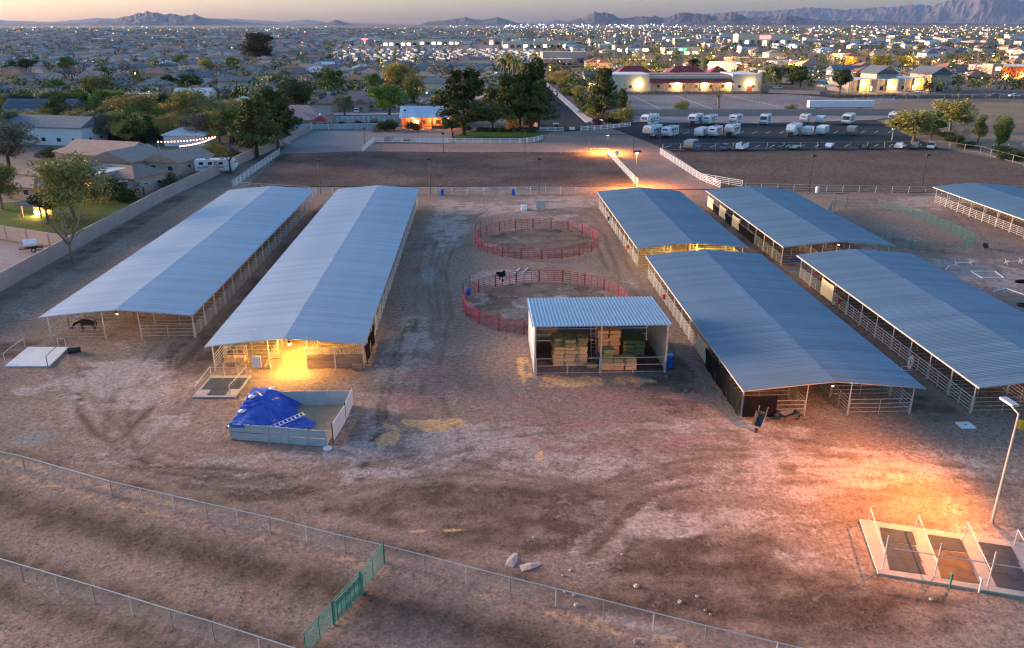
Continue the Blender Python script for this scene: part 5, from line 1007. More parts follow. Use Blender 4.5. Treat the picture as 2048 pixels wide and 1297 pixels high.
def tree(k, loc, h, label, wide=1.0, group=None, v=None, rz=None, name=None):
    v = rnd.randrange(3) if v is None else v; s = h/8.0 if KINDS[k][0] != 'shrub' else h/2.6
    sh = KINDS[k][0] == 'shrub'; o = thing(name or ('shrub' if sh else ('pine_tree' if k == 'pine' else 'palm_tree' if k == 'palm' else 'tree')), label, 'shrub' if sh else 'tree', loc, rnd.uniform(0,6.28) if rz is None else rz, group); o.scale = (s*wide,s*wide,s)
    c, t_ = tree_meshes(k, v); put('crown', c, o); put('trunk', t_, o); return o
for px, py, k, h, wd, lb in [
    (150,440,'olive',12.5,1.15,'large wispy olive tree in the garden by the lit patio'),(148,527,'twig',9.5,0.95,'sparse pale tree outside the block wall near the white digger'),(20,345,'grey',13,1.4,'wide grey green tree before the white gabled house'),(5,420,'olive',10,1.2,'olive tree at the garden corner left of the fire lit shed'),(95,440,'dark',6,1.2,'dark bushy tree beside the fire lit shed'),
    (462,349,'palo',10.5,0.9,'thin pale tree by the block wall below the pines'),(515,316,'pine',15,1.3,'tall pine at the end of the block wall'),(557,301,'pine',16,1.2,'second pine nearer the gazebo at the block wall end'),(430,312,'oshrub',3,1.2,'olive shrub under the strings of bulbs'),
    (275,270,'gold',14,1.5,'big golden green tree before the pink tiled roof'),(318,272,'green',9,1.4,'dark green tree leaning from the big golden one'),(385,262,'olive',15,1.3,'tall olive tree left of the bare reddish tree'),(425,270,'twig',13,1.35,'large bare reddish tree between houses'),(455,268,'twig',10,1.1,'smaller bare reddish tree beside the tall pine'),(372,285,'green',7,1.4,'rounded dark tree behind the white canopy'),
    (592,238,'dark',17,1.35,'large dark green tree beside the lit garage house'),(660,200,'green',15,1.2,'dense green tree behind the lit garage house'),(778,238,'bright',13.5,1.5,'broad bright green tree beside the white roofed office'),(752,195,'bright',12,1.1,'bright green tree behind the broad bright one'),(805,190,'gold',17,1.5,'tall golden tree behind the weeping one'),(828,205,'weep',15,1.0,'weeping tree with long hanging strands behind the office'),(690,232,'grey',9,1.4,'feathery grey tree glowing before the lit garage'),(120,250,'green',11,1.0,'dark tree in front of the solar roof'),(95,255,'dark',8,1.1,'dark low tree below the solar roof'),
    (928,272,'pine',19,1.5,'massive pine hiding the end of the white roofed office'),(905,275,'green',8,1.2,'bushy green tree at the foot of the massive pine'),(985,261,'pine',13,0.9,'narrow pine beside the massive one'),(1020,262,'pine',17,1.2,'pine in the middle of the lawn group'),(1062,256,'pine',21,1.2,'tallest pine of the lawn group beside the dark road'),(1040,258,'pine',17,1.2,'thick pine left of the tallest one'),(1078,262,'pine',15,1.0,'pine overhanging the dark road edge'),
    (1028,266,'orange',5,1.2,'small orange lit tree under the lawn pines'),(1060,262,'orange',5.5,1.3,'orange lit tree beside the entrance wall'),  # orange lamp glow on these two is put into the leaf colour
    (1205,238,'pine',17,1.0,'pine by the road corner and church lot'),(1243,230,'pine',9,0.9,'small young pine before the church lot'),(1195,236,'pine',11,1.0,'lower pine at the road corner'),
    (1128,180,'gold',11,1.6,'rusty gold tree along the pavement'),(1155,200,'gold',7,1.5,'low gold tree along the pavement'),(1178,216,'oshrub',4.5,1.4,'olive bush along the pavement'),(1112,160,'olive',9,1.4,'olive tree at the far pavement end'),
    (1437,218,'twig',15,1.3,'bare tree with dark trunk in the church lot'),(1370,196,'twig',9,1.1,'small bare tree before the red awning'),(1520,192,'twig',8,1.1,'bare sapling at the end of the red awning building'),(1678,192,'dark',14,1.1,'leaning dark tree before the blue carports'),
    (1825,290,'olive',11,1.7,'wide olive mesquite at the edge of the trailer lot'),(1860,278,'green',9,1.8,'green thicket tree behind the large fifth wheel'),(1900,262,'olive',11,1.5,'olive tree in the field behind the thicket'),(1858,287,'twig',6,1.2,'bare pale tree in the thicket'),(1912,294,'twig',7,1.0,'bare white branched tree at the field edge'),(1955,287,'column',8.5,1.0,'slim upright green tree in the field'),(1995,298,'column',9.5,1.3,'fuller upright green tree by the wire fence'),
    (1585,170,'green',12,1.6,'green tree cluster beside the tan wall'),(1540,168,'olive',12,1.5,'olive tree behind the end of the red awning building'),(1600,175,'green',11,1.3,'rounded tree left of the blue carports'),(1420,148,'olive',12,1.5,'olive tree behind the red roofs'),(1390,145,'dark',11,1.4,'dark tree behind the red roofs'),(1700,140,'orange',11,1.2,'orange leaved tree by the car park'),(1760,138,'olive',12,1.6,'olive tree behind the tan building'),(1810,138,'gold',11,1.5,'golden tree behind the tan building'),
    (520,128,'euc',27,2.3,'huge dark eucalyptus towering over the far roofs'),(55,150,'dark',12,1.6,'dark green tree left of the long brown roofs'),(25,150,'green',11,1.4,'green tree at the far left street'),(150,160,'twig',12,1.5,'bare brown tree among the brown roofs'),(140,150,'green',13,1.3,'green tree behind the bare brown one'),(210,160,'bright',9,1.2,'small bright tree beside the dark roof'),(285,160,'twig',11,1.7,'wide bare plum coloured tree'),(362,135,'bright',11,1.5,'bright rounded tree among far roofs'),(415,148,'gold',11,1.5,'tan rounded tree over long brown roof'),(465,140,'bright',10,1.5,'bright tree at the end of the long brown roof'),(345,190,'dark',11,1.3,'dark tree behind the adobe house'),(385,190,'green',11,1.5,'broad tree right of the adobe house'),(480,210,'dark',9,1.3,'dark tree above the tall pine'),(550,175,'olive',9,1.3,'olive tree between brown roofs'),(120,195,'bright',9,1.6,'light green tree above the solar roof'),(200,200,'olive',12,1.6,'spreading pale tree above the adobe house'),(60,165,'grey',7,1.3,'grey tree in the second street')]:
    tree(k, P(px,py), h, lb, wd)
tree('palm', P(150,258), 7, 'small palm beside the solar roofed house', 1.1)
for i, (px, py, h) in enumerate(((1008,185,17),(1018,184,19),(1027,186,18),(1033,183,16),(1246,150,11),(1480,150,11),(830,150,12),(790,145,11))): tree('palm', P(px,py), h, 'tall fan palm rising among the far roofs by the dark road' if i < 4 else 'fan palm standing among the far buildings', 0.9, 'palms by the road' if i < 4 else 'palms among far buildings')
for px, py, k, h, lb in [(788,262,'shrub',3.4,'big rounded shrub left of the office porch'),(770,263,'shrub',3.2,'wide clipped shrub joined to the rounded one'),(835,262,'shrub',3.0,'rounded shrub in front of the office porch'),(775,283,'shrub',1.4,'low shrub behind the vinyl fence corner'),(815,284,'shrub',1.2,'low dark shrub behind the vinyl fence'),(1190,252,'plum',2.6,'bare purplish bush at the entrance'),(1240,246,'oshrub',5,'green shrub by the trailer lot corner'),(1225,249,'shrub',2.6,'dark shrub behind the entrance fence'),(1215,250,'twig',4.0,'small bare shrub behind the entrance fence'),(1362,219,'oshrub',3.2,'small olive shrub by the block wall'),(1580,222,'oshrub',2.4,'tiny shrub behind the lot wall'),(345,378,'shrub',3.0,'round clipped bush beside the block wall'),(262,402,'shrub',4.4,'large clipped bush below the tiled pavilion'),(332,372,'bright',3.0,'bright bush beside the round clipped one'),(98,320,'shrub',3.2,'square dark hedge below the white house'),(138,322,'oshrub',3.4,'olive bush beside the square hedge'),(196,268,'twig',6,'brown bush below the parked caravan'),(470,318,'shrub',2.4,'dark bush by the strings of bulbs')]:
    tree(k, P(px,py), h, lb, 1.15)
for k in range(11): tree('plum', P(612+k*16.5,258)+Vector((0,1.4 if k%2 else 6,0)), rnd.uniform(1.6,2.2), 'plum leaved bush inside the gazebo fence', 0.7, 'plum bushes inside the gazebo fence')
for k in range(9): tree('shrub', P(940+k*16,263)+Vector((0,rnd.uniform(-.5,.5),0)), 1.6, 'round clipped bush bordering the lawn', 1, 'bushes bordering the lawn')
for k in range(26): tree('oshrub' if k%3 else 'shrub', (43.4+rnd.uniform(-1.2,2.5),286+k*8.5,0), rnd.uniform(1.5,3.8), 'roadside bush between the pavement and the church lot', 1.3, 'bushes along the pavement')
for k in range(22): tree('oshrub', Vector((165+k*3.1, 381-k*0.25+rnd.uniform(-1,1), 0.1)), rnd.uniform(0.9,1.4), 'low desert bush along the kerb of the tan building', 1.1, 'bushes along the tan building kerb')
for k in range(16): tree('shrub', P(1795+k*17,255+k*4.6)+Vector((rnd.uniform(-3,3),rnd.uniform(-4,4),0)), rnd.uniform(1.2,2.6), 'dry scrub bush in the field behind the wire fence', 1.3, 'scrub in the field')
# ------------------------------------------------------------------ houses
def tile_mat(name, c, rand=0.0):
    m = mat(name, c, 0.85, 0, var=0.18, scale=0.9, rand=rand, bump=0.4, bscale=2.5, stretch=(1,1,3)); return m
ROOFS = {'tan':tile_mat('tan_roof_tile',(0.37,0.25,0.20)),'brown':tile_mat('brown_roof_tile',(0.27,0.18,0.15)),'mauve':tile_mat('mauve_roof_tile',(0.35,0.225,0.215)),'grey':tile_mat('grey_shingle',(0.17,0.185,0.20)),'slate':tile_mat('slate_shingle',(0.10,0.115,0.14)),'white':mat('white_flat_roof',(0.62,0.62,0.62),0.8,0),'red':M['redroof'],'blue':tile_mat('blue_grey_shingle',(0.09,0.13,0.18)),'terracotta':tile_mat('terracotta_tile',(0.30,0.14,0.095))}
WALLS = {'tan':mat('tan_stucco',(0.44,0.33,0.25),0.9,0,var=.08,scale=.4),'cream':mat('cream_stucco',(0.58,0.50,0.40),0.9,0,var=.08,scale=.4),'white':mat('white_stucco',(0.62,0.62,0.64),0.9,0,var=.06,scale=.4),'pink':mat('rose_stucco',(0.48,0.31,0.25),0.9,0,var=.08,scale=.4),'grey':mat('grey_stucco',(0.36,0.34,0.33),0.9,0,var=.08,scale=.4)}
M['garage'] = mat('garage_door', (0.55,0.47,0.37), 0.6, 0, var=.05)
def hip(b, x0, y0, x1, y1, z, rise, ov=0.5, gable=False, axis=None):
    x0-=ov; y0-=ov; x1+=ov; y1+=ov; lx, ly = x1-x0, y1-y0; axis = axis or ('x' if lx >= ly else 'y')
    if axis == 'x': i_ = 0.0 if gable else min(ly/2, lx/2-0.05); ym=(y0+y1)/2; r0,r1=(x0+i_,ym,z+rise),(x1-i_,ym,z+rise); fs=[(0,1,5,4),(2,3,4,5),(3,0,4),(1,2,5)]
    else: i_ = 0.0 if gable else min(lx/2, ly/2-0.05); xm=(x0+x1)/2; r0,r1=(xm,y0+i_,z+rise),(xm,y1-i_,z+rise); fs=[(1,2,5,4),(3,0,4,5),(0,1,4),(2,3,5)]
    b.add([(x0,y0,z),(x1,y0,z),(x1,y1,z),(x0,y1,z),r0,r1], fs+[(3,2,1,0)])
    b.add([(x0,y0,z-0.2),(x1,y0,z-0.2),(x1,y1,z-0.2),(x0,y1,z-0.2),(x0,y0,z-.002),(x1,y0,z-.002),(x1,y1,z-.002),(x0,y1,z-.002)],[(3,2,1,0),(0,1,5,4),(1,2,6,5),(2,3,7,6),(3,0,4,7)])
def house(label, loc, rz, wings, wall='tan', roof='tan', lit=0, garage=None, door=True, chimney=False, solar=False, group=None):
    """wings: (x0,y0,x1,y1,height,kind,rise[,axis]); front is -y"""
    o = thing('house', label, 'house', loc, rz, group); k = 0
    for wg in wings:
        x0,y0,x1,y1,h,kd,rise = wg[:7]; ax_ = wg[7] if len(wg) > 7 else None
        MB().box(x0,y0,-0.1,x1,y1,h-0.21).build('wall', WALLS[wall], o)
        if kd == 'flat':
            for (a,b_,c,d) in ((x0-.15,y0-.15,x1+.15,y0+.15),(x0-.15,y1-.15,x1+.15,y1+.15),(x0-.15,y0+.151,x0+.15,y1-.151),(x1-.15,y0+.151,x1+.15,y1-.151)): MB().box(a,b_,h-0.5,c,d,h+0.45).build('parapet', WALLS[wall], o)
            MB().box(x0+.151,y0+.151,h-0.2,x1-.151,y1-.151,h+0.02).build('roof', ROOFS[roof if roof == 'white' else 'white'], o)
        else:
            b = MB(); hip(b,x0,y0,x1,y1,h,rise,0.5,kd == 'gable',ax_); ro = b.build('roof', ROOFS[roof], o)
            if kd == 'gable':
                a_ = ax_ or ('x' if x1-x0 >= y1-y0 else 'y')
                if a_ == 'x': [MB().xprism([(y0,h-0.2),(y1,h-0.2),((y0+y1)/2,h+rise*0.93)],x,x+0.1).build('gable_wall', WALLS[wall], o) for x in (x0,x1-0.1)]
                else: [MB().add([(x0,y,h-.2),(x1,y,h-.2),((x0+x1)/2,y,h+rise*.93),(x0,y+.1,h-.2),(x1,y+.1,h-.2),((x0+x1)/2,y+.1,h+rise*.93)],[(0,1,2),(5,4,3),(1,4,5,2),(0,2,5,3)]).build('gable_wall', WALLS[wall], o) for y in (y0,y1-0.1)]
            if chimney and k == 0: MB().box((x0+x1)/2-.5,(y0+y1)/2+.6,h+rise*.5,(x0+x1)/2+.5,(y0+y1)/2+1.5,h+rise+1.0).build('chimney', WALLS[wall], ro)
            if solar and k == 0:
                yh = (y0+y1)/2; n = int((x1-x0-1.5)/1.15)
                for i in range(n):
                    for j in range(3):
                        f0, f1 = 0.12+j*0.27, 0.37+j*0.27; ya, yb = (y0-.5)+(yh-y0+.5)*f0, (y0-.5)+(yh-y0+.5)*f1; za, zb = h+rise*f0+.08, h+rise*f1+.08; xa = x0+.7+i*1.15
                        MB().add([(xa,ya,za),(xa+1.1,ya,za),(xa+1.1,yb,zb),(xa,yb,zb),(xa,ya,za-.06),(xa+1.1,ya,za-.06),(xa+1.1,yb,zb-.06),(xa,yb,zb-.06)],[(0,1,2,3),(0,4,5,1),(1,5,6,2),(2,6,7,3),(3,7,4,0)]).build('solar_panel', M['glass'], ro)
        nw = max(1,int((x1-x0)/4.5))
        for i in range(nw):
            x = x0+(i+0.5)*(x1-x0)/nw
            if garage is not None and garage == k and i == 0: MB().box(x0+.6,y0-.03,0,x0+.6+min(5,x1-x0-1.2),y0-.002,2.3).build('garage_door', M['garage'], o); continue
            wn = put('window', None, o, (x,y0,0)); li = (k*7+i) < lit; MB().box(-.75,-.04,.95,.75,-.002,2.15).build('frame', WALLS['white'], wn); MB().box(-.65,-.06,1.05,.65,-.041,2.05).build('pane', M['lit' if li else 'glass'], wn)
        for yy in (y0+(y1-y0)*0.3, y0+(y1-y0)*0.7):
            for xx, s in ((x0,-1),(x1,1)):
                wn = put('window', None, o, (xx,yy,0)); MB().box(min(0.002*s,0.04*s),-.55,1.2,max(0.002*s,.04*s),.55,2.1).build('frame', WALLS['white'], wn); MB().box(min(.041*s,.06*s),-.45,1.3,max(.041*s,.06*s),.45,2.0).build('pane', M['glass'], wn)
        k += 1
    if door: x0,y0 = wings[-1][0],wings[-1][1]; MB().box(x0+1.8,y0-.07,0,x0+2.8,y0-.041 if False else y0-.003,2.1).build('door', M['wood'], o)
    return o
house('long tan stuccoed house with several gables beside the strings of bulbs', (-84,190,0), R(-20), [(-16,0,2,11,3.4,'gable',2.6,'x'),(-3,-5,9,7,3.2,'gable',2.2,'y'),(9,-1,18,11,3.0,'gable',2.0,'y'),(-22,4,-14,12,3.0,'hip',1.8)], 'tan', 'tan', 2)
house('brown tiled house with white flat roofed wing and lit patio by the block wall', (-83,165,0), R(-22), [(-14,0,4,12,3.0,'hip',2.4),(2,-3,9,9,3.9,'flat',0),(8,2,15,11,3.3,'hip',1.8),(-8,-9,1,-2,2.6,'hip',1.2)], 'tan', 'brown', 3)
house('white stuccoed house with plain grey gable roof', (-122,234,0), R(-15), [(-13,0,12,11,5.0,'gable',2.6,'x'),(-20,-6,-9,6,4.2,'gable',2.4,'y')], 'white', 'grey')
house('slate roofed house with a long row of solar panels', (-153,288,0), R(-4), [(-11,0,13,13,3.4,'gable',4.2,'x'),(-18,-8,-2,2,3.0,'hip',2.2)], 'white', 'slate', 2, solar=True)
house('house with blue grey hip roof at the street left of the solar roof', (-186,275,0), R(5), [(-10,0,12,14,3.4,'hip',3.2),(8,-6,16,4,3.0,'gable',2.0,'y')], 'cream', 'blue', 1)
house('rounded adobe house with flat parapet roof lit orange', (-141,352,0), R(-8), [(-12,0,4,10,4.2,'flat',0),(3,-3,12,7,3.4,'flat',0),(-4,-5,4,0,2.9,'flat',0)], 'pink', 'white', 2)
house('large tan house with lit garage door facing the street', (-53,322,0), R(0), [(-10,0,-2,12,3.2,'hip',2.6),(-3,4,14,18,3.6,'hip',3.4),(5,-1,10,6,3.2,'gable',1.8,'y')], 'tan', 'brown', 1, garage=0, chimney=True)
house('house with speckled pink tile roof behind the golden tree', (-92,285,0), R(-6), [(-11,0,13,14,3.0,'hip',3.4)], 'cream', 'mauve', 1)
house('house with mauve hip roof behind the two wall end pines', (-64,275,0), R(-8), [(-9,0,12,13,3.2,'hip',3.2),(3,-7,11,2,3.0,'hip',2.0)], 'tan', 'mauve', 0)
house('two storey tan house above the weeping tree', (-17,390,0), R(0), [(-9,0,9,10,6.2,'gable',2.0,'x'),(9,2,18,11,3.2,'gable',1.6,'x'),(-4,-12,8,0,3.0,'hip',2.2)], 'cream', 'tan', 1)
house('gabled pink house behind the lawn pines', (6,330,0), R(2), [(-8,0,8,14,3.2,'gable',3.0,'y'),(-14,4,-7,14,3.0,'hip',2.0)], 'pink', 'tan', 0)
house('pale gabled house with dark fascia beyond the pink one', (-4,372,0), R(3), [(-7,0,7,14,3.4,'gable',3.2,'y')], 'white', 'slate', 0)
pv_ = thing('pavilion', 'tiled garden pavilion on dark posts beside the block wall', 'pavilion', (-68.8,157.5,0), R(-22)); b = MB(); hip(b,-3.2,-2,3.2,2,2.6,1.1); b.build('roof', ROOFS['brown'], pv_)
for x in (-2.8,2.8):
    for y in (-1.7,1.7): MB().box(x-.12,y-.12,0,x+.12,y+.12,2.39).build('post', M['wood'], pv_)
sh = thing('garden_shed', 'small open garden shed lit orange from inside', 'shed', (*P(76,433)[:2],0), R(-15)); MB().box(-2,1.3,0,2,1.5,2.2).build('back_wall', M['wood'], sh); b = MB(); hip(b,-2,-1.5,2,1.5,2.4,0.6); b.build('roof', ROOFS['grey'], sh); [MB().box(x-.1,-1.4,0,x+.1,-1.2,2.18).build('post', M['wood'], sh) for x in (-1.9,1.9)]; MB().cbox((0,0,0.6),(0.7,0.5,0.5)).build('fire', M['lamp'], sh); point_light('fire_light',(0,-0.9,1.2),110,SODIUM,0.2,sh)
bulb('patio_lamp', 'glowing patio lamp of the brown tiled house by the block wall', (-76.5,158.6,2.3), 200, SODIUM)
cn = thing('canopy', 'white pyramid canopy beside the strings of bulbs', 'canopy', (*P(410,281)[:2],0), R(10)); MB().add([(-4,-4,2.6),(4,-4,2.6),(4,4,2.6),(-4,4,2.6),(0,0,4.0)],[(0,1,4),(1,2,4),(2,3,4),(3,0,4)]).build('cloth', WALLS['white'], cn); [MB().tube((x,y,0),(x,y,2.6),0.06).build('post', M['pipe'], cn) for x in (-3.9,3.9) for y in (-3.9,3.9)]
for i, (a, b_) in enumerate((((316,283),(430,273)),((360,292),(430,274)))):
    st = thing('string_lights', 'string of glowing bulbs '+('along the gabled house' if i == 0 else 'leading to the white canopy'), 'string lights'); p, q = P(*a,3.0), P(*b_,3.2); N_ = 18; MB().path([p+(q-p)*(k/N_)+Vector((0,0,-0.4*math.sin(math.pi*k/N_))) for k in range(N_+1)],0.015,4).build('cable', M['darkpipe'], st)
    bm = cached('sbulb', lambda: MB().lathe([(0.05,0.1),(0.13,0),(0.13,-0.12),(0.03,-0.2)],6).mesh('bulb', M['sbulb']) ) if 'sbulb' in M else None
    if bm is None: M['sbulb'] = glow('string_bulb',(1.0,0.50,0.30),2.5); bm = cached('sbulb', lambda: MB().lathe([(0.05,0.1),(0.13,0),(0.13,-0.12),(0.03,-0.2)],6).mesh('bulb', M['sbulb']))
    for k in range(N_+1): put('bulb', bm, st, p+(q-p)*(k/N_)+Vector((0,0,-0.4*math.sin(math.pi*k/N_)-0.1)))
for px in (316,430): tag(MB().tube((0,0,0),(0,0,3.2),0.06).build('light_post', M['pipe'], None, P(px,(283 if px<400 else 273),3.0)*1.0-Vector((0,0,3.0))), 'slim post holding the string of bulbs '+('by the house' if px<400 else 'by the canopy'), 'post')
rv('long white caravan parked inside the block wall beside the gabled house', (-56.5-8,186,0.05), R(5), 9, 'travel'); rv('white caravan behind the brown bush below the solar roof', (*P(188,250)[:2],0.05), R(20), 8, 'travel')
dg = thing('utility_trailer', 'small white tank trailer with black frame inside the wall corner', 'trailer', (*P(64,503)[:2],0.05), R(25)); MB().box(-1.6,-0.8,0.5,1.6,0.8,0.65).build('frame', M['darkpipe'], dg); MB().tube((-0.9,0,1.25),(0.9,0,1.25),0.6,12).build('tank', M['white'], dg); [wheel(dg,0.3,s*0.95,0.33) for s in (-1,1)]; MB().tube((1.6,0,.55),(2.6,0,.5),.06).build('hitch', M['darkpipe'], dg)
# block walls
def block_wall(label, pts, h, m='block', seg=5.2):
    o = thing('block_wall', label, 'wall')
    for p, q in zip(pts, pts[1:]):
        p, q = Vector((*p,0)), Vector((*q,0)); d = q-p; n = max(1,round(d.length/seg)); wl = d.length/n; rz = math.atan2(d.y,d.x)
        pm = cached(('bw',round(wl,2),h,m), lambda: MB().box(0.21,-0.1,-0.1,wl-0.21,0.1,h).mesh('wall_panel', M[m])); cm = cached(('bp',h,m), lambda: MB().box(-0.2,-0.13,-0.1,0.2,0.13,h+0.04).mesh('pilaster', M[m]))
        for k in range(n): put('wall_panel', pm, o, p+d*(k/n), rz); put('pilaster', cm, o, p+d*(k/n), rz)
    return o
block_wall('long tan block wall between the gardens and the dirt lane beside the barns', [(-61.2,60),(-61.4,118),(-61.2,156),(-58.2,200),(-55.5,228),(-53.5,262)], 2.3)
block_wall('block wall dividing the near gardens from the bare lot', [(-61.6,119.5),(-84,131),(-104,140)], 2.2); block_wall('tan block wall behind the trailer lot', [(49,304),(104,303.5),(156,303)], 2.2); block_wall('short tan wall beside the church drive', [(143,404),(164,392)], 1.8); block_wall('low tan entrance wall beside the lawn', [(15,280),(20.0,266)], 1.5, seg=3)
sheet('bare_lot', [(-62,60),(-62,119),(-104,139),(-130,139),(-130,60)], 0.05, M['gravel']); sheet('garden_lawn', [(-62.2,122),(-62.2,158),(-80,160),(-100,150),(-100,141)], 0.05, M['lawn'])

# ------------------------------------------------------------------ the neighbourhood: house copies, one mesh each
def far_house(seed, rk, wk, two=False):
    rr = random.Random(seed); b = MB(); w_, d_ = rr.uniform(13,17), rr.uniform(11,14); h = 3.1 if not two else 5.8
    b.cm = 0; b.box(-w_/2,-d_/2,-.1,w_/2,d_/2,h-0.21); b.box(w_*0.05,-d_/2-4,-.1,w_/2-0.5,-d_/2-0.01,2.9-.21)
    b.cm = 1; hip(b,-w_/2,-d_/2,w_/2,d_/2,h,rr.uniform(2.0,2.8),.5,rr.random()<.3); hip(b,w_*0.05,-d_/2-4,w_/2-0.5,-d_/2-0.01,2.9,1.4,.4,True,'y')
    b.cm = 2
    for x in (-w_*0.38,-w_*0.2,-w_*0.05): b.box(x-.6,-d_/2-.04,1,x+.6,-d_/2-.005,2.1)
    b.cm = 3; b.box(w_*0.12,-d_/2-4.05,0,w_*0.12+4.2,-d_/2-4.005,2.2)
    return b.mesh('house', [WALLS[wk],ROOFS[rk],M['glass'],M['garage']])
combos = [('tan','tan'),('brown','tan'),('mauve','cream'),('grey','white'),('slate','cream'),('tan','cream'),('terracotta','tan'),('blue','white'),('grey','cream'),('white','white')]
adj = {'tan':'tan tiled','brown':'brown tiled','mauve':'mauve tiled','grey':'grey shingled','slate':'dark slate','terracotta':'red clay tiled','blue':'blue grey','white':'white coated'}
taken = [(-84,190,26),(-83,165,22),(-122,234,22),(-153,288,24),(-186,275,20),(-141,352,20),(-53,326,20),(-92,290,18),(-64,280,17),(-17,392,20),(6,336,14),(-4,378,12),(-28,278,32)]
spots = []
for j in range(120):
    y = 240+j*30
    for i in range(-75,4):
        x = i*20+(j%2)*9+rnd.uniform(-3,3); yy = y+rnd.uniform(-4,4)
        if x < -0.70*yy-10 or x > 14: continue
        if x > -70 and yy < 330: continue
        if yy < 1400 and 700 < yy and x > -0.176*yy-3: continue     # the caravan park
        if any(math.hypot(x-a,yy-b_) < r+8 for a,b_,r in taken): continue
        if rnd.random() < 0.08: continue
        spots.append((yy,x))
spots.sort(); nh = 0; far_b = MB()
for yy, x in spots:
    ci = int(vnoise(np.array([x/110.+40]),np.array([yy/120.]),7)[0]*6+rnd.random()*5) if yy < 620 else 2+int(rnd.random()*8); ci %= 10; rk, wk = combos[ci]; sd = rnd.randrange(2); rz = (0 if int(yy/30)%2 else math.pi)+rnd.uniform(-.12,.12)+(math.pi/2 if rnd.random() < .2 else 0)
    if nh < 195 and yy < 1050:
        two = rnd.random() < 0.22; me = cached(('fh',ci,sd,two), lambda: far_house(ci*10+sd,rk,wk,two)); z = 'nearer rows' if yy < 480 else ('middle rows' if yy < 760 else 'far rows'); st_ = 'two storey' if two else 'low'
        tag(put('house', me, None, (x,yy,0), rz), f'{st_} {wk} house with {adj[rk]} roof in the subdivision {z}', 'house', f'{st_} {wk} {rk} houses, {z}'); nh += 1
    elif yy < 3400 and rnd.random() < 0.85:
        b = far_b; w_, d_, h = rnd.uniform(12,17), rnd.uniform(10,14), rnd.choice((3,3,5.5)); c_, s_ = math.cos(rz), math.sin(rz); n0 = len(b.v); b.cm = (0,0,1,2,2)[rnd.randrange(5)]; b.box(-w_/2,-d_/2,0,w_/2,d_/2,h-.21); b.cm = 3+rnd.randrange(4); hip(b,-w_/2,-d_/2,w_/2,d_/2,h,2.2); b.v[n0:] = [(x+px*c_-py*s_, yy+px*s_+py*c_, pz) for px,py,pz in b.v[n0:]]
o = far_b.build('far_subdivision', [WALLS['cream'],WALLS['tan'],WALLS['white'],ROOFS['grey'],ROOFS['slate'],ROOFS['brown'],ROOFS['mauve']]); stuff(o)
# ------------------------------------------------------------------ caravan park
M['parkrv'] = mat('caravan_panel', (0.30,0.31,0.33), 0.6, 0, var=0.1, rand=0.45)
def park_rv(seed):
    rr = random.Random(seed); L_ = rr.uniform(8,11); b = MB(); b.cm = 0; b.xprism([(-L_/2,0.7),(L_/2-.4,0.7),(L_/2,1.6),(L_/2-.5,3.4),(-L_/2,3.3)],-1.25,1.25); b.cm = 1; [b.box(-1.28,y,1.7,1.28,y+1,2.4) for y in (-L_/4,0.3,L_/4)]; b.cm = 2; b.box(-1.0,-L_/4,0,1.0,-L_/4+1.6,0.69); return b.mesh('caravan', [M['parkrv'],M['glass'],M['rubber']])
prm = [park_rv(i) for i in range(4)]; n = 0
for j in range(26):
    y = 716+j*22*(1+j*0.012)
    for i in range(60):
        x = -0.165*y+i*7.8+rnd.uniform(-1.6,1.6)
        if x > 0.066*y+4 or n >= 300 or rnd.random() < 0.2: continue
        tag(put('caravan', prm[rnd.randrange(4)], None, (x,y+rnd.uniform(-3,3),0), rnd.choice((0,math.pi))+rnd.uniform(-.2,.2)+rnd.choice((0.1,0.5))), 'white caravan parked in a row of the crowded caravan park', 'caravan', 'caravans in the caravan park'); n += 1
sheet('caravan_park_ground', [(-118,690),(50,690),(110,1420),(-240,1420)], 0.1, M['lot'])

# ------------------------------------------------------------------ scattered trees: copies, then one mass
mix_ = ['green','bright','olive','gold','dark','twig','grey','olive','gold','green']; nt_ = 0; far_t = {k: MB() for k in ('lf_green','lf_olive','lf_dark','lf_twig')}
def lo_mesh(k, v): return cached(('lo',k,v), lambda: lo_build(k, v))
def lo_build(k, v):
    kd, m, _ = KINDS[k]; me = crown_mesh(kd, hash_(k)+v*13, M[m], 480, SIZE[k]*2.2) if kd != 'bare' else crown_mesh('wispy', 5+v, M[m], 420, 0.2)
    b = MB(); b.v = [tuple(x.co) for x in me.vertices]; b.f = [tuple(p.vertices) for p in me.polygons]; b.m = [0]*len(b.f); b.cm = 1; b.tube((0,0,-.1),(0,0,4),0.22,6,0.12); return b.mesh('tree', [M[m],M['bark']])
def tree_one(k, v):
    def mk():
        c, t_ = tree_meshes(k, v); b = MB(); b.v = [tuple(x.co) for x in c.vertices]; b.f = [tuple(p.vertices) for p in c.polygons]; b.m = [0]*len(b.f); n0 = len(b.v); b.v += [tuple(x.co) for x in t_.vertices]; b.f += [tuple(i+n0 for i in p.vertices) for p in t_.polygons]; b.m += [1]*len(t_.polygons); return b.mesh('tree', [c.materials[0], t_.materials[0]])
    return cached(('one',k,v), mk)
cand = []
for k in range(11000):
    y = 235+5200*rnd.random()**1.8; x = rnd.uniform(-0.72*y, 0.72*y)
    if y < 320 and -62 < x < 160: continue
    if 60 < x < 190 and y < 425: continue
    if 17 < x < 40 and y < 660: continue
    if x > 150 and y < 400: continue
    if -0.17*y < x < 0.062*y and 700 < y < 1400 and rnd.random() < 0.6: continue
    if any(math.hypot(x-a,y-b_) < r*0.6 for a,b_,r in taken): continue
    cand.append((y,x))
cand.sort()
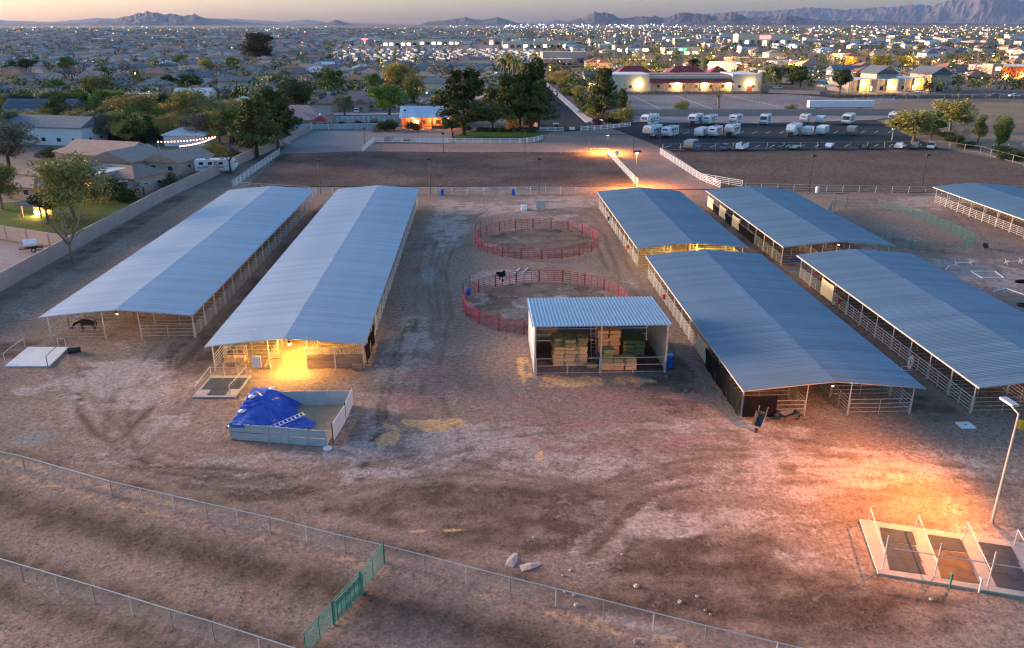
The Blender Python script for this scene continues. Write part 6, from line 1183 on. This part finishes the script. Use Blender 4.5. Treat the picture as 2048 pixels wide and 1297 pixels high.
for y, x in cand:
    k = rnd.choice(mix_)
    if nt_ < 300:
        h = rnd.uniform(5,11); s = h/8; o = put('tree', lo_mesh(k, rnd.randrange(2)) if y > 420 else tree_one(k, rnd.randrange(2)), None, (x,y,0), rnd.uniform(0,6.28), (s*rnd.uniform(1,1.5),s*rnd.uniform(1,1.5),s)); z = 'nearer streets' if y < 420 else 'farther streets'; sz = 'tall' if h > 8 else 'small'; side = 'among the houses' if x < 20 else 'among the shops'
        tag(o, f'{sz} {KINDS[k][2]} tree {side} of the {z}', 'tree', f'{sz} {k} trees {side}, {z}'); nt_ += 1
    else:
        b = far_t[rnd.choice(('lf_green','lf_olive','lf_dark','lf_dark','lf_twig'))]; h = rnd.uniform(4,10)*(1 if y < 2200 else 1.2); vs = []; fs = []; w_ = h*0.42
        ctr = [(rnd.uniform(-.5,.5)*w_,rnd.uniform(-.5,.5)*w_,h*rnd.uniform(.4,.72),rnd.uniform(.25,.42)*h) for _ in range(4)]
        for q in range(64 if y < 1000 else 34 if y < 1900 else 16):
            cx,cy,cz,cr = ctr[q%4]; d = Vector((rnd.gauss(0,1),rnd.gauss(0,1),rnd.gauss(0,1))).normalized()*cr*rnd.uniform(.6,1); leaf(vs,fs,Vector((x+cx+d.x,y+cy+d.y,max(.3,cz+d.z))),(0.55 if y < 1000 else 0.8 if y < 1900 else 1.3)*rnd.uniform(.6,1.4),rnd)
        b.add(vs,fs)
for k, b in far_t.items(): stuff(b.build('far_trees', M[k]))
# ------------------------------------------------------------------ church like long building with red awning
M['stucco_y'] = WALLS['cream']
def wall_lamp(par, x, y, z, e=500, col=(1.0,0.68,0.24)):
    MB().cbox((x,y-0.15,z),(0.7,0.3,0.35)).build('wall_lamp', M['lampw'], par); point_light('lamp_light', (x,y-0.9,z-0.3), e, col, 0.25, par)
SB = thing('church_hall', 'long cream hall with red metal awning and four glowing wall lamps', 'building', (0,0,0)); y0 = 417.0
MB().box(64,y0,0,86,y0+22,8.0).build('wall', WALLS['cream'], SB); MB().box(86.01,y0+1.5,0,128,y0+24,7.6).build('wall', WALLS['cream'], SB); MB().box(128.01,y0-0.5,0,143,y0+22,8.0).build('wall', WALLS['cream'], SB)
for (xa,xb,h,yy) in ((64,86,8,y0),(128.02,143,8,y0-.5)): MB().box(xa-.1,yy-.1,h,xb+.1,yy+22.2,h+.25).build('roof', ROOFS['white'], SB)
MB().box(86.1,y0+6,7.601,127.9,y0+24,7.8).build('roof', ROOFS['brown'], SB)
for k in range(10): xa = 86+k*4.25; MB().add([(xa,y0-2.6,4.4),(xa+4.2,y0-2.6,4.4),(xa+4.2,y0+6,7.9),(xa,y0+6,7.9),(xa,y0-2.6,4.2),(xa+4.2,y0-2.6,4.2),(xa+4.2,y0+6,7.7),(xa,y0+6,7.7)],[(0,1,2,3),(0,4,5,1),(1,5,6,2),(3,7,4,0),(7,6,5,4)]).build('awning_panel', M['redroof'], SB)
for k in range(6): MB().box(86.2+k*8.3-.25,y0-2.4,0,86.2+k*8.3+.25,y0-1.9,4.2).build('post', WALLS['cream'], SB)
for x in (69,76.5,91,97,104,110.5,118,124,132,139): wn = put('window', None, SB, (x, y0 if x < 86 else (y0-.5 if x > 128 else y0+1.5), 0)); MB().box(-.8,-.05,1.6,.8,-.002,3.0).build('frame', WALLS['grey'], wn); MB().box(-.65,-.07,1.75,.65,-.051,2.85).build('pane', M['glass'], wn)
for x, yy in ((80.5,y0),(100.5,y0+1.4),(114.5,y0+1.4),(127,y0+1.2),(137,y0-.5)): wall_lamp(SB, x, yy, 3.7, 330)
MB().box(136,y0-.6,0,138.4,y0-.502,2.6).build('door', M['redroof'], SB)
for (x,y,w_,d_,lb) in ((84,452,24,15,'red metal hip roof behind the left end of the cream hall'),(112,450,26,16,'large red metal roof behind the middle of the cream hall'),(131,455,14,14,'smaller red metal roof behind the cream hall')):
    o = thing('church_building', lb, 'building', (x,y,0)); MB().box(-w_/2,-d_/2,0,w_/2,d_/2,5.3).build('wall', WALLS['cream'], o); b = MB(); hip(b,-w_/2,-d_/2,w_/2,d_/2,5.5,5.2); b.build('roof', M['redroof'], o); MB().box(-1,-d_/2-.1,0,1,-d_/2-.005,2.5).build('door', M['wood'], o)
o = thing('entrance_porch', 'small cream porch with red roof at the left end of the hall', 'porch', (58.5,420,0)); MB().box(-3,0,0,-1.4,5,4.4).build('pier', WALLS['cream'], o); MB().box(1.4,0,0,3,5,4.4).build('pier', WALLS['cream'], o); b = MB(); hip(b,-3,0,3,5,4.6,1.8); b.build('roof', M['redroof'], o); wall_lamp(o,0,-0.1,3.4,500)
# tan building with slate gables and blue carports
TB = thing('clinic_building', 'tan building with two dark slate gables behind blue carports', 'building', (219,412,0), R(14))
MB().box(-38,0,0,12,16,6).build('wall', WALLS['tan'], TB); MB().box(-38,-0.2,6.0,12,16,6.25).build('roof', ROOFS['white'], TB)
for k in range(9): MB().box(-37.6+k*5.4,-0.6,0,-36.4+k*5.4,-0.01,6.2).build('pilaster', WALLS['cream'], TB)
for (xa,xb,ya,yb,h) in ((-20,-8,3,15,8.5),(8,20,-3,12,8.0)):
    MB().box(xa,ya,0,xb,yb,h).build('tower', WALLS['tan'], TB); b = MB(); hip(b,xa,ya,xb,yb,h+.21,3.6,.7,True,'y'); b.build('gable_roof', ROOFS['slate'], TB); MB().add([(xa,ya,h),(xb,ya,h),((xa+xb)/2,ya,h+3.4),(xa,ya+.1,h),(xb,ya+.1,h),((xa+xb)/2,ya+.1,h+3.4)],[(0,1,2),(5,4,3),(1,4,5,2),(0,2,5,3)]).build('gable_wall', WALLS['tan'], TB)
for k in range(6): MB().box(-33+k*6.6,-0.08,1.0,-31+k*6.6,-0.005,2.8).build('window', M['litw'] if k%2 else M['glass'], TB)
MB().box(12,-3.1,0,16,-3.005,3.6).build('entry_door', M['glass'], TB)
for x in (-30,-14,2): wall_lamp(TB, x, -0.7, 4.2, 450, YELLOW)
M['carport'] = mat('blue_carport_roof',(0.22,0.36,0.48),0.5,0.2,var=.06)
for lb, px, py, L_ in (('long blue carport roof nearest the tan building',1760,178,40),('blue carport roof at the front of the car park',1705,183,34),('short blue carport at the back of the car park',1655,172,16)):
    o = thing('carport', lb, 'carport', P(px,py), R(12)); MB().add([(-L_/2,-2.7,2.9),(L_/2,-2.7,2.9),(L_/2,2.7,3.4),(-L_/2,2.7,3.4),(-L_/2,-2.7,2.7),(L_/2,-2.7,2.7),(L_/2,2.7,3.2),(-L_/2,2.7,3.2)],[(0,1,2,3),(7,6,5,4),(0,4,5,1),(1,5,6,2),(2,6,7,3),(3,7,4,0)]).build('roof', M['carport'], o)
    for k in range(max(2,int(L_/7))): x = -L_/2+2+k*(L_-4)/(max(2,int(L_/7))-1); MB().box(x-.12,1.2,0,x+.12,1.5,3.0).build('post', M['darkpipe'], o)
    point_light('lamp_light',(0,0,2.5),1200,YELLOW,0.4,o)
for k, (px,py) in enumerate(((1720,181),(1735,180),(1690,184),(1820,183),(1838,186),(1750,182))): car('car parked at the blue carports', P(px,py,0.12), R(100), ('carwhite','cargrey','carwhite')[k%3] if k%3 != 1 else 'carwhite', group='cars at the carports')
sheet('clinic_lot', [tuple(P(*p)[:2]) for p in ((1628,188),(1860,191),(1860,183),(1700,170),(1628,168))], 0.11, M['lot'])
# red shop
RS = thing('red_shop', 'red and tan shop with glowing sign panel across the road', 'building', (315,500,0), R(8)); MB().box(-2,0,0,60,20,7.5).build('wall', WALLS['pink'], RS); M['shopred'] = mat('red_shop_panel',(0.42,0.07,0.03),0.8,0,var=.1)
for k in range(5): MB().box(6+k*11,-0.12,2.6,15.5+k*11,-0.005,7.2).build('red_panel', M['shopred'], RS)
MB().box(-2.3,-1,0,5,8,9).build('tower', WALLS['pink'], RS); M['signred']=glow('lit_red_sign',(1.0,0.05,0.04),2.2); MB().box(27,-0.3,4.6,34,-0.13,6.6).build('sign_panel', M['signred'], RS); MB().box(0,-1.2,5.5,3.4,-1.01,7.2).build('sign_panel', M['litw'], RS); MB().box(-2,-.2,7.5,60,20.2,7.8).build('roof', ROOFS['white'], RS)
for x in (9,20,31,42): wall_lamp(RS, x, -0.3, 2.5, 900, YELLOW)
o = thing('box_trailer', 'long white box trailer behind the lot wall', 'trailer', P(1680,219,0.1), R(-1)); MB().box(-13,-1.4,0.9,13,1.4,3.4).build('box', M['rvwhite'], o); MB().box(-12.9,-1.42,0.6,12.9,1.42,0.895).build('skirt', M['rvgrey'], o); [wheel(o,x,s*1.3,0.5) for x in (-9,-7.8,8) for s in (-1,1)]
b = MB(); b.lathe([(4.5,0),(3.8,0.7),(2.4,1.7),(0.6,2.4)],13); b.v=[(x*1.2+0.3*math.sin(y*2),y*0.7,z*(1+.2*math.sin(x))) for x,y,z in b.v]; tag(b.build('dirt_pile', M['clod'], None, P(1622,216)), 'dark heap of soil beside the white box trailer', 'soil heap')
chain_fence('far chain link fence along the field road', [(P(1683,209).x,P(1683,209).y),(P(1860,201).x,P(1860,201).y),(P(2080,198).x,P(2080,198).y)], 7.0, 2.4)
# mid distance commercial blocks, each its own building
def block(label, px0, px1, py, h, m, rm, lit=0, d_=24, sign=None, group=None):
    p, q = P(px0,py), P(px1,py); w_ = q.x-p.x; o = thing('shop_building', label, 'building', (p.x,p.y,0), 0, group); MB().box(0,0,0,w_,d_,h).build('wall', WALLS[m], o); MB().box(0.4,0.4,h,w_-.4,d_-.4,h+.15).build('roof', ROOFS[rm], o); MB().box(-.2,-.2,h-.8,w_+.2,0.19,h+.6).build('parapet', WALLS[m], o)
    n = max(2,int(w_/9))
    for k in range(n): MB().box(w_*(k+.2)/n,-.06,.6,w_*(k+.8)/n,-.005,h*.5).build('window', M['litw' if (k*7+int(px0))%3 < lit else 'glass'], o)
    if sign: MB().box(w_*.4,-.5,h*.62,w_*.6,-.21,h*.9).build('sign_panel', M[sign], o)
M['signblue']=glow('lit_blue_sign',(0.10,0.12,1.0),2.5); M['signgreen']=glow('lit_green_sign',(0.1,0.9,0.35),1.5)
blocks = [('grey warehouse with pale parapet beyond the dark road',1085,1172,128,9,'grey','white',1,None),('peach low building at the end of the dark road',1084,1150,133,5,'pink','white',0,None),('long white store behind the caravan park',700,760,88,9,'white','white',1,'signred'),('wide cream store right of the white one',765,835,92,8,'cream','white',2,None),('tan store with glowing front behind the caravans',838,920,90,8,'cream','white',2,None),('dark red roofed store with a lit red sign',965,1000,90,8,'pink','redt',1,'signred'),('long cream warehouse beyond the caravan park',1005,1150,97,9,'cream','white',1,None),('green roofed warehouse far left of the caravan park',588,622,79,8,'grey','grey',0,None),('three storey tan hotel with rows of dark windows',1475,1584,93,17,'cream','white',1,'signred'),('blue lit diner with glowing neon front',1556,1610,97,6,'white','blue',2,'signblue'),('yellow lit low building behind the red roofs',1465,1550,133,6,'tan','white',2,None),('flat cream shop with carport beside the yellow one',1553,1620,138,5,'cream','white',2,'signred'),('long grey canopy building on the far right',1810,2000,95,6,'grey','white',0,None),('cream shop row near the bright far road',1330,1400,110,7,'cream','white',2,'signgreen'),('low shop row lit along the far road',1230,1300,104,7,'tan','brown',2,'signred'),('tan shop with slate roof right of the hotel',1640,1700,95,6,'tan','slate',1,None),('pale shop block beyond the palms',1330,1360,84,8,'white','white',2,None),('cream shop row right of the diner',1715,1790,88,6,'cream','mauve',2,None),('yellow fronted store far right',1880,1960,84,7,'tan','white',2,'signred'),('low white block on the far left road',40,75,76,7,'white','blue',1,None),('yellow lit store on the far left',100,150,77,7,'cream','white',2,None),('white clinic far left of the eucalyptus',410,450,80,7,'white','white',1,None),('cream roadside store left of the caravans',640,690,84,7,'cream','white',2,None),('wide pale warehouse beyond the palms of the road',1180,1235,92,9,'cream','white',1,None)]
ROOFS['redt'] = M['redroof']
for lb,a,b_,py,h,m,rm,li,sg in blocks: block(lb,a,b_,py,h,m,rm,li,26,sg)
# right hand district: house rows and shops between trees
rr = random.Random(77); nb = 0; far_c = MB()
for k in range(1500):
    y = 470+6500*rr.random()**2.0; x = rr.uniform(60+0.0*y, 0.72*y) if y < 1500 else rr.uniform(-0.72*y, 0.72*y)
    if 60 < x < 160 and y < 480: continue
    if x > 290 and y < 530: continue
    if 200 < x < 250 and y < 440: continue
    w_, d_, h = rr.uniform(14,30)*(1 if y < 1600 else 1.6), rr.uniform(12,20), rr.choice((4,5,6,8)); 
    if y < 1150 and nb < 85:
        ci = rr.randrange(10); rk, wk = combos[ci]; sd = rr.randrange(2); two = rr.random() < .3
        me = cached(('fh',ci,sd,two), lambda: far_house(ci*10+sd,rk,wk,two)); z = 'nearer' if y < 760 else 'farther'; st_ = 'two storey' if two else 'low'
        tag(put('house', me, None, (x,y,0), rr.choice((0,math.pi/2,math.pi))+rr.uniform(-.1,.1), 1.15), f'{st_} {wk} walled building with {adj[rk]} roof in the {z} shopping district', 'building', f'{st_} {wk} {rk} buildings, {z} district'); nb += 1
    elif y > 1150:
        far_c.cm = rr.randrange(4); far_c.box(x-w_/2,y,0,x+w_/2,y+d_,h); far_c.cm = 4+rr.randrange(3); far_c.box(x-w_/2-.3,y-.3,h,x+w_/2+.3,y+d_+.3,h+.5)
stuff(far_c.build('far_city_buildings', [WALLS['cream'],WALLS['tan'],WALLS['white'],WALLS['grey'],ROOFS['white'],ROOFS['brown'],ROOFS['slate']]))
# streets of the district
sheet('avenue', [(60,575),(420,560),(420,585),(60,600)], 0.1, M['lot']); sheet('avenue', [(-60,650),(500,640),(600,668),(-60,676)], 0.11, M['asphalt']); sheet('avenue', [(-700,1440),(900,1440),(900,1470),(-700,1470)], 0.12, M['asphalt'])
sheet('school_field', [(70,620),(190,620),(190,640),(70,640)], 0.12, M['field'])
# ------------------------------------------------------------------ lights of the town, each a small lantern box on its height
def light_mesh(nm, col, s, n, region):
    m = glow(nm, col, s); b = MB()
    for _ in range(n):
        y, x, z = region(); e = max(0.25, y*0.00026)*rr.uniform(.6,1.3); b.box(x-e,y-e*.6,z-e*.7,x+e,y+e*.6,z+e*.7)
    stuff(b.build(nm, m))
def reg(xa, xb, ya, yb, pw=1.6, za=3, zb=8):
    def f(): y = ya+(yb-ya)*rr.random()**pw; return y, rr.uniform(xa,xb)*y, rr.uniform(za,zb)
    return f
light_mesh('town_lights_yellow', (1.0,0.66,0.22), 2.4, 420, reg(0.08,0.72,450,4200)); light_mesh('town_lights_amber', (1.0,0.45,0.10), 1.8, 190, reg(-0.72,0.1,330,4000,1.3)); light_mesh('town_lights_white', (1.0,0.93,0.85), 1.3, 170, reg(-0.05,0.70,1500,9000,1.5,4,22)); light_mesh('town_lights_band', (0.95,0.92,1.0), 2.2, 120, reg(0.03,0.24,5000,7500,1,5,30)); light_mesh('town_lights_red', (1.0,0.06,0.03), 1.8, 60, reg(-0.4,0.7,900,5000)); light_mesh('town_lights_violet', (0.35,0.2,1.0), 2.0, 26, reg(-0.2,0.6,700,2500)); light_mesh('town_lights_green', (0.1,0.9,0.5), 1.2, 26, reg(0.1,0.5,600,2500)); light_mesh('town_lights_left', (1.0,0.8,0.5), 1.2, 110, reg(-0.72,0.05,2200,8000,1.2,4,12))
for i,(x,y) in enumerate(((150,520),(210,560),(270,600),(330,620),(180,640),(120,610),(80,560),(240,700),(330,760),(400,640),(90,720),(150,800),(260,860),(60,900))):
    o = thing('street_lamp', 'street lamp glowing yellow among the shops', 'street lamp', (x,y,0), 0, 'street lamps among the shops'); MB().tube((0,0,0),(0,0,9),0.1,6,.07).build('pole', M['darkpipe'], o); MB().cbox((0.4,0,9.1),(1.2,0.5,0.2)).build('lamp_head', M['darkpipe'], o); MB().cbox((0.4,0,8.95),(1.0,0.45,0.08)).build('lens', M['lampw'], o); point_light('lamp_light',(0.4,0,8.5),7000,YELLOW,.4,o)
for i,(px,py,h) in enumerate(((185,115,30),(28,98,34),(1430,120,32),(1460,118,30),(1112,112,26),(872,122,22),(318,80,30),(370,78,30))):
    o = thing('utility_pole', 'tall thin utility pole standing over the far roofs', 'pole', P(px,py), 0, 'utility poles over the far roofs'); MB().tube((0,0,0),(0,0,h*.6),0.2,6,.12).build('mast', M['rust'], o); MB().box(-1.4,-.08,h*.55,1.4,.08,h*.57).build('cross_arm', M['rust'], o)
# ------------------------------------------------------------------ mountains round the plain, and the air
M['mountain'] = ground_mat('mountain_rock', (0.07,0.06,0.06), (0.12,0.095,0.09), scale=0.0006, fine=0.004, bump=0.3, finecol=0.3)
def mountain_range(prof, dist, depth, seed, rough=0.16):
    pxs = np.array([p[0] for p in prof], float); pys = np.array([p[1] for p in prof], float)
    n = 900; gx = np.linspace(pxs[0], pxs[-1], n); top = np.interp(gx, pxs, pys)
    K = 22; rs = np.random.RandomState(seed); V = []
    az = np.arctan((gx-1024)/FPX/math.cos(PITCH)) + YAW
    for k in range(K):
        t = k/(K-1); shape = max(0.0, 1-abs(t-0.55)/0.55) if t < 0.55 else max(0.0, 1-(t-0.55)/0.45)
        d = dist + depth*(t-0.55)
        hh = (48-top)/FPX*dist*1.16
        rid = fbm(gx*0.05+seed, np.full(n, t*5.0), seed, 5)
        h = hh*shape**0.9 * (1 + (rid-0.5)*(1.1*(1-shape)+rough*0.6)) + (vnoise(gx*0.35, np.full(n, t*9), seed+5)-0.5)*hh*rough*0.5*shape
        V += [(d*math.sin(a)/1, d*math.cos(a), max(0.0, z) - (2 if shape <= 0 else 0)) for a, z in zip(az, h)]
    F_ = [(k*n+i, k*n+i+1, (k+1)*n+i+1, (k+1)*n+i) for k in range(K-1) for i in range(n-1)]
    mb = MB(); mb.add(V, F_); o = mb.build('mountain_range', M['mountain'], smooth=False); return struct(o)
near = [(-700,44),(-400,38),(-150,40),(0,44),(150,46),(250,45),(330,40),(360,33),(385,28),(415,32),(432,30),(450,34),(470,31),(490,38),(520,40),(590,46),(640,47),(680,46),(700,44),(714,39),(728,42),(745,47),(790,49),(840,52),(856,50),(872,43),(910,40),(942,35),(970,40),(1000,35),(1028,43),(1050,47),(1090,47),(1120,42),(1150,35),(1168,27),(1192,28),(1215,38),(1248,34),(1275,34),(1290,38),(1315,30),(1350,31),(1382,33),(1410,28),(1440,37),(1472,34),(1500,32),(1540,38),(1590,41),(1640,41),(1720,44),(1900,46),(2200,46),(2700,44)]
far = [(-700,34),(-300,30),(-100,33),(0,36),(80,37),(130,42),(220,44),(290,39),(330,39),(420,38),(540,39),(620,44),(662,40),(700,44),(780,46),(900,49),(1040,46),(1096,40),(1130,44),(1200,38),(1300,36),(1420,28),(1480,27),(1540,23),(1600,26),(1650,24),(1730,20),(1752,22),(1780,15),(1800,12),(1822,8),(1836,3),(1848,2),(1862,2),(1880,8),(1908,17),(1960,12),(2000,8),(2060,6),(2200,10),(2700,30)]
sup = [(1900,48),(1950,45),(1978,37),(2000,31),(2010,19),(2022,9),(2036,3),(2050,0),(2100,-6),(2200,-8),(2350,-2),(2500,20),(2700,46)]
mountain_range(far, 33000, 6000, 5, 0.2)
mountain_range(near, 19000, 3500, 17, 0.34)
mountain_range(sup, 14500, 2500, 29, 0.3)
hz = MB(); hz.box(-40000,-2500,-1.5,40000,37500,1400); ho = hz.build('haze', None)
# the ground sheet is kept inside the same air
hm = bpy.data.materials.new('haze_air'); hm.use_nodes = True; hm.node_tree.nodes.clear()
pv = hm.node_tree.nodes.new('ShaderNodeVolumePrincipled'); pv.inputs['Color'].default_value = (0.36,0.56,1.0,1); pv.inputs['Density'].default_value = 1.05e-5; pv.inputs['Anisotropy'].default_value = 0.2
ou = hm.node_tree.nodes.new('ShaderNodeOutputMaterial'); hm.node_tree.links.new(pv.outputs[0], ou.inputs['Volume'])
ho.data.materials.clear(); ho.data.materials.append(hm); stuff(ho)
